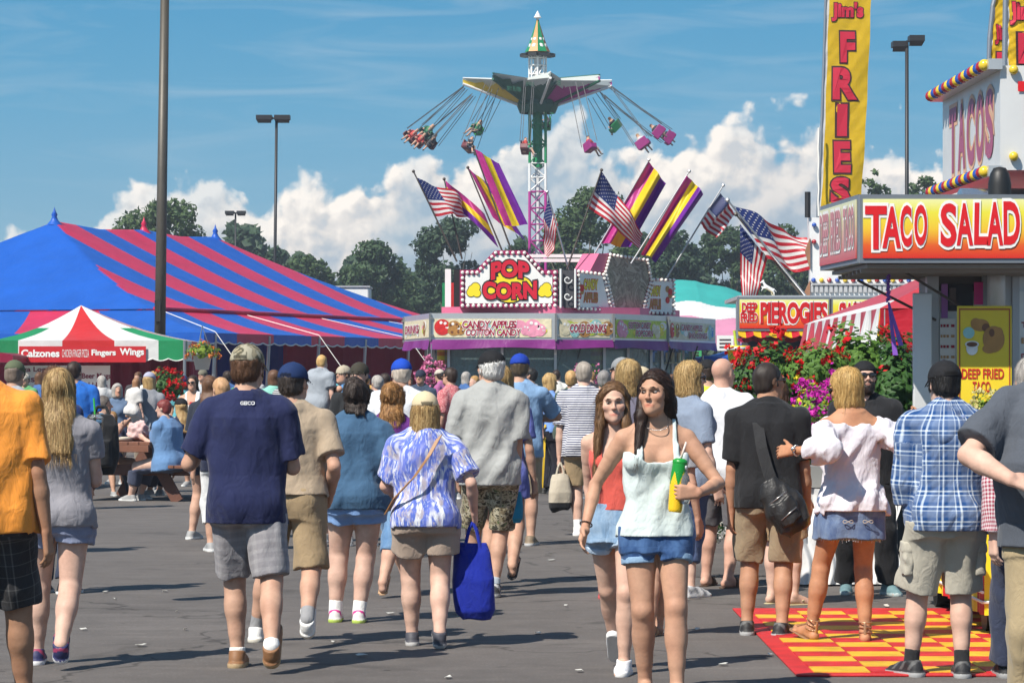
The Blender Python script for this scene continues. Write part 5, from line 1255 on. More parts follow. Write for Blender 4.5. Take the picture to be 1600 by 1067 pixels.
    for i in range(N):
        a, b = body[i], body[(i+1) % N]; u, v, n = frame_of(a, b); L = (b-a).length; mb = MB()
        mb.prism([a, b, b+Vector((0, 0, 1.05)), a+Vector((0, 0, 1.05))], -n*.08); mb.build('counter_wall', SIGNWHITE, e)
        mb = MB(); g0 = a-n*.04; g1 = b-n*.04; mb.prism([g0+Vector((0, 0, 1.06)), g1+Vector((0, 0, 1.06)), g1+Vector((0, 0, 2.95)), g0+Vector((0, 0, 2.95))], -n*.01); mb.build('window', mat('tinted_glass', (.26, .38, .38), .06, alpha=.45), e)
        for k in range(max(1, int(L/.9))): s_ = L*k/max(1, int(L/.9)); mb = MB(); mb.box(a+u*s_+Vector((0, 0, 2.0)), (.06, .06, 1.95)); mb.build('window_post', ALU, e)
    for px, dd in ((692, 71.3), (932, 71.6)):
        c = W(px, 592, dd); mb = MB()
        for j in range(20): mb.cyl((c.x, c.y, 1.05+j*.096), (c.x, c.y, 1.05+(j+1)*.096), .14, n=12, k=j % 2, cap=False)
        mb.build('striped_column', [PYEL, mat('column_orange', (.75, .25, .03), .5)], e)
    bag = MB(); bc = []
    for r_ in range(4):
        for i in range(11): bag.sph((GX(715, 72)+i*.27+.05*(r_ % 2), 72.6+.15*rng.random(), 1.35+r_*.37), (.14, .1, .2), 8)
    bag.build('candy_bags', mat('cotton_candy_teal', (.30, .55, .55), .6, var=.3), e)
    mb = MB(); mb.box((GX(800, 75), 75.6, 1.5), (4.2, .1, 3.0)); mb.build('back_wall', mat('pale_interior', (.30, .36, .36), .8, var=.4), e)
    for k in range(5):
        mb = MB(); mb.box((GX(960+30*(k % 3), 74.4), 74.3, 1.2+.38*k), (1.5, .3, .03))
        for j in range(9): mb.cyl((GX(960+30*(k % 3), 74.4)-.65+j*.16, 74.3, 1.22+.38*k), (GX(960+30*(k % 3), 74.4)-.65+j*.16, 74.3, 1.45+.38*k), .05, n=8)
        mb.build('shelf', PAL[[0, 2, 5, 1, 6][k]], e)
    for px in (706, 880, 908, 1000, 1052, 1090): 
        a = W(px, 541, 70.4 if px < 950 else 73.4); mb = MB(); mb.cyl(a, (a.x-.25, a.y+.9, 1.4), .018, n=6); mb.build('awning_strut', BLK, e)
    # ---- POPCORN marquee
    y = 70.25; s = y/F_PX; q = lambda px, py, k=0: W(px, py, y)+Vector((0, -k, 0))
    outl = [(718.5, 481), (871.5, 481), (871.5, 422), (849, 422), (821, 391.5), (773, 391.5), (744, 422), (718.5, 422)]
    mb = MB(); mb.prism([q(*p) for p in outl], (0, .55, 0)); mq = mb.build('marquee_sign', MAGT, e)
    inn = [(727, 474), (863, 474), (863, 430), (846, 430), (818, 399), (776, 399), (747, 430), (727, 430)]
    mb = MB(); mb.prism([q(*p, .012) for p in inn], (0, .010, 0)); mb.build('sign_face', SIGNWHITE, mq)
    mb = MB(); U, V_ = Vector((1, 0, 0)), Vector((0, 0, 1))
    for grow, k, lf in ((2.2, 1, .018), (0, 0, .024)):     # yellow popcorn heap with a black outline
        for px, py, r_ in ((796, 452, 24), (780, 446, 16), (812, 447, 17), (796, 432, 14), (771, 452, 10), (826, 452, 10), (788, 428, 9), (806, 428, 9)): blob(mb, q(px, py), U, V_, (r_+grow)*s, k, lf+.0002*r_, 24, 1.1, .85)
        for cx, cy2 in ((741, 455), (852, 455)):
            for dx, dy, r_ in ((-5, 2, 6.5), (4, 3, 6), (2, -6, 7), (-3, -3, 6)): blob(mb, q(cx+dx, cy2+dy), U, V_, (r_+grow*.5)*s, k, lf+.0003*r_, 18)
    arch = lambda top: (lambda a, b: (a, b*(1-top*4*(a-.5)**2)+ (top*.0)))
    for sp, k, lf in ((.06, 1, .034), (0, 2, .038)):
        put_text(mb, 'POP', q(767, 434), U, V_, 60*s, 28*s, k, .055, lf, 0, sp, lambda a, b: (a, b-.16*(2*a-1)**2))
        put_text(mb, 'CORN', q(754, 468), U, V_, 85*s, 26*s, k, .055, lf, 0, sp, lambda a, b: (a, b*(1+.16*(2*a-1)**2)-.0))
    mb.build('lettering', [PYEL, BLK, PRED], mq)
    first = None; nb = 0
    def along(pts, step):
        res = []
        for a, b in zip(pts, pts[1:]+pts[:1]):
            L = math.dist(a, b); n_ = max(1, round(L/step)); res += [(a[0]+(b[0]-a[0])*i/n_, a[1]+(b[1]-a[1])*i/n_) for i in range(n_)]
        return res
    mid = [((a[0]+b[0])/2, (a[1]+b[1])/2) for a, b in zip(outl, inn)]
    proto = None
    def bulb(p, parent, r_=.042, m=BULB, proto=[None]):
        if proto[0] is None or proto[0].data.materials[0] != m:
            mb = MB(); mb.sph((0, 0, 0), r_, 10); mb.cyl((0, r_*.5, 0), (0, r_*1.2, 0), r_*.5, n=8); o = mb.build('bulb', m, None, True, False); proto[0] = o
        else: o = proto[0].copy(); C.objects.link(o)
        o.parent = parent; q_ = parent; o_ = Vector((0, 0, 0))
        while q_ is not None: o_ += q_.location; q_ = q_.parent
        o.location = Vector(p)-o_
    for p in along(mid, 8.6): bulb(q(*p, .035), mq)
    # dark recess with scroll frame between the two signs
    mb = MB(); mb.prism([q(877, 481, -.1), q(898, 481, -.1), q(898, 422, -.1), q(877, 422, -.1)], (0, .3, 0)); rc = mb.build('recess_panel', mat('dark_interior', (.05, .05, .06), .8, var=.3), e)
    mb = MB(); 
    for px in (876, 899): mb.cyl(q(px, 481), q(px, 420), .025, n=8)
    for cy2 in (437, 463):
        mb.tube([q(887+7*math.cos(t)*(1-t/9), cy2+7*math.sin(t)*(1-t/9), .0) for t in np.linspace(0, 6, 14)], .014, 5)
    mb.build('scroll_frame', WHT, e)
    # ---- angled candy apple / hexagon sign
    a0 = W(901, 592, 70.5); a1 = W(1053, 592, 73.2); u = Vector((a1.x-a0.x, a1.y-a0.y, 0)); L = u.length; u.normalize(); n = u.cross(Vector((0, 0, 1)))
    def A(px, py, k=0):
        t = (px-901)/152; dd = 70.5*73.2/(73.2-(73.2-70.5)*t); return Vector((GX(px, dd), dd, EYE+(HOR-py)/F_PX*dd))+n*k
    for nm, pts, inset, m in (('candy_sign', [(901, 484), (956, 487), (943, 427), (901, 422)], .86, SIGNWHITE), ('hexagon_sign', [(957, 488), (1003, 490), (1018, 437), (1012, 405), (951, 396), (943, 424)], .9, None), ('apple_sign', [(1004, 490), (1053, 492), (1053, 436), (1019, 435)], .86, SIGNWHITE)):
        mb = MB(); mb.prism([A(*p) for p in pts], -n*.4); sg = mb.build(nm, MAGT, e)
        cx = sum(p[0] for p in pts)/len(pts); cy2 = sum(p[1] for p in pts)/len(pts); ins = [(cx+(p[0]-cx)*inset, cy2+(p[1]-cy2)*inset) for p in pts]
        mb = MB(); mb.prism([A(*p, .014) for p in ins], -n*.01); mb.build('sign_face', m or swirl(), sg)
        mid = [((a[0]+b[0])/2, (a[1]+b[1])/2) for a, b in zip(pts, ins)]
        for p in along(mid, 6.4 if nm != 'hexagon_sign' else 5.6): bulb(A(*p, .03), sg)
        mb = MB()
        if nm == 'hexagon_sign':
            pass
        else:
            bx = (911, 940) if nm == 'candy_sign' else (1014, 1038); cxx = 906 if nm == 'candy_sign' else 1044
            for r0, r1, t in ((436, 452, 'CANDY' if nm == 'candy_sign' else 'CANDY'), (457, 472, 'APPLES' if nm == 'candy_sign' else 'APPLE')):
                if nm != 'candy_sign': r0 += 10; r1 += 10
                for sp, k, lf in ((.06, 0, .02), (0, 3 if t[0] == 'C' else 1, .024)): put_text(mb, t, A(bx[0], r1), u, Vector((0, 0, 1)), (bx[1]-bx[0])*s*1.2, (r1-r0)*s, k, .05, lf, 0, sp)
                mb_ = mb
            for j, (py, k) in enumerate(((446, 1), (455, 1), (463, 0), (450, 0))): blob(mb, A(cxx+(j % 2)*4-2, py+(6 if nm != 'candy_sign' else 0)), u, Vector((0, 0, 1)), 5.5*s, k, .022+.001*j, 16)
            mb.build('lettering', PANELM, sg)
    mb = MB(); p = [A(921, 425), A(944, 425), A(952, 397), A(936, 396)]; mb.prism(p, -n*.5); mb.build('pink_wedge', PINK, e)
    # roof frame rails
    for py in (400, 407): mb = MB(); mb.box((GX(878, 74), 74.5, EYE+(HOR-py)/F_PX*74.5), (2.0, .06, .08)); mb.build('roof_rail', WHT, e)
    for px in (700, 714): mb = MB(); mb.box((GX(px, 72.5), 72.5, EYE+(HOR-452)/F_PX*72.5), (.14, .1, .95)); mb.build('side_post', BLK if px > 705 else WHT, e)
popcorn()
# italian tricolour banner seen past the stand
r = empty('banner', tuple(W(697, 480, 82)), 0, 'narrow green white and red vertical banner behind the popcorn stand', 'banner')
for i, m in enumerate((VGREEN, VWHITE, VRED2)): mb = MB(); a = W(691+6*i, 490, 82); b = W(697+6*i, 442, 82); mb.box(((a.x+b.x)/2, 82, (a.z+b.z)/2), (b.x-a.x, .03, b.z-a.z)); mb.build('stripe', m, r)

# ---------------------------------------------------------------- pastel tent, blue canopy
VTEAL, VPINK = vinyl('vinyl_teal', (.05, .42, .38)), vinyl('vinyl_pink', (.70, .28, .42))
def pastel():
    d = 130.; s = d/F_PX; e = empty('pole_tent', (GX(1110, d), d+5, 0), 0, 'teal white and pink banded tent behind the popcorn stand', 'tent')
    Z = lambda py: EYE+(HOR-py)*s; X = lambda px: GX(px, d)
    mb = MB(); prof = [(428, 0), (468, .34), (468, .34), (496, .66), (496, .66), (524, 1)]
    xs = np.linspace(X(1010), X(1320), 60)
    def S(a, b):
        x = X(1010)+(X(1330)-X(1010))*a; px = 1010+320*a; peak = 428+((px-1105)*.28 if px > 1105 else (1105-px)*.06); py = peak+(524-peak)*b; sag = 2.0*math.sin(a*24)
        return Vector((x, d+8-8*b, Z(py+sag*(1-b))))
    mb.grid(S, 160, 90, lambda a, b: 0 if b < .42+.03*math.sin(a*19) else 1 if b < .68+.03*math.sin(a*23) else 2); mb.grid(lambda a, b: (lambda p: Vector((p.x, 2*(d+8)-p.y, p.z)))(S(a, b)), 64, 24, lambda a, b: 0 if b < .42 else 1 if b < .68 else 2)
    mb.build('roof', [VTEAL, VWHITE, VPINK], e, True)
    mb = MB(); mb.grid(lambda a, b: S(a, 1)-Vector((0, 0, .5*b)), 64, 1); mb.build('valance', VPINK, e)
    for k in range(6): p = S(k/5, 1); mb = MB(); mb.cyl((p.x, p.y, 0), p, .05, n=8); mb.build('side_pole', STEEL, e)
pastel()
def canopy(name, label, px0, px1, pyv, pye, pyp, d, m, trim, apx=None, depth=3.0, text=None):
    x0, x1 = GX(px0, d), GX(px1, d); s = d/F_PX; Z = lambda py: EYE+(HOR-py)*s; ap = Vector((GX(apx or (px0+px1)/2, d), d+depth/2, Z(pyp)))
    e = empty(name, ((x0+x1)/2, d+depth/2, 0), 0, label, 'canopy'); c = [Vector((x0, d, Z(pye))), Vector((x1, d, Z(pye))), Vector((x1, d+depth, Z(pye))), Vector((x0, d+depth, Z(pye)))]
    mb = MB(); v = MB(); tr = MB()
    for k in range(4):
        p, q = c[k], c[(k+1) % 4]
        mb.grid(lambda a, b: p.lerp(q, a).lerp(ap, b)-Vector((0, 0, .10*math.sin(b*math.pi)+.05*math.sin(a*math.pi)*(1-b))), 12, 8)
        N = 40
        for i in range(N):
            a0, a1 = i/N, (i+1)/N; h = [(Z(pye)-Z(pyv))*(.85+.15*abs(math.sin(a*8*math.pi))) for a in (a0, a1)]; P, Q = p.lerp(q, a0)-Vector((0, 0, .05*math.sin(a0*math.pi))), p.lerp(q, a1)-Vector((0, 0, .05*math.sin(a1*math.pi)))
            v.add([P, Q, Q-Vector((0, 0, h[1])), P-Vector((0, 0, h[0]))], [(0, 1, 2, 3)]); tr.cyl(P-Vector((0, .004, h[0])), Q-Vector((0, .004, h[1])), .018, n=5)
    mb.build('roof', m, e, True); v.build('valance', m, e); tr.build('valance_trim', trim, e)
    for p in c: mb = MB(); mb.cyl((p.x, p.y, 0), p, .03, n=8); mb.build('pole', STEEL, e)
    return e
canopy('pop_up_canopy', 'royal blue pop-up canopy with a white scalloped edge', 1098, 1248, 567, 556, 532, 76., vinyl('vinyl_royal', (.012, .09, .45)), VWHITE)
# small pale board and white trailer far behind
for px0, px1, py0, py1, d, lab, txt in ((1120, 1146, 524, 548, 84., 'weathered white notice board behind the popcorn stand', 'Barrel Train'), (1062, 1096, 546, 563, 84., 'green notice board low behind the popcorn stand', 'RIDES SALES')):
    a, b = W(px0, py1, d), W(px1, py0, d); e = empty('notice_board', ((a.x+b.x)/2, d, 0), 0, lab, 'sign'); mb = MB(); mb.box(((a.x+b.x)/2, d, (a.z+b.z)/2), (b.x-a.x, .06, b.z-a.z)); bd = mb.build('board', SIGNWHITE if px0 > 1100 else mat('board_green', (.05, .35, .12), .6), e)
    for sx in (a.x+.05, b.x-.05): mb = MB(); mb.cyl((sx, d+.05, 0), (sx, d+.05, b.z), .03, n=8); mb.build('post', STEEL, e)
    mb = MB(); s = d/F_PX
    for j in range(3):      # illegible lines
        for i in range(4): mb.box(W(px0+4+(px1-px0-8)*(i+.5)/4, py0+(py1-py0)*(.28+.24*j), d-.035), ((px1-px0)*s*.17, .01, 2.2*s))
    mb.build('lettering', INK, bd)
d = 118.; a, b = W(526, 463, d), W(576, 449, d); e = empty('white_trailer', ((a.x+b.x)/2, d, 0), 0, 'white trailer roof showing above the right end of the striped tent', 'trailer')
mb = MB(); mb.box(((a.x+b.x)/2, d+1.2, b.z/2+.3), (b.x-a.x, 2.4, b.z-.6)); mb.build('body', WHT, e, bevel=.05); mb = MB(); mb.box(((a.x+b.x)/2, d+1.2, b.z+.03), (b.x-a.x+.1, 2.5, .06)); mb.build('roof', ALU, e)
for sx in (-.4, .4): mb = MB(); mb.cyl(((a.x+b.x)/2+sx-.12, d+.1, .35), ((a.x+b.x)/2+sx+.12, d+.1, .35), .35, n=20); mb.build('wheel', BLK, e)

# ---------------------------------------------------------------- pierogies stand
def gradient_sign(name, stops):
    if name in MATS: return MATS[name]
    m = bpy.data.materials.new(name); m.use_nodes = True; MATS[name] = m; t = NT(m.node_tree); p = m.node_tree.nodes['Principled BSDF']
    z = t.n('ShaderNodeSeparateXYZ', {0: t.n('ShaderNodeTexCoord').outputs['Generated']}).outputs[2]
    m.node_tree.links.new(t.ramp(z, stops), p.inputs['Base Color']); p.inputs['Roughness'].default_value = .35
    return m
SIGNGRAD = gradient_sign('sign_print', [(0, (.60, .02, .012)), (.22, (.68, .10, .015)), (.5, (.78, .50, .03)), (.78, (.74, .68, .05)), (1, (.76, .76, .35))])
BR, BY, BB = mat('bulb_red', (.35, .01, .02), .2, coat=.5), mat('bulb_yellow', (.72, .50, .03), .2, coat=.5), mat('bulb_blue', (.02, .08, .38), .2, coat=.5)
GREYF = mat('grey_frame', (.20, .22, .25), .4, .4)
def colour_bulbs(parent, pts, r_, mats_, fwd=Vector((0, -1, 0))):
    o_ = Vector((0, 0, 0)); q = parent
    while q is not None: o_ += q.location; q = q.parent
    protos = {}
    for i, p in enumerate(pts):
        k = i % len(mats_)
        if k not in protos:
            mb = MB(); mb.sph(fwd*r_*.5, r_, 12); mb.cyl((0, 0, 0), fwd*r_*.6, r_*.8, r_*.8, 10); b = mb.build('bulb', mats_[k], None, True, False); protos[k] = b
        else: b = protos[k].copy(); C.objects.link(b)
        b.parent = parent; b.location = Vector(p)-o_
def pierogies():
    d = 51.; s = d/F_PX; e = empty('pierogies_stand', (GX(1290, d), d+1.5, 0), 0, 'deep fried pierogies stand with a bulb-lit white crown', 'food stand')
    Z = lambda py: EYE+(HOR-py)*s; X = lambda px: GX(px, d)
    for px0, px1, tx in ((1153, 1297, (('DEEP', 1159, 1183, 473, 488), ('FRIED', 1157, 1184, 489, 503), ('PIEROGIES', 1188, 1293, 472, 506))), (1299, 1440, (('SWEET', 1311, 1362, 473, 506),))):
        mb = MB(); mb.box((X((px0+px1)/2), d+.09, Z(490.5)), ((px1-px0)*s, .18, 53*s)); f = mb.build('sign_frame', GREYF, e)
        mb = MB(); mb.box((X((px0+px1)/2), d-.006, Z(490.5)), ((px1-px0-5)*s, .012, 45*s)); mb.build('sign_print', SIGNGRAD, f)
        mb = MB()
        for t, a, b, c, g in tx:
            for sp, k, lf in ((.05, 1, .004), (0, 0, .008)): put_text(mb, t, Vector((X(a), d-.014, Z(g))), (1, 0, 0), (0, 0, 1), (b-a)*s, (g-c)*s, k, .045, lf, 0, sp)
        mb.build('lettering', [mat('sign_letter_red', (.55, .01, .012), .45), SIGNWHITE], f)
    def scal(name, px0, px1, py0, py1, n, m1, m2, dy):
        mb = MB(); N = n*8
        for i in range(N):
            a0, a1 = i/N, (i+1)/N; h = [(Z(py0)-Z(py1))*(.72+.28*abs(math.sin(a*n/2*math.pi))) for a in (a0, a1)]; x0, x1 = X(px0+(px1-px0)*a0), X(px0+(px1-px0)*a1)
            mb.add([(x0, d+dy, Z(py0)), (x1, d+dy, Z(py0)), (x1, d+dy-.25, Z(py0)-h[1]), (x0, d+dy-.25, Z(py0)-h[0])], [(0, 1, 2, 3)], int(a0*n*1.0) % 2)
        mb.build(name, [m1, m2], e)
    scal('awning', 1153, 1440, 514, 528, 24, vinyl('awning_yellow', (.72, .45, .02)), vinyl('awning_red', (.45, .015, .03)), .1)
    scal('awning', 1153, 1440, 524, 535, 24, vinyl('vinyl_maroon', (.3, .012, .05)), vinyl('awning_red', (.45, .015, .03)), .4)
    mb = MB(); mb.box((X(1300), d+2, .55), (290*s, .08, 1.1)); mb.build('counter_wall', SIGNWHITE, e)
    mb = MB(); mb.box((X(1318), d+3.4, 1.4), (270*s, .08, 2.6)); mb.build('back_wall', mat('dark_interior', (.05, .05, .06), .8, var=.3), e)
    for px in (1155, 1430): mb = MB(); mb.cyl((X(px), d+.3, 0), (X(px), d+.3, Z(470)), .035, n=8); mb.build('pole', STEEL, e)
    mb = MB(); mb.box((X(1300), d+1.8, Z(466)+.02), (290*s, 3.4, .06)); mb.build('roof', ALU, e)
    # white crown with pierced edge and a row of coloured bulbs
    y = d+1.2; k = y/d; q = lambda px, py, dy=0: W(px, py, y+dy)
    mb = MB(); mb.prism([q(1266, 464), q(1470, 464), q(1470, 340), q(1264, 340), q(1266, 400)], (0, .3, 0)); cr = mb.build('crown_panel', WHT, e)
    mb = MB()
    for i in range(26):
        c = q(1268+7.6*i, 452, -.02); mb.box(c, (.055, .03, .10)); mb.sph(c+Vector((0, 0, .06)), (.035, .02, .035), 8)
    mb.box(q(1368, 444, -.03), (2.15, .05, .03)); mb.build('fretwork', mat('fret_grey', (.45, .45, .46), .5), cr)
    colour_bulbs(cr, [q(1271+12.4*i, 438, -.02) for i in range(14)]+[q(1272, 378, -.02), q(1272, 352, -.02)], .042, [BB, BY, BR])
    mb = MB(); mb.prism([q(1258, 392, -.05), q(1266, 372, -.05), q(1266, 420, -.05)], (0, .1, 0)); mb.prism([q(1254, 464, -.05), q(1266, 438, -.05), q(1266, 464, -.05)], (0, .1, 0)); mb.build('scroll_wing', mat('scroll_copper', (.32, .16, .09), .5, var=.2), e)
    mb = MB(); mb.tube([q(1262, 340), q(1262, 300)], .05, 8); mb.build('mast', POLED, e)
pierogies()
def horse():
    d = 51.6; c = W(1200, 462, d); e = tag(empty('horse_figurine', tuple(c)), 'small white rearing horse ornament on the pierogies sign', 'ornament')
    F = Fld((-.2, -.1, -.02), (.2, .1, .32), .007); r = lambda a, b, x, y: rcone((a[0], a[2] if len(a) > 2 else 0, a[1]), (b[0], b[2] if len(b) > 2 else 0, b[1]), x, y)
    for p in (r((.07, .09), (-.035, .15), .035, .034), r((-.04, .16), (-.085, .235), .026, .017), r((-.085, .24), (-.125, .215), .018, .011), r((-.078, .255), (-.072, .275), .005, .003), r((-.03, .14, .02), (-.10, .15, .02), .013, .009), r((-.10, .15, .02), (-.085, .105, .02), .009, .008), r((-.03, .13, -.02), (-.09, .12, -.02), .013, .009), r((-.09, .12, -.02), (-.11, .085, -.02), .009, .008), r((.08, .08, .02), (.06, .04, .02), .02, .012), r((.06, .04, .02), (.085, .0, .02), .012, .009), r((.08, .08, -.02), (.10, .04, -.02), .02, .012), r((.10, .04, -.02), (.10, .0, -.02), .012, .009), r((.10, .11), (.145, .06), .012, .006)): F.add(p, .012)
    V, Q = F.mesh(); np_mesh('body', V, Q, WHT, e)
    mb = MB(); mb.box((0, 0, -.02), (.26, .1, .03)); mb.build('plinth', YEL, e, world=False)
horse()
# bucket shaped lemonade sign hanging on its pole
d = 50.; c = W(1151, 566, d); e = tag(empty('bucket_sign', tuple(c)), 'yellow bucket sign with a lime straw on a thin pole', 'sign'); mb = MB(); mb.lathe([(.0, 0), (.13, 0), (.165, .24), (.175, .245), (.17, .27), (.15, .26)], c, 20); mb.build('bucket', PYEL, e, True); mb = MB(); mb.lathe([(.166, .2), (.178, .215), (.18, .245), (.168, .25)], c, 20); mb.build('rim', WHT, e, True)
mb = MB(); mb.cyl(c+Vector((0, 0, .2)), c+Vector((-.04, 0, .52)), .022, n=8); mb.build('straw', PAL[8], e); mb = MB(); mb.cyl((c.x, c.y, 0), c, .02, n=8); mb.build('pole', STEEL, e)
# ---------------------------------------------------------------- taco stand on the right
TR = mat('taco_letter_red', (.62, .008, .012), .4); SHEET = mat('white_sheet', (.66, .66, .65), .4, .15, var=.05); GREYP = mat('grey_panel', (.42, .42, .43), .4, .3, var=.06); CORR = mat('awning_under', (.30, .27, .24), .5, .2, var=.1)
def letters(mb, spec, P, u, v, s, out_k, in_k, lift, bold=.03, ol=.055):
    for i, (ch, px0, px1, py0, py1) in enumerate(spec):
        if ch == ' ': continue
        for sp, k, lf in ((ol, out_k, lift+.0004*i), (0, in_k, lift+.0055)): put_text(mb, ch, P(px0, py1), u, v, (px1-px0)*s, (py1-py0)*s, k, bold, lf, .04*math.sin(i*2.3), sp)
def taco():
    d = 23.6; s = d/F_PX; e = empty('taco_stand', (GX(1560, d), d+2, 0), 0, 'taco stand with big yellow and red fold-up sign awning', 'food stand')
    Z = lambda py, dd=d: EYE+(HOR-py)/F_PX*dd
    # fold-up awning box: front face to the camera, left face running back
    A0, A1 = W(1341, 304, d), W(1341, 411, d); B0, B1 = W(1660, 296, d), W(1660, 403, d); zt, zb = A0.z, A1.z; d2 = 25.3; L0 = GX(1281, d2)
    x0, x1 = A0.x, B0.x
    fr = [Vector((x0, d, 0)), Vector((x1, d, 0)), Vector((x1, d+1.9, 0)), Vector((L0+.9, d+1.9, 0)), Vector((L0, d2, 0))]
    mb = MB(); mb.prism([p+Vector((0, 0, zb)) for p in fr], (0, 0, zt-zb)); box = mb.build('sign_box', GREYF, e, bevel=.012)
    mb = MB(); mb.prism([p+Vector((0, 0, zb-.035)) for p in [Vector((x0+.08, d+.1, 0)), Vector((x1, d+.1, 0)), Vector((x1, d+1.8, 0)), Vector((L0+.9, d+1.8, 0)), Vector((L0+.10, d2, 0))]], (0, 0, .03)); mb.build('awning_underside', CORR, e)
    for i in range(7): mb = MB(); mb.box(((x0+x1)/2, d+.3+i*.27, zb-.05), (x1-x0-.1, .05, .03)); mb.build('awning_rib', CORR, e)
    m = .036; mb = MB(); mb.box(((x0+x1)/2, d-.006, (zt+zb)/2), (x1-x0-2*m, .012, zt-zb-2*m)); mb.build('sign_print', SIGNGRAD, box)
    u, v = Vector((1, 0, 0)), Vector((0, 0, 1)); mb = MB(); P = lambda px, py: Vector((GX(px, d), d-.014, Z(py)))
    spec = [('T', 1351, 1385, 322, 390), ('A', 1378, 1407, 323, 388), ('C', 1406, 1424, 321, 386), ('O', 1428, 1448, 320, 384), ('S', 1469, 1494, 318, 386), ('A', 1494, 1520, 318, 384), ('L', 1521, 1543, 317, 383), ('A', 1541, 1567, 316, 384), ('D', 1567, 1593, 315, 383), ]
    letters(mb, spec, P, u, v, s, 0, 1, .003)
    mb.build('lettering', [SIGNWHITE, TR], box)
    # left face
    a, b = Vector((L0, d2, 0)), Vector((x0, d, 0)); u2 = (b-a).normalized(); n2 = u2.cross(v); L = (b-a).length; h = zt-zb
    mb = MB(); q = lambda t, z, k: a+u2*(L*t)+Vector((0, 0, z))+n2*k; mb.prism([q(.03, zb+m, .012), q(.97, zb+m, .012), q(.97, zt-m, .012), q(.03, zt-m, .012)], -n2*.01); mb.build('sign_print', gradient_sign('sign_print_faded', [(0, (.50, .06, .06)), (.3, (.58, .25, .22)), (.7, (.66, .58, .36)), (1, (.66, .66, .42))]), box)
    mb = MB()
    for t, t0, t1 in (('DEEP', .06, .30), ('FRIED', .35, .62), ('TACO', .68, .95)):
        for sp, k, lf in ((.06, 0, .004), (0, 1, .008)): put_text(mb, t, q(t0, zb+.13, .012), u2, v, L*(t1-t0), h*.6, k, .03, lf, 0, sp)
    mb.build('lettering', [SIGNWHITE, mat('faded_letter', (.52, .22, .24), .5)], box)
    # struts, hook and ribbons under the awning
    for p, q_ in ((W(1395, 414, 23.9), W(1500, 478, 24.6)), (W(1340, 438, 24.3), W(1462, 500, 24.6))): mb = MB(); mb.cyl(p, q_, .011, n=8); mb.build('awning_strut', mat('dark_steel', (.10, .09, .085), .4, .6), e)
    # trailer wall facing the camera
    y = 24.75; s2 = y/F_PX; X = lambda px: GX(px, y); Z2 = lambda py: EYE+(HOR-py)/F_PX*y
    xl = X(1448); xr = X(1760); mb = MB(); mb.box(((xl+xr)/2, y+1.4, .2), (xr-xl, 2.6, .3)); mb.build('chassis', POLED, e)
    for px0, px1, py0, py1, mt, nm in ((1448, 1466, 420, 1060, GREYP, 'corner_post'), (1466, 1535, 455, 1060, SHEET, 'wall_panel'), (1581, 1592, 420, 1060, GREYP, 'door_frame'), (1592, 1760, 420, 1060, SHEET, 'wall_panel'), (1535, 1581, 420, 1060, GREYP, 'wall_panel')):
        mb = MB(); z0 = max(Z2(py1), .25); z1 = Z2(py0); off = .0 if nm == 'wall_panel' else -.03; mb.box((X((px0+px1)/2), y+.06+off, (z0+z1)/2), ((px1-px0)*s2, .12, z1-z0)); mb.build(nm, mt, e)
    mb = MB(); mb.box(((X(1450)+X(1760))/2, y+.3, Z2(437)), (X(1760)-X(1450), .5, .4)); mb.build('header', mat('brown_header', (.20, .17, .16), .5, var=.2), e)
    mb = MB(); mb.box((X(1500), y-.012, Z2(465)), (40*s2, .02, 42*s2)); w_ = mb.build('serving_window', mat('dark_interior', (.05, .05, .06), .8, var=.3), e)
    for px0, px1, py0, py1, k in ((1470, 1480, 444, 497, mat('window_purple', (.35, .12, .40), .4)), (1483, 1493, 450, 477, mat('window_brown', (.10, .06, .05), .4)), (1521, 1535, 441, 476, mat('window_pink', (.70, .02, .22), .4))):
        mb = MB(); mb.box((X((px0+px1)/2), y-.028, Z2((py0+py1)/2)), ((px1-px0)*s2, .01, (py1-py0)*s2)); mb.build('poster', k, w_)
    # round steel column of the awning lift
    mb = MB(); mb.cyl((X(1550), y-.22, Z2(485)), (X(1550), y-.22, Z2(405)), 14*s2, n=24); mb.build('round_column', SHEET, e, True)
    # menu strips with red text rows and prices
    for px0, px1, py0, py1, rows in ((1468, 1492, 498, 640, 8), (1590, 1640, 455, 640, 7)):
        mb = MB(); mb.box((X((px0+px1)/2), y-.018, Z2((py0+py1)/2)), ((px1-px0)*s2, .012, (py1-py0)*s2)); bd = mb.build('menu_board', SIGNWHITE, e); mb = MB()
        names = ['TACO', 'BEEF', 'DELUXE', 'PORK', 'TOSTADA', 'BEEF', 'NACHO', 'NACHO']
        for i in range(rows):
            py = py0+8+(py1-py0-12)*i/rows+(40 if px0 > 1500 else 0); 
            if py+10 > py1: continue
            hh = 9 if px0 > 1500 else 6
            if px0 < 1500:      # lines too small to read
                for k_, (xa, xb) in enumerate(((1, 4), (5, 9), (10, 14), (17, 23))): mb.box(Vector((X(px0+(xa+xb)/2), y-.026, Z2(py+3))), ((xb-xa)*s2*.9, .003, hh*s2*.7), k=i % 2)
                continue
            put_text(mb, names[i], Vector((X(px0+(5 if px0 > 1500 else 1)), y-.026, Z2(py+hh))), u, v, (px1-px0)*s2*(.8 if px0 > 1500 else .55), hh*s2, i % 2 if px0 < 1500 else (0 if i % 2 == 0 else 1), .03)
        mb.build('lettering', [mat('menu_red', (.38, .02, .05), .5), mat('menu_tan', (.52, .30, .14), .5)], bd)
    # ---- roof sign TACOS: side face and white front, edged with coloured bulbs
    c = 26.2; sc2 = c/F_PX; zt2, zb2 = EYE+(HOR-103)*sc2, EYE+(HOR-266)*sc2; xc = GX(1563, c); far = 29.2; xf = GX(1473, far)
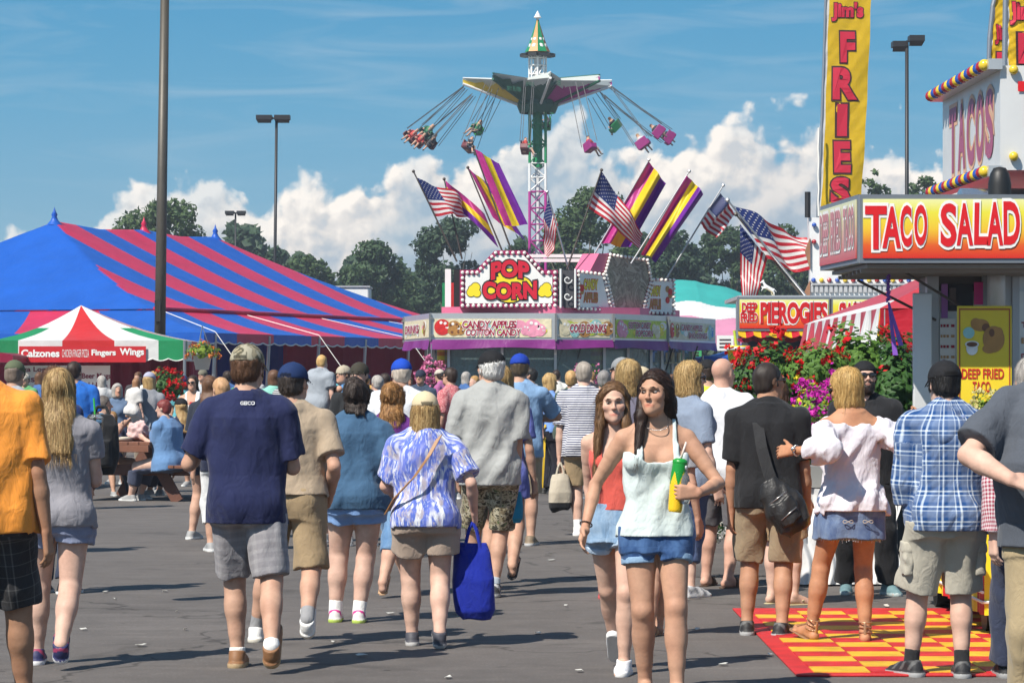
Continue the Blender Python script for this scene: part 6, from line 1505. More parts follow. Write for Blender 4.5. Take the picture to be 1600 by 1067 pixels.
    mb = MB(); mb.prism([Vector((xc, c, zb2)), Vector((xc+1.9, c, zb2)), Vector((xf+1.9, far, zb2)), Vector((xf, far, zb2))], (0, 0, zt2-zb2)); rs = mb.build('roof_sign', SHEET, e)
    uu = Vector((xc-xf, c-far, 0)); LL = uu.length; uu.normalize(); nn = uu.cross(v); q2 = lambda t, z, k=.0: Vector((xf, far, z))+uu*(LL*t)+nn*k
    mb = MB(); hh = zt2-zb2
    for i, ch in enumerate('TACOS'):
        t0 = .14+.158*i
        for sp, k, lf in ((.05, 0, .004+.0003*i), (0, 1, .008)): put_text(mb, ch, q2(t0, zb2+hh*.15), uu, v, LL*.13, hh*.68, k, .04, lf, 0, sp)
    mb.build('lettering', [mat('letter_peach', (.70, .40, .25), .5), mat('letter_plum', (.34, .08, .16), .5)], rs)
    for z in (zt2+.01, zb2-.01):
        mb = MB(); mb.box(q2(.5, z, .05), (.12, LL+.1, .09), Matrix.Rotation(math.atan2(uu.y, uu.x)-math.pi/2, 3, 'Z')); rl = mb.build('bulb_rail', ALU, e)
        colour_bulbs(rl, [q2(.02+.96*i/19, z, .10) for i in range(20)], .052, [BR, BY, BB], nn)
    colour_bulbs(rs, [Vector((GX(px, c), c-.01, EYE+(HOR-py)*sc2)) for px in (1583, 1640) for py in (110, 245)], .042, [BY])
    mb = MB(); put_text(mb, 'TACOS', Vector((GX(1590, c), c-.012, EYE+(HOR-200)*sc2)), u, v, .9, .4, 0, .04); mb.build('lettering', [TR], rs)
    # curved metal roof vent below the roof sign
    mb = MB(); mb.lathe([(.0, .19), (.05, .18), (.08, .13), (.095, .05), (.095, -.1)], W(1562, 297, 25.2), 20); mb.build('roof_vent', BLK, e, True)
    mb = MB(); M = Matrix.Rotation(R(90), 3, 'Y'); mb.cyl((GX(1500, 26.6), 26.6, zb2-.55), (GX(1700, 26.6), 26.6, zb2-.55), .42, n=24); mb.build('roof_dome', mat('brushed_steel', (.55, .57, .6), .25, .9), e, True)
    # open wing panel of the trailer (the pale vertical board)
    mb = MB(); p0, p1 = W(1420, 592, 24.6), W(1449, 592, 24.6); mb.box(((p0.x+p1.x)/2, 24.35, 1.2), (p1.x-p0.x, .06, 2.1)); mb.build('side_door', SHEET, e, bevel=.01)
taco()
# purple ribbons hung under the awning
r = empty('purple_ribbons', tuple(W(1388, 430, 24.2)), 0, 'purple curled ribbons hanging below the taco sign', 'ribbon'); RIB = mat('ribbon_violet', (.22, .08, .45), .4)
mb = MB()
for t in range(24): mb.cyl(W(1388+2.5*math.sin(t*1.3), 428+t*1.8, 24.2), W(1388+2.5*math.sin((t+1)*1.3), 428+(t+1)*1.8, 24.2), .014, n=6)
mb.build('curl', RIB, r, True)
for ex, ey in ((1399, 555), (1408, 540)): mb = MB(); mb.prism([W(1387, 472, 24.2), W(1390, 472, 24.2), W(ex+4, ey, 24.15), W(ex-4, ey, 24.15)], (0, .004, 0)); mb.build('ribbon_tail', RIB, r)
# yellow poster on its own stand
def poster():
    y = 24.14; s = y/F_PX; X = lambda px: GX(px, y); Z = lambda py: EYE+(HOR-py)/F_PX*y; e = empty('poster_board', (X(1538), y, 0), 0, 'yellow deep fried taco poster on the taco stand wall', 'poster')
    mb = MB(); mb.box((X(1538), y, Z(565)), (85*s, .03, 174*s)); bd = mb.build('board', mat('poster_yellow', (.82, .60, .025), .45, var=.04), e, bevel=.004)
    mb = MB()
    for px0, px1, py0, py1 in ((1498, 1578, 482, 484.5), (1498, 1500, 484.5, 646), (1576, 1578, 484.5, 646)): mb.box((X((px0+px1)/2), y-.017, Z((py0+py1)/2)), ((px1-px0)*s, .004, (py1-py0)*s))
    mb.build('border', mat('poster_border', (.42, .10, .02), .5), bd)
    mb = MB()
    for t, a, b, c, g in (('DEEP FRIED', 1502, 1568, 576, 592), ('TACO', 1519, 1547, 596, 613)): put_text(mb, t, Vector((X(a), y-.016, Z(g))), (1, 0, 0), (0, 0, 1), (b-a)*s, (g-c)*s, 0, .025)
    mb.build('lettering', mat('poster_red', (.50, .02, .01), .5), bd)
    mb = MB(); u, v = Vector((1, 0, 0)), Vector((0, 0, 1)); q = lambda px, py: Vector((X(px), y-.016, Z(py)))
    for i, (px, py, r_, k, sx, sy) in enumerate(((1531, 508, 12, 1, 1.2, .8), (1524, 505, 8, 1, 1, 1), (1540, 512, 8, 7, .8, .8), (1552, 530, 18, 1, .95, 1.15), (1560, 522, 9, 1, .8, 1.2), (1545, 545, 9, 1, 1.2, .8), (1549, 520, 7, 7, .6, .9), (1513, 520, 9, 4, 1, 1), (1518, 538, 11, 6, 1, .5), (1518, 545, 9, 6, 1, 1.1), (1518, 538, 8.5, 7, 1, .45))): blob(mb, q(px, py), u, v, r_*s, k, .001+.0008*i, 22, sx, sy)
    pr = mb.build('food_print', PANELM, bd)
poster()
# striped skirt table beside the mat
def skirt_table():
    y0, y1, x = 18.6, 21.6, 2.86; e = empty('serving_counter', (x+.4, 20, 0), 0, 'counter with a yellow and red striped skirt behind the plaid shirt man', 'counter')
    mb = MB(); N = 60
    for i in range(N):
        a0, a1 = i/N, (i+1)/N; w0, w1 = [.015*math.sin(a*70) for a in (a0, a1)]; k = 1 if (i // 2) % 2 else 0
        mb.add([(x+w0, y1+(y0-y1)*a0, .14), (x+w1, y1+(y0-y1)*a1, .14), (x+w1*.4, y1+(y0-y1)*a1, 1.0), (x+w0*.4, y1+(y0-y1)*a0, 1.0)], [(0, 1, 2, 3)], k)
    for i in range(14): mb.add([(x+i*.06, y0-.0, .14), (x+i*.06+.06, y0-.0, .14), (x+i*.06+.06, y0, 1.0), (x+i*.06, y0, 1.0)], [(0, 1, 2, 3)], i % 2)
    mb.build('striped_skirt', [PYEL, SIGNRED], e)
    mb = MB(); mb.tube([(x-.012, y1, .22), (x-.012, y0-.012, .22), (x+.84, y0-.012, .22)], .01, 6); mb.tube([(x-.012, y1, .28), (x-.012, y0-.012, .28)], .01, 6); mb.build('skirt_trim', SIGNWHITE, e)
    mb = MB(); mb.box((x+.42, (y0+y1)/2, 1.02), (.88, y1-y0+.06, .04)); mb.build('counter_top', ALU, e)
    for yy in (y0+.4, y1-.4): mb = MB(); mb.cyl((x+.06, yy, .13), (x+.16, yy, .13), .13, n=16); mb.build('wheel', BLK, e)
    mb = MB(); mb.box((x+.45, (y0+y1)/2, .16), (.7, y1-y0-.1, .06)); mb.build('bottom_shelf', ALU, e)
skirt_table()
# checked floor mat
def floor_mat():
    x0, x1, y0, y1 = 1.50, 3.4, 16.2, 20.9; e = empty('floor_mat', (x0, y0, 0), 0, 'red and yellow checked tile mat on the asphalt', 'mat')
    mb = MB(); n = int((y1-y0-.2)/.305); mm = int((x1-x0-.1)/.305)
    mb.box(((x0+x1)/2, (y0+y1)/2, .008), (x1-x0, y1-y0, .012), k=0); mb.build('border', [mat('mat_red', (.52, .020, .022), .55, bump=.4, bscale=120, var=.34, vscale=5)], e, bevel=.004)
    t = MB()
    for i in range(mm):
        for j in range(n):
            t.box((x0+.10+.305*(i+.5), y0+.10+.305*(j+.5), .0165), (.299, .299, .005), k=(i+j) % 2)
    t.build('checked_tiles', [mat('mat_yellow', (.68, .40, .025), .55, bump=.4, bscale=120, var=.30, vscale=5), MATS['mat_red']], e)
floor_mat()
# red and white market canopy
def market_canopy():
    e = empty('market_canopy', (4.6, 34, 0), 0, 'red and white striped canopy with a ragged valance over the flowers', 'canopy'); VR = vinyl('canopy_red', (.55, .02, .04)); VRo = vinyl('canopy_faded', (.52, .055, .075))
    c0, c1 = W(1375, 592, 30.), W(1257, 592, 39.); zt, zb = 2.26, 1.90; a = Vector((c1.x, c1.y, 0)); b = Vector((c0.x, c0.y, 0)); u = b-a; w = Vector((2.6, 0, 0))
    mb = MB(); N = 88
    for i in range(N):
        t0, t1 = i/N, (i+1)/N; h0, h1 = [zt-zb-.04+.05*abs(math.sin(t*14*math.pi))+.012*math.sin(t*170) for t in (t0, t1)]; f = lambda t, k: a+u*t+Vector((-.05*k*(1+math.sin(t*60)), 0, 0))
        mb.add([f(t0, 0)+Vector((0, 0, zt)), f(t1, 0)+Vector((0, 0, zt)), f(t1, 1)+Vector((0, 0, zt-h1)), f(t0, 1)+Vector((0, 0, zt-h0))], [(0, 1, 2, 3)], (i // 5) % 2)
    mb.build('striped_valance', [VRo, VWHITE], e)
    mb = MB(); mb.grid(lambda s_, t: b+Vector((2.6*s_, .02*math.sin(s_*30), zt-.36*t)), 20, 3); mb.build('front_valance', VR, e)
    ap = [a+w*.5+Vector((0, 1.2, 2.75)), b+w*.62+Vector((0, 1.4, 3.05))]
    mb = MB(); mb.grid(lambda s_, t: (a+u*s_+Vector((0, 0, zt))).lerp(ap[0].lerp(ap[1], s_), t), 20, 8, lambda s_, t: 0 if t > .12 else 1); mb.grid(lambda s_, t: (b+w*s_+Vector((0, 0, zt))).lerp(ap[1], t), 12, 8, lambda s_, t: 0); mb.grid(lambda s_, t: (a+w+u*s_+Vector((0, 0, zt))).lerp(ap[0].lerp(ap[1], s_), t), 10, 4, lambda s_, t: 0); mb.build('roof', [VRo, VWHITE], e, True)
    for p in (a, b, a+u*.5, b+w, a+w): mb = MB(); mb.cyl((p.x+.04, p.y+.04, 0), (p.x+.04, p.y+.04, zt), .035, n=12); mb.cyl((p.x+.04, p.y+.04, zt-.42), (p.x+.04, p.y+.04, zt-.36), .05, n=12); mb.build('pole', mat('galvanised', (.5, .51, .52), .35, .7, var=.15, vscale=12), e, True)
market_canopy()
# ---------------------------------------------------------------- feather flags
def feather(label, d, pxs, pole_r, txt, foot, side=None):
    """pxs: list of (left px, right px, py) down the sail"""
    s = d/F_PX; zt = EYE+(HOR-pxs[0][2])*s; e = empty('feather_flag', (GX(foot[0], d), d, 0), 0, label, 'feather flag', 'yellow feather flags')
    mb = MB(); mb.tube([Vector((GX(foot[0], d), d, 0))]+[W(l-1, y, d) for l, r, y in reversed(pxs)], .025, 8); mb.build('pole', STEEL, e)
    P = np.array(pxs, float)[:, [2, 0, 1]]; y0, y1 = P[0, 0], P[-1, 0]
    def S(a, b, k=0):
        py = y0+(y1-y0)*b; l = np.interp(py, P[:, 0], P[:, 1]); r_ = np.interp(py, P[:, 0], P[:, 2]); p = W(l+(r_-l)*a, py, d); p.y += (.016*math.sin(b*17+a*5)*a+.006*math.sin(b*44-a*9)+.004*math.sin(b*90+a*22)+.08*a*a)-k; p.x += .006*math.sin(b*31+a*3); return p
    mb = MB(); mb.grid(lambda a, b: S(a, b), 16, 90, lambda a, b: 0 if a < .085 else 1); cl = mb.build('sail', [FWHITE, vinyl('sail_yellow', (.74, .47, .02), .2)], e, True)
    mb = MB(); 
    for t, px0, px1, py0, py1 in txt:
        ref, ff = glyphs(t, .05, 0); lo, hi = ref.min(0), ref.max(0)
        for sp, k, lf in ((.07, 0, .010), (0, 1, .018)):
            vv, ff = glyphs(t, .05+sp*.6, 0); out = []
            for p in vv:
                px = px0+(px1-px0)*(p[0]-lo[0])/(hi[0]-lo[0]); py = py1-(py1-py0)*(p[1]-lo[1])/(hi[1]-lo[1])
                l = np.interp(py, P[:, 0], P[:, 1]); r_ = np.interp(py, P[:, 0], P[:, 2]); out.append(S((px-l)/(r_-l), (py-y0)/(y1-y0), lf))
            mb.add(out, ff, k)
    mb.build('lettering', [mat('sail_outline', (.05, .02, .02), .6), mat('sail_red', (.55, .02, .05), .5)], cl)
feather('tall yellow feather flag reading fries in the middle of the sky', 57., [(1330, 1345, -95), (1308, 1362, -60), (1296, 1364, -25), (1291, 1362, 0), (1288, 1358, 100), (1285, 1354, 190), (1282, 1349, 270), (1279, 1346, 318), (1278, 1345, 345)], .02,
        [("Jim's", 1299, 1350, 4, 34), ('F', 1313, 1336, 50, 98), ('R', 1301, 1339, 106, 156), ('I', 1308, 1324, 163, 213), ('E', 1303, 1329, 221, 270), ('S', 1298, 1328, 277, 320)], (1277, 900))
feather('right feather flag cut by the top right corner above the taco sign', 30., [(1590, 1650, -60), (1574, 1650, -20), (1572, 1648, 0), (1571, 1646, 60), (1570, 1644, 130)], .02, [("Jim's", 1578, 1632, 2, 40), ('F', 1590, 1626, 52, 100)], (1570, 900))
feather('narrow feather flag half hidden behind the one in the corner', 34., [(1585, 1610, -60), (1560, 1606, -20), (1552, 1604, 10), (1547, 1602, 60), (1545, 1600, 130)], .02, [("Jim's", 1554, 1590, 38, 70), ('F', 1558, 1580, 82, 120)], (1545, 900))
mb = MB(); mb.tube([W(1279+.5*math.sin(i*.9), 200+i*6, 56.8) for i in range(24)], .02, 6); o = mb.build('cord', ROPE, origin=tuple(W(1278, 340, 56.8))); tag(o, 'frayed white cord beside the pole of the fries flag', 'cord')
# ---------------------------------------------------------------- trees and flowers
def leafmat(name, c1, c2, tr=.35):
    if name in MATS: return MATS[name]
    m = bpy.data.materials.new(name); m.use_nodes = True; MATS[name] = m; t = NT(m.node_tree); p = m.node_tree.nodes['Principled BSDF']
    co = t.n('ShaderNodeTexCoord').outputs['Object']; g = t.n('ShaderNodeNewGeometry')
    c = t.mix(t.m('ADD', t.m('MULTIPLY', t.noise(co, .8, 3), .6), t.m('MULTIPLY', g.outputs['Random Per Island'], .45), clamp=True), c1, c2)
    m.node_tree.links.new(c, p.inputs['Base Color']); p.inputs['Roughness'].default_value = .55; p.inputs['Specular IOR Level'].default_value = .3
    tl = t.n('ShaderNodeBsdfTranslucent', {0: c}); mx = t.n('ShaderNodeMixShader', {0: tr, 1: p.outputs[0], 2: tl.outputs[0]}); m.node_tree.links.new(mx.outputs[0], m.node_tree.nodes['Material Output'].inputs[0])
    return m
def leaves(name, P, N, size, m, parent, seed=0, aspect=.6, jit=.9):
    """one small pointed leaf clump per point"""
    r = np.random.default_rng(seed); n = len(P); N = N+jit*r.normal(size=(n, 3)); N /= np.linalg.norm(N, axis=1)[:, None]
    T = np.cross(N, r.normal(size=(n, 3))); T /= np.linalg.norm(T, axis=1)[:, None]; B = np.cross(N, T); s = (size*r.uniform(.55, 1.3, n))[:, None]
    V = np.stack([P-T*s*.5, P+B*s*aspect*.5-N*s*.1, P+T*s*.5, P-B*s*aspect*.5-N*s*.1], 1).reshape(-1, 3); Q = np.arange(4*n).reshape(n, 4)
    return np_mesh(name, V, Q, m, parent, smooth=False)
BARK = mat('bark', (.09, .07, .05), .9, var=.3, bump=.5, bscale=6)
TREEM = [leafmat('tree_leaf_a', (.036, .075, .034), (.085, .14, .055)), leafmat('tree_leaf_b', (.048, .09, .032), (.11, .17, .06)), leafmat('tree_leaf_c', (.034, .066, .038), (.07, .12, .06))]
def tree(px0, px1, ptop, pbot, d, label, seed, m=0, dens=1.0, gap=.5, group='trees beyond the fairground'):
    s = d/F_PX; r = np.random.default_rng(seed); xc = GX((px0+px1)/2, d); w = (px1-px0)*s/2; zt = EYE+(HOR-ptop)*s; zb = EYE+(HOR-pbot)*s
    e = empty('tree', (xc, d, 0), 0, label, 'tree', group); H = zt-zb; dep = w*.9
    mb = MB(); th = max(.16, w*.055); mb.cyl((0, 0, -.1), (.1, 0, zb+H*.25), th*1.3, th*.8, 10); limbs = []
    for i in range(7):
        a = r.uniform(0, 6.28); q = Vector((math.cos(a)*w*r.uniform(.4, .75), math.sin(a)*dep*.5, zb+H*r.uniform(.3, .7))); z0 = zb*.6+H*r.uniform(0, .25); mb.cyl((.06, 0, z0), q, th*.4, th*.1, 6); limbs.append(q)
    mb.build('trunk', BARK, e, True, world=False)
    # leaf clumps on lobes set round an uneven crown
    nl = int(46*max(.6, w*H/60)); P = []; N = []
    for i in range(nl):
        while True:
            u = r.uniform(-1, 1, 3); 
            if np.linalg.norm(u) < 1: break
        k = np.linalg.norm(u); u = u/max(k, .2)*(k**.45)
        prof = 1-.35*max(u[2], 0)**2-.25*max(-u[2], 0)
        c = np.array([u[0]*w*.80*prof, u[1]*dep*.8*prof, (zb+zt)/2+u[2]*H*.42]); R_ = min(w, H)*r.uniform(.20, .36)
        n = int(R_*R_*190*dens*gap*2); v = r.normal(size=(n, 3)); v /= np.linalg.norm(v, axis=1)[:, None]; rad = R_*r.uniform(.55, 1.08, n)[:, None]
        P.append(c+v*rad*np.array([1, 1, .8])); N.append(v+np.array([0, 0, .4]))
    leaves('crown', np.concatenate(P), np.concatenate(N), max(.30, d*.0019), TREEM[m], e, seed)
T_ = [(655, 720, 395, 520, 242, 'broad low tree filling the gap left of the popcorn sign', 1), (1000, 1080, 380, 520, 240, 'shaded tree between the tricolour flags and the teal tent', 0), (1230, 1330, 370, 520, 236, 'tree behind the pierogies stand crown', 2), (1130, 1200, 365, 520, 240, 'tree in the gap behind the long white flagpole', 1),
      (175, 328, 305, 420, 205, 'round tree whose crown rises over the striped tent behind the bronze lamp post', 1), (388, 455, 384, 470, 230, 'low dark tree at the foot of the tall twin-headed lamp post', 2),
      (440, 540, 390, 500, 235, 'pale green broad tree above the right slope of the striped tent', 1), (530, 660, 372, 510, 228, 'dark tree left of the popcorn stand with a gap of sky beside it', 0), (560, 600, 380, 480, 250, 'slim tree tucked into the trees left of the popcorn stand', 2),
      (640, 775, 328, 500, 220, 'tall dark tree behind the leftmost popcorn stand flags', 2), (600, 700, 430, 520, 240, 'low bushy tree behind the left corner of the popcorn stand', 0), (770, 850, 372, 500, 232, 'tree hidden behind the base of the swing ride tower', 0),
      (830, 1010, 282, 500, 214, 'tallest bright green tree just right of the swing ride tower', 1), (990, 1110, 348, 500, 222, 'dark tree behind the tricolour flags above the teal tent', 2), (1080, 1190, 340, 500, 226, 'dark tree behind the small stars and stripes flag', 0),
      (1170, 1290, 345, 520, 218, 'tree behind the horse ornament and the streaming flag', 0), (1340, 1400, 252, 420, 205, 'sparse tree between the fries flag and the right lamp post', 1), (1405, 1475, 262, 420, 215, 'small sparse tree between the right lamp post and the taco sign', 1), (450, 560, 425, 520, 245, 'low tree above the white trailer roof', 2), (880, 960, 400, 520, 238, 'low tree behind the popcorn stand roof rails', 0)]
for i, (a, b, t, bt, d, lab, m) in enumerate(T_): tree(a, b, t, bt, d, lab, 40+i, m, 1.0, .5 if i in (4, 16, 17) else .6)
# distant wood along the horizon
P = []; r = np.random.default_rng(5); n = 72000; xs = r.uniform(-60, 95, n); hh = 11.0+1.6*np.sin(xs*.21)+1.3*np.sin(xs*.53+1)+.9*np.sin(xs*1.3)+.5*np.sin(xs*3.1)
P = np.stack([xs, 262+r.uniform(-4, 4, n), hh*r.uniform(0, 1, n)**.6], 1); o = leaves('wood', P, np.tile([0, -1, .6], (n, 1)), 1.1, TREEM[2], None, 3); o['kind'] = 'stuff'

FRE, FMA, FPI, FYE = [leafmat('petal_'+n, c, tuple(min(1, k*1.5) for k in c), .25) for n, c in (('red', (.50, .008, .012)), ('magenta', (.45, .015, .30)), ('pink', (.55, .16, .30)), ('yellow', (.70, .52, .02)))]
LEA = leafmat('flower_leaf', (.07, .16, .03), (.18, .34, .06)); LED = leafmat('flower_leaf_dark', (.03, .09, .025), (.08, .19, .04)); LEL = leafmat('flower_leaf_lime', (.16, .28, .03), (.32, .42, .06))
def flowers(name, label, cat, px, py, d, rx, rz, blooms, leaf, seed, nl=900, nb=60, ry=None, ls=.07, bs=.045, base=None, hang=None, group=None):
    """a plant: leaf mass + blooms, filling an ellipsoid of half size rx, rz (m) seen at px, py"""
    c = W(px, py, d); e = tag(empty(name, (c.x, c.y, 0 if base != 'hang' else c.z)), label, cat, group); r = np.random.default_rng(seed); ry = ry or rx
    oz = c.z-(0 if base != 'hang' else c.z)
    def cloud(n, k0, k1):
        v = r.normal(size=(n, 3)); v /= np.linalg.norm(v, axis=1)[:, None]; k = r.uniform(k0, k1, n)[:, None]*(1+.18*np.sin(v[:, :1]*7+seed)+.15*np.sin(v[:, 2:]*9)); return v*k*np.array([rx, ry, rz])+np.array([0, 0, oz]), v
    VS, QS, MI, ML = [], [], [], [leaf]
    def put(P, N, sz, k, sd, asp):
        o = leaves('tmp', P, N, sz, leaf, None, sd, asp); me = o.data; v = np.empty(len(me.vertices)*3); me.vertices.foreach_get('co', v); bpy.data.objects.remove(o); bpy.data.meshes.remove(me)
        b = sum(len(x) for x in VS); v = v.reshape(-1, 3); VS.append(v); QS.append(np.arange(len(v)).reshape(-1, 4)+b); MI.extend([k]*(len(v)//4))
    P, N = cloud(nl, .35, 1.05); put(P, N+np.array([0, 0, .3]), ls, 0, seed, .62)
    for m, nm, share in blooms:
        P, N = cloud(int(nb*share), .86, 1.12); k = P[:, 1] < .6*ry; P, N = P[k], N[k]; PP = []; NN = []
        for p, nn in zip(P, N):
            for j in range(9): PP.append(p+r.normal(size=3)*bs*.42); NN.append(nn+r.normal(size=3)*.5)
        ML.append(m); put(np.array(PP), np.array(NN), bs, len(ML)-1, seed+1, .8)
    o = np_mesh('foliage', np.concatenate(VS), np.concatenate(QS), ML, e, smooth=False); o.data.polygons.foreach_set('material_index', np.array(MI, dtype=np.int32))
    return e, c
def pot(e, c, r0, h, m, z0=0):
    mb = MB(); mb.lathe([(0, z0), (r0*.78, z0), (r0, z0+h), (r0*1.08, z0+h), (r0*1.08, z0+h+.03), (r0*.9, z0+h+.03), (r0*.85, z0+h-.03), (0, z0+h-.03)], (c.x, c.y, 0), 24); mb.build('pot', m, e, True)
POTW = mat('white_pot', (.74, .73, .70), .5)
R1 = ((FRE, 'red_blooms', 1),)
e, c = flowers('flower_planter', 'big mass of red geraniums right of the bald man', 'flowers', 1203, 600, 27.5, .42, .36, R1, LED, 1, 2600, 130, .35, .07, .05); pot(e, c, .4, .9, POTW)
e, c = flowers('flower_planter', 'red geraniums behind the head of the black shirt man', 'flowers', 1276, 582, 27., .36, .24, R1, LEA, 2, 1700, 45, .35, .07, .05); pot(e, c, .3, .95, POTW)
e, c = flowers('flower_planter', 'tall light green shrub with a few red blooms under the striped canopy', 'flowers', 1335, 580, 27.6, .36, .38, ((FRE, 'red_blooms', .3),), LEA, 3, 2200, 70, .35, .085, .06); pot(e, c, .32, .9, POTW)
e, c = flowers('flower_planter', 'dark leafy shrub behind the canopy post', 'flowers', 1400, 618, 27., .22, .52, ((FRE, 'red_blooms', .2),), LED, 4, 2300, 50, .3, .08, .06); pot(e, c, .3, .6, POTW)
e, c = flowers('flower_planter', 'lime green plant with yellow flowers beside the white planter box', 'flowers', 1283, 640, 25.2, .26, .22, ((FYE, 'yellow_blooms', 1),), LEL, 5, 1300, 40, .25, .05, .035); pot(e, c, .2, 1.0, POTW)
e, c = flowers('flower_planter', 'magenta petunias spilling down between the couple', 'flowers', 1286, 708, 24.6, .26, .50, ((FMA, 'magenta_blooms', 1),), LEA, 6, 1200, 300, .28, .055, .045); pot(e, c, .26, .4, POTW)
e, c = flowers('flower_planter', 'white flowers low on the ground behind the bald man', 'flowers', 1105, 822, 24.2, .22, .15, ((leafmat('petal_white', (.7, .7, .65), (.8, .8, .78)), 'white_blooms', 1),), LED, 7, 700, 60, .2, .05, .035)
# white cloth covered planter box
def planter_box():
    d = 23.3; x0, x1 = GX(1226, d), GX(1402, d); z = .74; e = empty('planter_box', ((x0+x1)/2, d+.4, 0), 0, 'planter box draped in white cloth behind the blonde in the skirt', 'planter')
    mb = MB(); f = lambda a, b: Vector((x0+(x1-x0)*a+.03*math.sin(b*9), d+.03*math.sin(a*26+b*3)+.02*math.sin(a*61), .015+(z-.015)*b)); mb.grid(f, 60, 16); mb.grid(lambda a, b: Vector((x0+.03*math.sin(a*14)+.012*math.sin(a*37), d+.9*a, .015+(z-.015)*b)), 30, 16); mb.grid(lambda a, b: Vector((x1, d+.9*a, .015+(z-.015)*b)), 10, 4)
    mb.grid(lambda a, b: Vector((x0+(x1-x0)*a, d+.9*b, z+.01*math.sin(a*9+b*7))), 16, 8); mb.build('cloth_cover', mat('white_cloth', (.72, .72, .72), .8, bump=.4, bscale=9, var=.05), e, True)
    mb = MB(); mb.box(((x0+x1)/2, d+.45, z+.08), (x1-x0-.2, .5, .16)); mb.build('trough', mat('grey_trough', (.2, .2, .19), .7), e)
planter_box()
mb = MB(); d = 24.0; mb.box(W(1370, 860, d), (.16, .16, .9)); b_ = W(1395, 850, d); mb.box((b_.x, d, .42), (.2, .25, .82)); o = mb.build('equipment_box', mat('black_case', (.02, .02, .02), .5), origin=(b_.x, d, 0), bevel=.01); tag(o, 'black equipment box standing behind the blonde in the skirt', 'box')
# hanging baskets and the pink flower ball
e, c = flowers('hanging_basket', 'hanging basket of orange flowers under the edge of the striped tent', 'hanging basket', 316, 549, 60., .28, .16, ((mat('petal_orange', (.6, .16, .02), .6), 'orange_blooms', 1),), LEL, 8, 700, 40, None, .08, .05, 'hang')
mb = MB(); mb.lathe([(0, -.36), (.13, -.36), (.19, -.06), (.2, -.06), (.2, -.03)], c, 16); mb.build('pot', POTW, e, True); mb = MB()
for a in (0, 2.1, 4.2): mb.cyl(c+Vector((.18*math.cos(a), .18*math.sin(a), -.05)), c+Vector((0, 0, .5)), .008, n=5)
mb.build('hanger', STEEL, e)
e, c = flowers('hanging_basket', 'ball of pink flowers hanging at the left front of the popcorn stand', 'hanging basket', 674, 592, 66., .26, .36, ((FPI, 'pink_blooms', 1),), LED, 9, 700, 260, None, .07, .07, 'hang')
mb = MB(); mb.lathe([(0, -.2), (.12, -.2), (.17, .0)], c, 12); mb.build('pot', POTW, e, True); mb = MB(); mb.cyl(c+Vector((0, 0, .2)), c+Vector((0, 0, .75)), .012, n=6); mb.build('hanger', STEEL, e)
e, c = flowers('flower_planter', 'red geraniums by the lamp post behind the picnic table', 'flowers', 262, 605, 52., .33, .28, R1, LED, 10, 900, 70, None, .08, .06); pot(e, c, .25, .9, POTW)
e, c = flowers('flower_planter', 'dark green flower clump at the counter of the popcorn stand', 'flowers', 918, 583, 66., .30, .2, ((FPI, 'pink_blooms', .4),), LED, 11, 500, 50, None, .08, .06); pot(e, c, .2, 1.2, POTW)
e, c = flowers('potted_mums', 'pot of pale yellow mums on the striped counter beside the plaid shirt man', 'flowers', 1546, 636, 21.2, .13, .10, ((leafmat('petal_cream', (.55, .48, .16), (.68, .62, .30)), 'cream_blooms', 1),), LEL, 12, 300, 60, None, .04, .03); pot(e, c, .09, .22, POTW, 1.04)
# ---------------------------------------------------------------- picnic tables
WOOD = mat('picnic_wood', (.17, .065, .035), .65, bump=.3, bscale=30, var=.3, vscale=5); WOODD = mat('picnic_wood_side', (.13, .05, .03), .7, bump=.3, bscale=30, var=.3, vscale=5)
def picnic(x, y, rz, label):
    e = empty('picnic_table', (x, y, 0), R(rz), label, 'picnic table', 'brown picnic tables in front of the food tent'); b = lambda n, c, s_, m=WOOD, M=None: (lambda mb: (mb.box(c, s_, M), mb.build(n, m, e, world=False, bevel=.006))[1])(MB())
    mb = MB()
    for i in range(5): mb.box(((i-2)*.148, 0, .745), (.140, 1.9, .04))
    mb.box((0, -.93, .68), (.70, .04, .09)); mb.box((0, .93, .68), (.70, .04, .09)); mb.build('table_top', WOOD, e, world=False, bevel=.005)
    for sx in (-1, 1):
        mb = MB(); mb.box((sx*.62, 0, .45), (.14, 1.9, .04)); mb.box((sx*.77, 0, .45), (.14, 1.9, .04)); mb.build('bench', WOOD, e, world=False, bevel=.005)
    for sy in (-.7, .7):
        for sx in (-1, 1):
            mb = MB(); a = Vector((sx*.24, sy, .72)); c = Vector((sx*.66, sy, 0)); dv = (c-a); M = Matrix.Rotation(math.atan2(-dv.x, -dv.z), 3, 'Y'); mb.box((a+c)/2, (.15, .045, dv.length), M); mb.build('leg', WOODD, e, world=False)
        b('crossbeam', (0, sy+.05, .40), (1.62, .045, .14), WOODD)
    return e
picnic(-4.75, 40.2, -14, 'near brown picnic table with a pink bag on top')
picnic(-6.9, 44.5, -6, 'further picnic table behind the blonde in the grey shirt')
c = W(216, 676, 39.8); F = Fld((-.2, -.2, -.02), (.2, .25, .3), .01); w_ = waves(8, .09, 6, 1)
F.add(ellip((0, .05, .10), (.13, .14, .12)), 0); F.add(ellip((.04, .0, .18), (.08, .08, .07)), .05); F.add(ellip((-.06, .02, .15), (.06, .09, .07)), .04); F.warp(lambda X, Y, Z: .016*w_(X, Y, Z)); V, Q = F.mesh(); o = np_mesh('bag', V, Q, mat('pink_plush', (.60, .40, .38), .9, bump=.6, bscale=40)); o.location = (c.x, 39.75, .77)
tag(o, 'crumpled pale pink bag on the near picnic table', 'bag')
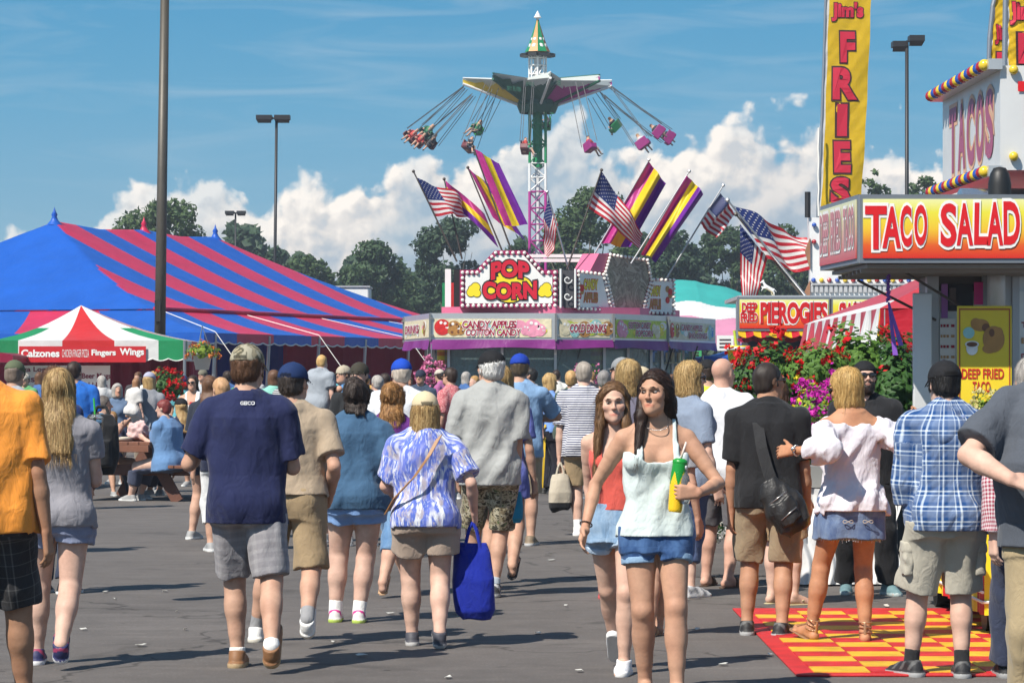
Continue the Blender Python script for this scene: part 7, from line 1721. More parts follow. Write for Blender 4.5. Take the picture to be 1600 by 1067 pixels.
mb = MB(); mb.lathe([(0, .0), (.15, 0), (.17, .05), (.165, .05), (.14, .01), (0, .01)], (c.x-.22, 39.7, .77), 20); o = mb.build('food_tray', mat('paper_tray', (.6, .55, .45), .8), smooth=True, origin=(c.x-.22, 39.7, .77)); tag(o, 'round paper food tray beside the pink bag', 'tray')
# ---------------------------------------------------------------- the crowd
KH, KHD, KHL = (.33, .24, .14), (.24, .17, .095), (.42, .36, .26)
WSH = (.76, .75, .73); NAVY = (.012, .017, .065); BLACKC = (.013, .013, .015)
BLOND, DBLON, BROWN, DKBR, GREYH, BLK_H, RED_H = (.30, .17, .06), (.22, .12, .045), (.085, .04, .02), (.022, .012, .008), (.26, .24, .22), (.01, .009, .009), (.16, .04, .015)
BLON2 = (.62, .44, .20)
def glab(p, txt, *a, **k): p.badge(txt, *a, **k)
# ---- foreground, walking away on the left
p = Person('big man in an orange polo and dark plaid shorts cut by the left edge', -22, fy=1112, H=1.80, rz=0, w=1.22, belly=.25, skin='d', rh=(72, 830, -.05), lh=(-105, 850, 0), rf=(38, .15), lf=(-60, -.2, .05, -30), aw=.9, lean=(-.03, .0))
p.top((.78, .28, .04), hem=.468, sleeve=.80, collar=1, drape=.68, loose=.014); p.bottom((.022, .022, .025), 'windowpane', (.16, .16, .16), ln=.98, loose=.016); p.shoes((.03, .04, .12), (.5, .5, .52), sock=WSH, slen=.02, accent=(.5, .1, .05)); p.hair(GREYH)
p = Person('blonde woman in a grey T-shirt and blue shorts carrying a cup with a green straw', 92, fy=1040, H=1.62, rz=4, sex='f', w=1.12, skin='p', rf=(95, -.28, .075, -42), lf=(58, .12), rh=(150, 716, .26), lh=(40, 800, .1), hands={'r': {'curl': 45, 'n': (-1, .2, 0), 't': (0, 0, 1)}}, re=(.15, -1, -.8), lw=1.05)
p.top((.27, .26, .285), 'heather', (.22, .215, .24), hem=.475, sleeve=.52, drape=.6, fold=.009); p.bottom((.19, .22, .33), 'denim', (.26, .29, .40), ln=.40, flare=.02); p.shoes((.022, .025, .09), (.72, .71, .72), sock=None, accent=(.3, .04, .1)); p.hair(DBLON, 'long', L=.34, vol=1.08, col2=BLON2)
p = Person('man in a navy polo, camouflage cap and grey plaid shorts', 386, fy=1044, H=1.75, rz=-3, w=1.09, skin='m', rf=(424, -.34, .075, -48, 0), lf=(371, .10, 0, 0), lh=(312, 706, .26), rh=(446, 718, .26), le=(-.25, -1, -.5), re=(.3, -1, -.5), head=(-14, 0, 0), hands={'l': {'curl': 55}})
p.top(NAVY, hem=.452, sleeve=.78, collar=1, drape=.68, loose=.013, fold=.009); p.bottom((.225, .215, .23), 'softplaid', (.30, .29, .30), ln=.94, loose=.016); p.shoes((.24, .115, .05), (.42, .30, .17), sock=WSH, slen=.02); p.cap((.19, .17, .12), pat='camo'); p.hair(BROWN, 'short'); p.glasses()
p.badge('GEICO', 368, 627, 23, 6, -.3, mat('logo_white', (.75, .75, .75), .6))
p = Person('man in a tan T-shirt, navy cap and khaki shorts walking behind the navy polo man', 458, fy=1006, H=1.66, rz=-2, w=1.08, skin='m', rf=(480, -.34, .10, -55, 0), lf=(400, .2), rh=(517, 770, .06), lh=(395, 760, .1), head=(-22, 0, 0))
p.top((.36, .28, .20), hem=.535, sleeve=.72, collar=1, drape=.8); p.bottom(KH, ln=.98, loose=.016, top=.56, belt=(.05, .025, .015)); p.shoes(WSH, (.62, .58, .50), sock=(.28, .28, .29), slen=.07); p.cap((.012, .03, .10), tilt=4); p.hair((.04, .03, .025), 'short')
p = Person('short dark-haired woman in a steel blue T-shirt and light blue shorts', 556, fy=972, H=1.56, rz=-2, sex='f', w=1.20, skin='p', rf=(561, .0), lf=(524, .06), rh=(618, 750, .10), lh=(506, 760, .22), lw=1.1)
p.top((.045, .105, .19), hem=.47, sleeve=.62, drape=.68, loose=.016, fold=.009); p.bottom((.20, .34, .62), ln=.38, flare=.03, loose=.014); p.shoes((.62, .60, .58), (.42, .55, .10), sock=WSH, slen=.05, accent=(.55, .02, .22)); p.hair((.03, .02, .016), 'curly', L=.10, vol=.9, front=None)
p = Person('woman with reddish blonde curls in a purple shirt and denim capris', 612, fy=930, H=1.53, rz=-6, sex='f', w=1.16, skin='f', rf=(598, -.28, .05, -35), lf=(640, .1))
p.top((.10, .018, .16), hem=.47, sleeve=.7, drape=.8); p.bottom((.10, .20, .36), 'denim', (.18, .30, .46), ln=1.35, cuff=None); p.shoes((.45, .28, .16), (.55, .45, .3), 'flip'); p.hair((.20, .09, .03), 'curly', L=.22, vol=1.05, col2=(.48, .26, .10), front=None)
p = Person('woman in a tan cap and blue tie-dye top carrying a royal blue tote bag', 664, fy=1010, H=1.49, rz=4, sex='f', w=1.22, skin='p', rf=(687, -.14, .03, -22), lf=(644, .12), rh=(741, 800, .06), lh=(612, 770, .25), hands={'r': {'curl': 62}}, head=(6, 0, 0), lw=1.05)
p.top((.7, .7, .75), 'tiedye', hem=.475, sleeve=.78, drape=.8, flare=.012, sl=.022); p.bottom((.36, .28, .225), ln=.60, flare=.03, loose=.016); p.shoes((.06, .06, .075), (.45, .44, .43)); p.cap((.58, .48, .31), tilt=2); p.hair((.27, .15, .055), 'bob', L=.20, vol=1.04, col2=BLON2)
d = p.D; LADY = p
mb = MB(); pts = [W(686, 682, d-.16), W(668, 715, d-.19), W(645, 748, d-.20), W(620, 775, d-.17), W(606, 800, d-.08)]
for a, b in zip(pts[:-1], pts[1:]): t = Vector((.035, 0, .03)); mb.add([a-t*.55, b-t*.55, b+t*.55, a+t*.55], [(0, 1, 2, 3)])
mb2 = mb.build('shoulder_strap', mat('tan_leather', (.32, .15, .05), .5), p.root, world=False); 
for v in mb2.data.vertices: v.co = Vector(p.Ri @ np.array(v.co-Vector((p.X, p.D, 0))))
mb2.modifiers.new('thick', 'SOLIDIFY').thickness = .006
def tote(label, hand, top, w, h, dp, m, m2=None, name='tote_bag', sag=.06, skew=0):
    """soft bag hanging from the point `hand` (world); its mouth lies `top` below it"""
    e = tag(empty(name, tuple(Vector(hand))), label, 'bag'); F = Fld((-w*.75, -dp*1.5, -top-h*1.12), (w*.75, dp*1.5, -top+.03), .008); r = waves(int(w*1000), .22, 6, .5)
    rg = [(-h*1.02, w*.34, dp*.55, 0), (-h*.92, w*.46, dp*.9, 0), (-h*.5, w*.50, dp, 0), (-h*.15, w*.44, dp*.7, 0), (0, w*.36, dp*.42, 0)]; M = roty(R(skew)); F.add(loft((0, 0, -top), M, rg, 3.0), 0); F.warp(lambda X, Y, Z: .012*r(X, Y, Z)); V, Q = F.mesh()
    c = None
    if m2 is not None:
        me = mat(name+'_two_tone', (1, 1, 1)); 
    o = np_mesh('bag_body', V, Q, m, e)
    if m2 is not None:
        o.data.materials.append(m2); z = V[Q].mean(1)[:, 2]; o.data.polygons.foreach_set('material_index', (z < -top-h*.78).astype(np.int32))
    for sy in (-1, 1):
        mb = MB(); q = [Vector((-w*.22, sy*dp*.45, -top-.06)), Vector((-w*.10, sy*dp*.3, -top*.45)), Vector((0, sy*.012, -.01)), Vector((w*.10, sy*dp*.3, -top*.45)), Vector((w*.22, sy*dp*.45, -top-.06))]; mb.tube(q, .011, 6); mb.build('handle', m, e, world=False)
    return e
hw = LADY.root.location+Vector(rotz(LADY.rz) @ LADY.hframe['r'][0])
tote('royal blue cloth tote bag hanging from the hand of the tie-dye top woman', hw+Vector((-.01, .03, -.05)), .13, .235, .44, .075, fabric('plain', (.008, .022, .30)), skew=-3)
p = Person('man in a light grey T-shirt, black cap and camouflage shorts', 766, fy=932, H=1.77, rz=-4, w=1.05, skin='m', rf=(772, -.05, .015, -10), lf=(735, .25), rh=(803, 748, .06), lh=(716, 745, .1), hands={'r': {'curl': 40}}, head=(38, 4, 0))
p.top((.34, .345, .335), hem=.455, sleeve=.82, drape=.68, loose=.016, fold=.010, sl=.02); p.bottom((.2, .18, .1), 'camo', ln=.98, loose=.016); p.shoes((.045, .045, .05), (.35, .35, .35), sock=(.4, .45, .5), slen=.03, accent=(.5, .5, .5)); p.cap(BLACKC, tilt=10); p.hair((.55, .53, .50), 'short'); p.glasses()
hw = p.root.location+Vector(rotz(p.rz) @ p.hframe['r'][0]); tote('small teal drawstring bag held by the grey T-shirt man', hw+Vector((.0, .0, -.07)), .03, .12, .20, .05, fabric('plain', (.015, .21, .36)), name='drawstring_bag')
p = Person('blonde woman in a violet blue dress half hidden behind the grey T-shirt man', 783, d=23.5, H=1.66, rz=-10, sex='f', w=1.1, skin='m', rf=(800, -.3, .09, -40))
p.top((.12, .14, .42), hem=.40, sleeve=.7, drape=.7, flare=.03, name='dress'); p.shoes((.1, .08, .07), (.5, .45, .4), 'flip'); p.hair(BLOND, 'bob', L=.15, col2=BLON2)
# ---- centre
p = Person('man in a pale blue T-shirt and royal blue cap seen from behind', 812, d=29., H=1.80, rz=-6, w=1.08, skin='m', rh=(832, 655, .25), re=(1, -.4, 0))
p.top((.20, .33, .52), hem=.46, sleeve=.8, drape=.68); p.bottom((.33, .27, .19), ln=.98); p.shoes((.2, .15, .1), (.5, .5, .5)); p.cap((.012, .045, .33), tilt=6); p.hair((.05, .035, .02), 'short')
p = Person('policewoman in a light blue uniform shirt and dark trousers with a yellow stripe', 858, d=42., H=1.64, rz=-62, sex='f', w=1.1, skin='m', vox=.010, lh=(846, 668, -.16), le=(-.3, -1, 0))
p.top((.14, .26, .56), hem=.52, sleeve=.8, drape=.3, collar=1); p.bottom((.014, .014, .022), kind='pants', ln=1.93, top=.56, loose=.014); p.shoes(BLACKC, (.05, .05, .05)); p.hair(BLOND, 'bob', L=.15, col2=BLON2)
mb = MB(); pts = [W(852, 663, 41.83), W(850, 715, 41.80), W(847, 762, 41.86)]
for a, b in zip(pts[:-1], pts[1:]): mb.add([a+Vector((-.014, 0, 0)), b+Vector((-.014, 0, 0)), b+Vector((.014, 0, 0)), a+Vector((.014, 0, 0))], [(0, 1, 2, 3)])
o = mb.build('trouser_stripe', mat('stripe_yellow', (.75, .48, .02), .6), p.root, world=False)
for v in o.data.vertices: v.co = Vector(p.Ri @ np.array(v.co-Vector((p.X, p.D, 0))))
o.modifiers.new('thick', 'SOLIDIFY').thickness = .008
p = Person('grey-haired man in a navy and white striped polo holding a canvas tote', 912, fy=836, H=1.74, rz=-8, w=1.10, belly=.1, skin='p', rf=(950, .15), lf=(903, -.05), lh=(872, 735, .02), rh=(948, 740, .2), hands={'l': {'curl': 55}}, head=(14, 0, 0))
p.top((.012, .018, .085), 'stripe', (.72, .72, .74), hem=.455, sleeve=.85, collar=1, drape=.68, loose=.014, fold=.008); p.bottom(KH, ln=.92, loose=.018); p.shoes((.74, .73, .71), (.8, .79, .77), sock=(.78, .78, .77), slen=.075); p.hair((.22, .19, .16), 'short', hl=.018)
hw = p.root.location+Vector(rotz(p.rz) @ p.hframe['l'][0]); tote('cream canvas tote bag with a black bottom held by the striped polo man', hw+Vector((.01, -.05, -.05)), .13, .23, .36, .09, fabric('plain', (.48, .42, .33)), fabric('plain', BLACKC))
# ---- the woman and the girl walking towards the camera
p = Person('teenage girl with long brown hair in a coral tank top and denim shorts', 961, fy=1050, H=1.55, rz=172, sex='f', w=.90, bust=.75, skin=(.58, .36, .27), vox=.0055, rf=(962, .35, .06, -40), lf=(975, -.1), rh=(930, 828, .1), lh=(1010, 800, .1), head=(6, -2, 3))
p.top((.62, .10, .075), kind='tank', sleeve=0, hem=.56, drape=.1, loose=.008, fold=.004); p.bottom((.16, .27, .42), 'denim', (.34, .46, .60), ln=.36, flare=.012, cuff=(.36, .46, .58), top=.585); p.shoes((.72, .71, .72), (.74, .73, .72)); p.hair((.09, .045, .02), 'long', L=.42, front=(1, -1), col2=(.24, .13, .06), hl=.012); p.eyes((.10, .075, .05), BROWN)
p = Person('woman in a white camisole and rolled denim shorts holding a corn-shaped cup', 1024, fy=1088, H=1.61, rz=184, sex='f', w=1.02, skin=(.47, .262, .172), vox=.0052, rf=(1008, .05), lf=(1058, -.15), rh=(915, 822, -.05), lh=(1092, 770, -.27), head=(-30, 2, 2), hands={'l': {'curl': 50, 'n': (.1, 1, 0), 't': (0, 0, 1), 'd': (-1, -.12, .05), 'thumb': .75}}, le=(1, .6, -.6), lw=1.02)
p.top((.58, .655, .64), kind='cami', sleeve=0, hem=.495, drape=.4, loose=.010, flare=.016, fold=.006, lam=.12); p.bottom((.018, .055, .16), 'denim', (.07, .15, .32), ln=.42, cuff=(.20, .31, .45), flare=.008, loose=.009); p.hair((.016, .009, .007), 'long', L=.30, front=(1,), col2=(.05, .026, .018), hl=.016); p.eyes((.09, .05, .03), DKBR, (.2, 0)); p.shoes((.4, .25, .15), (.4, .3, .2), 'flip')
MOM = p
def corn_cup():
    Wr, d_, n_, th = MOM.hframe['l']; c = MOM.root.location+Vector(rotz(MOM.rz) @ (Wr+d_*.068*MOM.H+n_*.033*MOM.H)); lo = c+Vector((0, 0, -.10)); e = tag(empty('corn_cup', tuple(lo)), 'yellow corn-shaped souvenir cup with green leaves held by the camisole woman', 'cup')
    F = Fld((-.06, -.06, -.01), (.06, .06, .28), .0035); F.add(loft((0, 0, 0), np.eye(3), [(0, .030, .030, 0), (.012, .034, .034, 0), (.14, .039, .039, 0), (.235, .036, .036, 0), (.25, .032, .032, 0)], 2.0), 0)
    F.warp(lambda X, Y, Z: -.0016*np.cos(np.arctan2(Y, X)*14)*np.cos(Z*430)*(Z < .2)+0*X); V, Q = F.mesh(); M = roty(R(6)); ang = np.arctan2(V[:, 1], V[:, 0]); jag = .20-.075*np.abs(((ang/(2*np.pi)*5+.25) % 1)-.5)*2
    col = np.where((V[:, 2] > jag)[:, None], (.012, .26, .035), (.80, .50, .015)); np_mesh('cup', V @ M.T, Q, vcmat('cup_plastic', .3, .5, 0, 60, .03), e, col)
    mb = MB(); mb.lathe([(.0355, .236), (.037, .24), (.037, .252), (.022, .262), (0, .263)], n=20); mb.v = [tuple(M @ np.array(v)) for v in mb.v]; mb.build('lid', mat('lid_green', (.012, .26, .035), .35), e, True, False)
    mb = MB(); mb.cyl(M @ np.array([0, 0, .25]), M @ np.array([.02, 0, .345]), .0055, n=10); mb.build('straw', mat('straw_pale', (.70, .55, .48), .4), e, True, False)
    b = c+Vector((.045, -.012, -.06)); e = tag(empty('water_bottle', tuple(b)), 'clear plastic water bottle with a white cap beside the corn cup', 'bottle'); mb = MB(); mb.lathe([(0, 0), (.026, 0), (.029, .02), (.028, .09), (.029, .11), (.024, .135), (.012, .155), (.012, .168)], b, 20); mb.build('bottle', mat('clear_plastic', (.8, .82, .84), .08, trans=.85), e, True); mb = MB(); mb.cyl(b+Vector((0, 0, .166)), b+Vector((0, 0, .186)), .0145, n=16); mb.build('cap', SIGNWHITE, e, True)
corn_cup()
mb = MB(); mb.tube([Vector(MOM.N+np.array([math.sin(a)*.058, .034+.052*math.cos(a), .002-.028*max(math.cos(a), -.3)])) for a in np.linspace(-2, 2, 22)], .0022, 6); mb.build('necklace', mat('silver', (.7, .7, .68), .2, 1), MOM.root, True, False)
Wr, d_, n_, th = MOM.hframe['r']; mb = MB(); mb.tube([Vector(Wr-d_*.012+(n_*math.cos(a)+th*math.sin(a))*.030) for a in np.linspace(0, 6.3, 20)], .0035, 6); mb.build('bracelet', mat('dark_bracelet', (.06, .03, .02), .4), MOM.root, True, False)
p = Person('blonde woman in red sneakers hidden behind the teenage girl', 982, d=22., H=1.70, rz=-5, sex='f', w=1.0, skin='m', lf=(945, .0))
p.top((.16, .15, .2), hem=.46); p.bottom((.2, .2, .25), ln=.6); p.shoes((.50, .015, .04), (.55, .1, .1)); p.hair((.34, .22, .09), 'bob', L=.17, col2=BLON2)
p = Person('person in tan sandals hidden behind the camisole woman', 1037, d=18.7, H=1.50, rz=-20, sex='f', w=.9, skin='m', rf=(1028, .2, 0, 0, 30))
p.top((.3, .3, .32), hem=.48); p.bottom((.05, .08, .16), 'denim', (.1, .15, .25), ln=.5); p.shoes((.4, .25, .15), (.35, .22, .13), 'slide'); p.hair(DKBR, 'short')
# ---- right of centre
p = Person('blonde woman in sunglasses and a grey blue top looking right', 1076, fy=932, H=1.69, rz=-52, sex='f', w=1.12, skin='p', head=(-28, 0, 0), rf=(1055, .05), lf=(1078, -.1))
p.top((.22, .27, .36), hem=.44, sleeve=.8, drape=.6, flare=.02); p.bottom((.05, .08, .18), 'denim', (.09, .13, .25), kind='pants', ln=1.55); p.shoes((.55, .55, .56), (.7, .7, .7), accent=(.25, .25, .27)); p.hair((.33, .20, .075), 'bob', L=.16, vol=1.05, col2=BLON2); p.glasses()
p = Person('bald man in a white polo and grey shorts seen from behind', 1128, fy=917, H=1.73, rz=-22, w=1.08, skin=(.54, .31, .23), head=(-14, 0, 0), rf=(1138, -.1, 0, 0, -25), lf=(1103, .12), rh=(1166, 760, .15))
p.top((.66, .67, .70), hem=.46, sleeve=.8, collar=1, drape=.68, loose=.015); p.bottom((.125, .12, .13), ln=.98, loose=.018); p.shoes((.10, .06, .04), (.09, .055, .035), 'slide')
p = Person('dark-haired man in a black T-shirt with sunglasses and a sling bag looking right', 1200, fy=992, H=1.67, rz=-8, w=1.06, skin='t', head=(-52, 0, 0), rf=(1222, -.10, 0, 0, -28), lf=(1167, .05, 0, 0, 6), rh=(1262, 812, .06), lh=(1142, 798, .04), hands={'r': {'curl': 40}}, stub=(.035, .022, .016))
p.top(BLACKC, hem=.468, sleeve=.82, drape=.8, loose=.013); p.bottom((.30, .225, .145), ln=.985, loose=.018, flare=.026); p.shoes((.02, .02, .022), (.42, .42, .42), accent=(.12, .12, .12)); p.hair((.018, .012, .009), 'crop'); p.glasses()
MAN = p
def sling():
    m = fabric('plain', (.028, .028, .03)); e = MAN.root; d = MAN.D; q = lambda px, py, dy: MAN.pix(px, py, dy)
    b = empty('sling_bag', tuple(W(1222, 788, d-.25)), 0, 'black leather sling bag on the back of the black T-shirt man', 'bag')
    F = Fld((-.26, -.14, -.26), (.26, .16, .28), .007); M = roty(R(-32)); F.add(loft((0, 0, 0), M, [(-.19, .06, .05, 0), (-.15, .105, .075, 0), (-.02, .125, .085, 0), (.10, .10, .065, 0), (.17, .055, .04, 0)], 2.8), 0)
    F.add(loft(M @ np.array([0, -.075, -.03]), M, [(-.09, .07, .028, 0), (0, .08, .032, 0), (.06, .07, .028, 0)], 3), .01); r = waves(3, .10, 6, .7); F.warp(lambda X, Y, Z: .006*r(X, Y, Z)); V, Q = F.mesh(); np_mesh('bag_body', V, Q, mat('black_leather', (.022, .021, .021), .42, bump=.4, bscale=60), b)
    mb = MB(); pts = [(1182, 640, -.035), (1184, 660, -.13), (1190, 700, -.185), (1200, 735, -.205), (1212, 765, -.22)]
    for a, c in zip(pts[:-1], pts[1:]):
        A, B = W(a[0], a[1], d+a[2]), W(c[0], c[1], d+c[2]); t = Vector((.032, 0, .012)); mb.add([A-t, B-t, B+t, A+t], [(0, 1, 2, 3)])
    o = mb.build('strap', m, b); o.modifiers.new('thick', 'SOLIDIFY').thickness = .008
    for a, c in (((-.06, -.105, -.07), (.06, -.11, -.05)), ((-.07, -.10, .05), (.06, -.1, .06))): mb = MB(); mb.tube([Vector(M @ np.array(a)), Vector(M @ np.array(c))], .004, 6); mb.build('zip', mat('zip_steel', (.4, .4, .4), .3, .9), b, True, False)
sling()
p = Person('person in flip-flops hidden behind the black T-shirt man', 1212, d=21.4, H=1.56, rz=-35, sex='f', w=1.0, skin='p', lf=(1206, .1), rf=(1240, -.05, 0, 0, -30))
p.top((.3, .25, .3), hem=.47); p.bottom(KH, ln=.9); p.shoes((.45, .38, .22), (.5, .42, .28), 'flip'); p.hair(BROWN, 'short')
p = Person('blonde woman in a white off-shoulder blouse and denim mini skirt', 1330, fy=1005, H=1.63, rz=6, sex='f', w=1.02, skin=(.44, .21, .115), vox=.006, head=(48, -14, 0), rf=(1352, .0, 0, 0, -14), lf=(1268, .10, .015, -16, 24), lh=(1240, 704, -.12), rh=(1430, 664, .02), le=(-.4, -.8, -.6), re=(.4, -.7, -.6), hands={'l': {'n': (0, 1, -.3), 't': (0, 0, 1), 'curl': 22}}, lw=.98)
p.top((.66, .62, .67), kind='blouse', sleeve=1.35, hem=.485, drape=.68, flare=.022, loose=.014, sl=.034, fold=.012, lam=.10); p.bottom((.075, .12, .24), 'denim', (.20, .27, .40), kind='skirt', ln=.385, flare=.016, loose=.012); p.shoes((.50, .30, .18), (.4, .25, .14), 'strap'); p.hair((.38, .21, .06), 'bob', L=.135, vol=1.0, col2=(.70, .48, .19)); p.glasses()
BLN = p
mb = MB()
for sx in (-.055, .065):
    for k in (0, 1): mb.tube([Vector(BLN.P+np.array([sx+.030*math.cos(a*math.pi), -.163-.010*math.cos((a-.5)*3), -.125+.009*math.sin(a*math.pi*2+k*math.pi)])) for a in np.linspace(0, 1, 12)], .0022, 5)
mb.build('pocket_stitching', mat('stitch_tan', (.50, .42, .34), .7), BLN.root, True, False)
mb = MB(); rr = random.Random(3)
for i in range(90):
    a = i/90*2*math.pi; x, y = math.sin(a)*(.176), -math.cos(a)*.138; z = BLN.H*.389; mb.cyl((x, y, z), (x*1.02+rr.uniform(-.008, .008), y*1.02, z-rr.uniform(.012, .035)), .0022, .0012, 4)
mb.build('frayed_hem', mat('fray_white', (.66, .66, .66), .9), BLN.root, False, False)
Wr, d_, n_, th = BLN.hframe['l']; mb = MB(); mb.tube([Vector(Wr-d_*.02+(n_*math.cos(a)+th*math.sin(a))*.029) for a in np.linspace(0, 6.3, 20)], .006, 8); mb.sph(Vector(Wr-d_*.02-n_*.033), .016, 12); mb.build('wristwatch', mat('watch_silver', (.65, .64, .6), .25, .9), BLN.root, True, False)
p = Person('bearded man in a black T-shirt, sunglasses and a backwards black cap facing the camera', 1352, fy=928, H=1.70, rz=172, w=1.10, skin='p', head=(16, 8, 0), rf=(1322, .1), lf=(1388, -.05, 0, 0, 25), beard=(.03, .02, .015))
p.top(BLACKC, hem=.47, sleeve=.8); p.bottom((.012, .012, .014), kind='pants', ln=1.94, loose=.014); p.shoes((.13, .22, .24), (.42, .5, .5)); p.cap(BLACKC, back=True); p.hair(BLK_H, 'short'); p.glasses(); p.beardpart((.022, .013, .01))
p = Person('man in a blue plaid hooded shirt, black cap and cargo shorts', 1478, fy=1058, H=1.66, rz=2, w=1.06, skin='p', vox=.0062, rf=(1503, .02, 0, 0, -4), lf=(1424, .08, 0, 0, 32), rh=(1545, 788, .18), lh=(1422, 818, .10), head=(10, -6, 0))
p.top((.010, .062, .21), 'plaid', (.62, .70, .78), hem=.468, sleeve=1.35, drape=.68, hood=False, loose=.016, sl=.022, scale=1.05, fold=.010); p.bottom((.43, .40, .33), ln=.97, loose=.024, flare=.03, fold=.009); p.shoes((.022, .022, .025), (.36, .36, .36), sock=(.02, .02, .022), slen=.045, accent=(.10, .1, .1)); p.cap(BLACKC, tilt=2); p.hair(BLK_H, 'short')
def hoodpart(p):
    h = p.H; F = p.fld([p.T(-.12, -.16, .20*h), p.T(.12, .1, .32*h)], .09); T = p.T
    for a in np.linspace(-2.3, 2.3, 15): F.add(ellip(T(math.sin(a)*.070*h, -.052*h*math.cos(a)-.004*h, .292*h-.020*h*math.cos(a)), np.array([.019, .019, .020])*h), .03)
    F.add(ellip(T(0, -.070*h, .252*h), np.array([.066, .026, .052])*h), .03); r = waves(9, .12, 5, .7); F.warp(lambda X, Y, Z: .006*r(X, Y, Z)); p.out('hood', F, fabric('plaid', (.03, .085, .23), (.55, .63, .74), 1.05), None, True)
    F = p.fld([p.T(-.12, -.12, .27*h), p.T(.12, .1, .33*h)], .07)
    for a in np.linspace(-2.2, 2.2, 15): F.add(ellip(T(math.sin(a)*.060*h, -.046*h*math.cos(a)-.004*h, .306*h-.018*h*math.cos(a)), np.array([.017, .017, .014])*h), .03)
    p.out('hood_lining', F, fabric('plain', (.24, .30, .48)))
    for k, sg in (('l', -1), ('r', 1)):     # cargo pockets
        a = p.hip[k]; K = p.leg[k][0]; c = a+(K-a)*.58+np.array([sg*.088, -.035, 0]); F = p.fld([c], .14); F.add(loft(c, np.eye(3), [(-.085, .03, .062, 0), (0, .032, .066, 0), (.075, .026, .062, 0)], 4), 0); F.add(loft(c+np.array([0, 0, .07]), np.eye(3), [(-.03, .036, .068, 0), (.022, .033, .066, 0)], 4), .0); F.warp(lambda X, Y, Z: .003*r(X*2, Y*2, Z*2)); p.out('cargo_pocket', F, fabric('plain', (.43, .40, .33)), None, 'legs')
hoodpart(p)
p = Person('person in a red gingham shirt half hidden behind the man at the right edge', 1612, d=15.9, H=1.68, rz=5, w=1.1, skin='p', lh=(1551, 925, -.15), lf=(1570, .3), rf=(1630, .3))
p.top((.62, .55, .56), 'gingham', (.30, .015, .05), hem=.45, sleeve=1.9, drape=.8); p.bottom((.04, .05, .09), kind='pants', ln=1.95); p.shoes(BLACKC, (.3, .3, .3)); p.hair(GREYH)
p = Person('big man in a slate blue T-shirt holding his forearm out at the right edge', 1660, fy=1165, H=1.82, rz=168, w=1.30, belly=.25, skin='p', vox=.0065, rh=(1578, 748, -.30), re=(-1, -.1, -.5), lh=(1740, 850, -.1), hands={'r': {'n': (0, .7, -.7), 't': (0, -.5, .6), 'curl': 24, 'd': (1, -.1, -.3)}}, rf=(1610, .1), lf=(1710, .1))
p.top((.075, .085, .105), hem=.47, sleeve=.80, drape=.68, loose=.018, sl=.024); p.bottom((.36, .28, .165), kind='pants', ln=1.95, loose=.02); p.shoes((.2, .1, .05), (.4, .4, .4)); p.hair(GREYH)
# ---- behind, left side
p = Person('woman in a navy shirt with a black backpack behind the blonde in grey', 84, d=22.5, H=1.66, rz=-20, w=.95, skin='m'); p.top((.012, .03, .12), hem=.47, sleeve=1.0); p.bottom((.03, .04, .07), kind='pants', ln=1.9); p.shoes(BLACKC); p.hair(BROWN)
e = empty('backpack', tuple(W(157, 692, 21.3)), 0, 'black backpack behind the arm of the blonde in grey', 'bag'); F = Fld((-.2, -.2, -.3), (.2, .2, .3), .012); F.add(loft((0, 0, 0), rotz(.4), [(-.22, .09, .07, 0), (-.1, .13, .1, 0), (.12, .12, .09, 0), (.2, .08, .06, 0)], 3), 0); F.add(loft((0, -.09, -.06), rotz(.4), [(-.1, .09, .05, 0), (.08, .08, .045, 0)], 3), .02); V, Q = F.mesh(); np_mesh('bag_body', V, Q, fabric('plain', (.02, .022, .022)), e)
mb = MB(); mb.tube([(-.05, .05, .2), (-.03, .06, .25), (.03, .06, .25), (.05, .05, .2)], .012, 6); mb.build('handle', fabric('plain', (.02, .022, .022)), e, world=False)
# cup held by the blonde in grey
c = W(150, 690, 16.9); e = tag(empty('drink_cup', tuple(c)), 'clear drink cup with a green straw held by the blonde in grey', 'cup'); mb = MB(); mb.lathe([(0, 0), (.032, 0), (.043, .13), (.045, .13), (.02, .15), (0, .15)], c, 20); mb.build('cup', mat('clear_plastic', (.8, .82, .84), .08, trans=.85), e, True); mb = MB(); mb.cyl(c+Vector((0, 0, .06)), c+Vector((-.012, 0, .24)), .005, n=8); mb.build('straw', mat('straw_green', (.05, .45, .06), .4), e)
SIT = dict(pz=.47)
def bg(label, px, d, H=1.72, rz=0, sex='m', top=(.3, .3, .3), bot=KH, hair=BROWN, hk='short', cap=None, L=.2, w=1.05, skin='m', hem=.46, sleeve=.8, ln=.95, kind='shorts', pat='plain', col2=(.8, .8, .8), shoes=(.3, .3, .3), gl=False, tk='tee', hc2=None, cb=False, ck='cap', **k):
    if 'head' not in k: k['head'] = (math.sin(px*1.7)*28, math.sin(px*.9)*7, 0)
    if 'lean' not in k: k['lean'] = (math.sin(px*.61)*.03, .015)
    p = Person(label, px, d=d, H=H, rz=rz, sex=sex, w=w, skin=skin, **k)
    p.top(top, pat, col2, hem=hem, sleeve=0 if tk == 'tank' else sleeve, kind=tk, drape=.5 if sex == 'f' else .8); p.bottom(bot, kind=kind, ln=ln); p.shoes(shoes)
    if cap is not None: p.cap(cap, back=cb, kind=ck)
    if hair is not None: p.hair(hair, hk, L=L, col2=hc2, front=None if hk == 'curly' else ())
    if gl: p.glasses()
    if abs(((rz+180) % 360)-180) > 95 and d < 40 and not gl: p.eyes(brow=tuple(hair or BROWN))
    return p
bg('man in an olive camouflage cap and pale grey shirt at the left edge', 20, 27.5, 1.73, -30, top=(.33, .35, .38), hair=(.12, .09, .07), cap=(.10, .12, .07), gl=True)
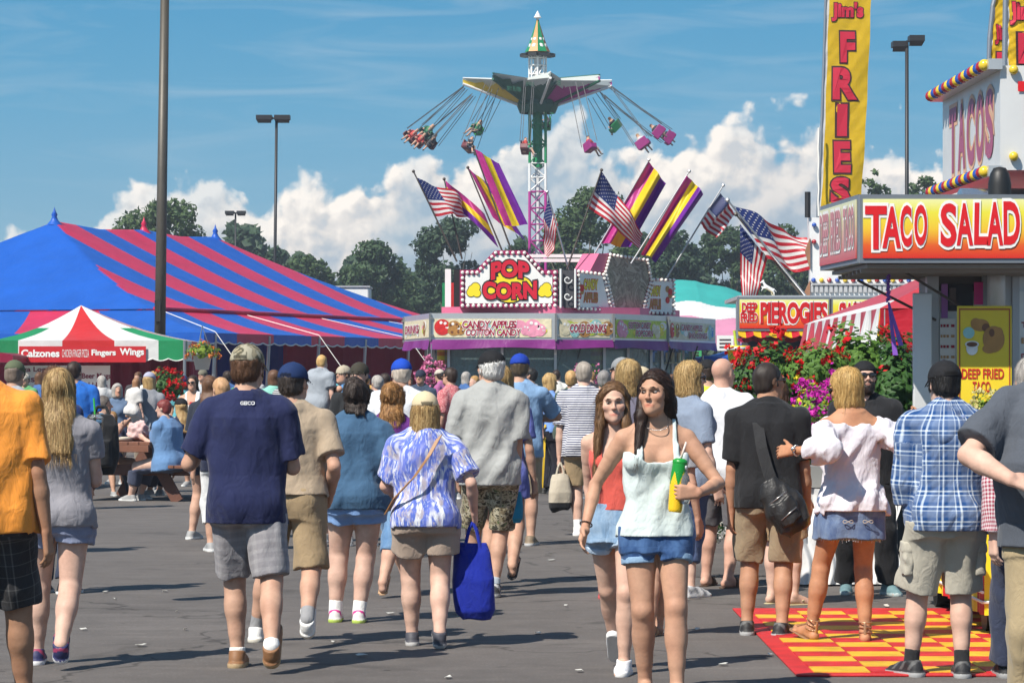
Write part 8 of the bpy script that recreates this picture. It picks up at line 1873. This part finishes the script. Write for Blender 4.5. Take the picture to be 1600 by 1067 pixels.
bg('man in a bright royal blue T-shirt facing the menu tent', 121, 37., 1.78, 0, top=(.015, .13, .50), bot=(.05, .06, .1), hair=DKBR)
sit = lambda dx: dict(pz=.52, rf=(None, .52, 0, 0), lf=(None, .52, 0, 0))
bg('seated man in a teal grey shirt leaning on the picnic table', 150, 40., 1.76, -70, top=(.06, .14, .21), bot=(.05, .06, .09), hair=(.08, .065, .055), w=1.2, kind='pants', ln=1.9, rh=(185, 672, -.1), lh=(190, 668, .2), lean=(0, .08), **sit(0))
bg('heavy red-haired woman in a sky blue shirt sitting at the picnic table', 264, 39.4, 1.66, 62, sex='f', top=(.12, .23, .42), bot=(.05, .06, .1), hair=(.13, .02, .018), w=1.5, hem=.45, kind='pants', ln=1.6, lh=(226, 686, .1), lean=(0, .05), skin='p', **sit(0))
bg('woman in navy with a black cap and blonde ponytail sitting beside the red-haired woman', 287, 41., 1.66, 55, sex='f', top=(.015, .02, .05), bot=(.03, .03, .05), hair=DBLON, hk='long', L=.34, hc2=BLON2, cap=BLACKC, kind='pants', ln=1.8, **sit(0))
bg('girl with white hair bows sitting at the far side of the picnic table', 176, 41.6, 1.32, 200, sex='f', top=(.03, .03, .06), bot=(.05, .05, .08), hair=DBLON, hk='long', L=.2, w=.9, pz=.5, rf=(None, .4), lf=(None, .4))
bg('woman in a grey T-shirt and lilac cap holding a toddler by the table', 229, 42.5, 1.66, -5, sex='f', top=(.24, .25, .28), bot=(.26, .21, .16), hair=DBLON, hk='bob', L=.16, hc2=BLON2, cap=(.36, .36, .46), lh=(212, 650, .2), hem=.47)
bg('toddler with light brown hair carried on the arm of the grey T-shirt woman', 208, 42.3, .92, -40, sex='f', top=(.6, .58, .56), bot=(.62, .6, .58), hair=(.2, .1, .05), hk='bob', L=.1, z0=.72, skin='p', pz=.42, rf=(None, .1, 0, 0), lf=(None, .1))
p = bg('woman in a white tank top with a red cross facing the camera', 303, 45., 1.62, 172, sex='f', top=(.74, .74, .74), bot=KHD, hair=DKBR, hk='long', L=.2, tk='tank', gl=True, skin='m', w=1.15)
mb = MB(); zc = 1.57+(592-634)/F_PX*45; 
for a, b in (((.045, .02, .19)), ) if False else (((.19), (.06)), ((.06), (.19))): mb.box((0, .135, 1.14), (a, .012, b))
mb.build('red_cross', mat('cross_red', (.6, .01, .02), .6), p.root, world=False)
bg('girl with long brown hair in a navy top just left of the navy polo man', 322, 30., 1.60, -25, sex='f', top=(.02, .025, .04), bot=(.03, .03, .05), hair=BROWN, hk='long', L=.22, ln=.45, skin='f', lf=(300, .1, 0, 0, 0))
bg('person in a navy T-shirt half hidden behind the navy polo man', 345, 28., 1.58, 10, top=(.015, .02, .05), hair=(.35, .2, .1), bot=(.7, .7, .7), ln=1.5)
bg('man in a camouflage cap and pale shirt under the striped tent', 316, 62., 1.76, 150, top=(.4, .42, .45), hair=BROWN, cap=(.17, .16, .12))
bg('dark-shirted vendor inside the menu tent', 214, 66., 1.72, 180, top=(.05, .045, .05), hair=BROWN)
bg('grey-haired woman in a blue top behind the toddler', 182, 46., 1.5, 170, sex='f', top=(.10, .15, .24), hair=GREYH, hk='bob', L=.12)
# ---- behind, middle
bg('woman in a black tank top carrying a toddler on her shoulders', 492, 29.5, 1.62, 4, sex='f', top=(.014, .014, .016), bot=(.05, .07, .12), hair=DBLON, hk='short', tk='tank', skin='f', lh=(470, 608, .05), rh=(516, 608, .05))
bg('blond toddler in a grey T-shirt and plaid shorts riding on the black tank top woman', 497, 29.4, .94, -35, top=(.30, .33, .37), bot=(.03, .04, .14), pat='plain', hair=(.42, .26, .10), z0=.93, w=1.15, skin='p', pz=.42, rf=(None, .16, 0, 0), lf=(None, .16, 0, 0), sleeve=.6)
bg('man in a black T-shirt and dark olive cap facing the camera', 561, 29., 1.72, 190, top=(.017, .018, .02), bot=(.03, .03, .05), hair=DKBR, cap=(.045, .04, .03), skin='p')
bg('man in a white T-shirt and bright blue cap seen from behind', 622, 27., 1.74, -8, top=(.68, .69, .72), bot=KHD, hair=(.35, .3, .25), cap=(.01, .06, .42), w=1.15, lh=(590, 650, .15))
bg('man with dark hair in a pink patterned shirt looking left', 706, 40., 1.72, 58, top=(.60, .26, .26), pat='spots', col2=(.45, .10, .12), bot=(.05, .06, .09), hair=DKBR, gl=True, rh=None)
bg('young man with glasses in a pale grey T-shirt looking left', 832, 46., 1.74, 62, top=(.42, .46, .52), bot=(.14, .22, .34), hair=BLK_H, gl=True, kind='pants', ln=1.9)
bg('woman with short blond hair in a dark green shirt', 888, 40., 1.68, -40, sex='f', top=(.05, .08, .06), bot=(.05, .05, .06), hair=(.36, .22, .09))
bg('grey-haired man in an aqua T-shirt behind the striped polo man', 943, 36., 1.67, -30, top=(.16, .48, .44), bot=KHD, hair=(.16, .15, .145))
bg('man in a light grey cap left of the camisole woman', 972, 31., 1.78, 60, top=(.30, .25, .3), hair=GREYH, cap=(.24, .25, .26), gl=True)
bg('woman in a tan bucket hat behind the camisole woman', 1000, 34., 1.70, -70, sex='f', top=(.5, .45, .4), hair=BROWN, cap=(.52, .44, .30), hk='bob', L=.1)
bg('person in a lime safety shirt and black cap beyond the bald man', 1110, 31., 1.76, 8, top=(.55, .68, .05), hair=DKBR, cap=BLACKC)
bg('person in a brown shirt left of the red geraniums', 1232, 34., 1.70, 20, top=(.3, .14, .09), hair=BROWN, skin='m')
bg('man with a shaved head by the canopy post among the flowers', 1250, 38., 1.80, -70, top=(.4, .35, .33), hair=None, skin='p', stub=(.09, .05, .04))
bg('man in a navy cap beside the pink flower ball', 656, 52., 1.72, 160, top=(.04, .06, .1), hair=BROWN, cap=(.03, .035, .06))
bg('woman with dark hair in a teal top near the striped tent', 600, 50., 1.66, 30, sex='f', top=(.03, .35, .30), hair=DKBR, hk='long', L=.25)
bg('man in a pale cap and blue shirt left of the black T-shirt man', 540, 40., 1.74, 120, top=(.10, .25, .48), hair=BROWN, cap=(.42, .36, .27))
bg('man in a light blue shirt right of the black T-shirt man', 588, 42., 1.62, 20, top=(.2, .33, .55), hair=GREYH)
bg('man with dark hair in a striped shirt behind the toddler', 458, 38., 1.74, 165, top=(.5, .5, .5), pat='stripe', col2=(.05, .05, .06), hair=DKBR)
bg('woman with chestnut hair left of the toddler', 470, 44., 1.70, 30, sex='f', top=(.08, .05, .07), hair=RED_H, hk='bob', L=.12)
bg('woman in an aqua top seen over the shoulder of the navy polo man', 425, 46., 1.70, 10, sex='f', top=(.22, .5, .42), hair=BROWN, hk='bob', L=.14)
bg('woman with dark hair behind the blond camisole woman', 1058, 38., 1.66, 190, sex='f', top=(.1, .1, .12), hair=DKBR, hk='bob', L=.14)
# ---- riders on the swings: small seated figures, one mesh each
def rider_mesh(col, pants, hair, seed):
    h = .013; F = Fld((-.4, -.5, -.8), (.4, .8, .9), .035); r = rcone; L = []
    for a, b, x, y in (((0, -.02, -.1), (0, .0, .42), .16, .17), ((0, 0, .5), (0, .02, .66), .07, .11), ((.1, 0, -.1), (.11, .42, -.08), .09, .075), ((-.1, 0, -.1), (-.11, .42, -.08), .09, .075), ((.11, .42, -.08), (.13, .62, -.46), .07, .05), ((-.11, .42, -.08), (-.13, .58, -.46), .07, .05), ((.13, .62, -.48), (.13, .74, -.47), .05, .04), ((-.13, .58, -.48), (-.13, .70, -.47), .05, .04), ((.2, 0, .4), (.27, .15, .12), .055, .045), ((-.2, 0, .4), (-.27, .15, .12), .055, .045), ((.27, .15, .12), (.2, .35, .16), .045, .04), ((-.27, .15, .12), (-.2, .35, .16), .045, .04)): F.add(r(a, b, x, y), .04)
    V, Q = F.mesh(); c = np.tile(np.array(SK('m')), (len(V), 1)); c[(np.abs(V[:, 0]) < .3) & (V[:, 2] > -.05) & (V[:, 2] < .5) & (V[:, 1] < .16)] = col; c[(V[:, 2] <= -.02) & (V[:, 1] < .45) & (V[:, 2] > -.2)] = pants; c[(V[:, 2] > .66) & (V[:, 1] < .06)] = hair; c[V[:, 2] < -.42] = (.2, .2, .2)
    return V, Q, c
VR = [((.05, .05, .06), (.04, .05, .09), BROWN), ((.5, .06, .05), (.3, .25, .2), DKBR), ((.6, .6, .6), (.05, .06, .1), BLOND), ((.05, .2, .1), (.1, .1, .12), BROWN)]
NAMES = ['black shirt', 'red shirt', 'white shirt', 'dark green shirt']
PROTO = {}
for i, (p, M, ci) in enumerate(SWINGS):
    k = [1, 1, 3, 0, 3, 0, 1, 2, 1, 0, 2, 0, 0][i]
    if k not in PROTO:
        V, Q, c = rider_mesh(*VR[k], i); o = np_mesh('person', V, Q, vcmat('rider', .7, .3), None, c); PROTO[k] = o
    else: o = PROTO[k].copy(); C.objects.link(o)
    o.matrix_world = Matrix.Translation(p+M @ Vector((0, 0, -.02))) @ M.to_4x4(); side = 'left' if p.x < GX(840, 190) else 'right'
    where = ['leftmost swing seat', 'second lowest seat of the left cluster', 'dark teal seat of the left cluster', 'lowest seat of the left cluster', 'green seat left of the ride tower', 'low dark seat left of the ride tower', 'seat at the left edge of the ride tower', 'green seat at the right edge of the ride tower', 'lone magenta seat right of the ride tower', 'large green seat right of the ride tower', 'lower magenta seat of the right group', 'upper magenta seat at the far right', 'outermost magenta seat at the far right'][i]
    tag(o, 'rider in %s on the %s' % (NAMES[k], where), 'person', 'riders on the swing ride')
# ---- far walkers between the stands
rr = np.random.default_rng(21); COLS = [((.5, .5, .5), 'grey'), ((.05, .12, .3), 'blue'), ((.45, .05, .05), 'red'), ((.02, .02, .03), 'black'), ((.65, .64, .6), 'white'), ((.1, .3, .12), 'green'), ((.35, .1, .25), 'plum'), ((.6, .35, .1), 'orange'), ((.1, .35, .4), 'teal')]
SPOTS = [(352, 58), (380, 56), (405, 60), (440, 57), (520, 60), (548, 63), (575, 62), (640, 62), (690, 60), (725, 62), (742, 58), (775, 64), (868, 64), (905, 62), (925, 64), (960, 60), (985, 64), (1015, 58), (1035, 66), (1052, 60), (1078, 57), (1092, 66), (1120, 62), (1145, 64), (1168, 60), (1190, 66), (1212, 62), (60, 60), (42, 58), (160, 62), (238, 60), (285, 58)]
WHERE = ['under the striped tent', 'before the popcorn stand', 'before the pierogies stand', 'by the menu tent']
for i, (px, d) in enumerate(SPOTS):
    c, nm = COLS[(i*4+1) % 9]; sx = 'f' if i % 2 else 'm'; w = WHERE[3 if px < 300 else 0 if px < 630 else 1 if px < 1100 else 2]; hcol = [(DKBR, 'dark hair'), (BROWN, 'brown hair'), (BLOND, 'blond hair'), (GREYH, 'grey hair')][(i*3) % 4]; capc = [None, (.02, .03, .1), None, (.5, .45, .38), None][i % 5]
    bg('far %s with %s in %s %s top%s %s' % ('woman' if sx == 'f' else 'man', hcol[1], 'an' if nm == 'orange' else 'a', nm, ' and cap' if capc else '', w), px, float(d), 1.60+.16*rr.random(), [0, 180, 70, -60, 150, 20][i % 6], sex=sx, top=c, hair=hcol[0], hk='bob' if sx == 'f' else 'short', L=.16, cap=capc, vox=.02, skin='mfpt'[i % 4], bot=[KHD, (.04, .05, .1), (.1, .1, .12)][i % 3])

# ---- the warm-day air that pales the far trees
mb = MB(); mb.box((0, 125, 13.5), (260, 390, 29)); o = mb.build('haze', [bpy.data.materials.new('haze_air')]); o['kind'] = 'stuff'
m = o.data.materials[0]; m.use_nodes = True; m.node_tree.nodes.clear(); t = NT(m.node_tree); v = t.n('ShaderNodeVolumePrincipled', {'Color': (.80, .88, 1.0), 'Density': .0005, 'Anisotropy': .2}); t.n('ShaderNodeOutputMaterial', {'Volume': v.outputs[0]})
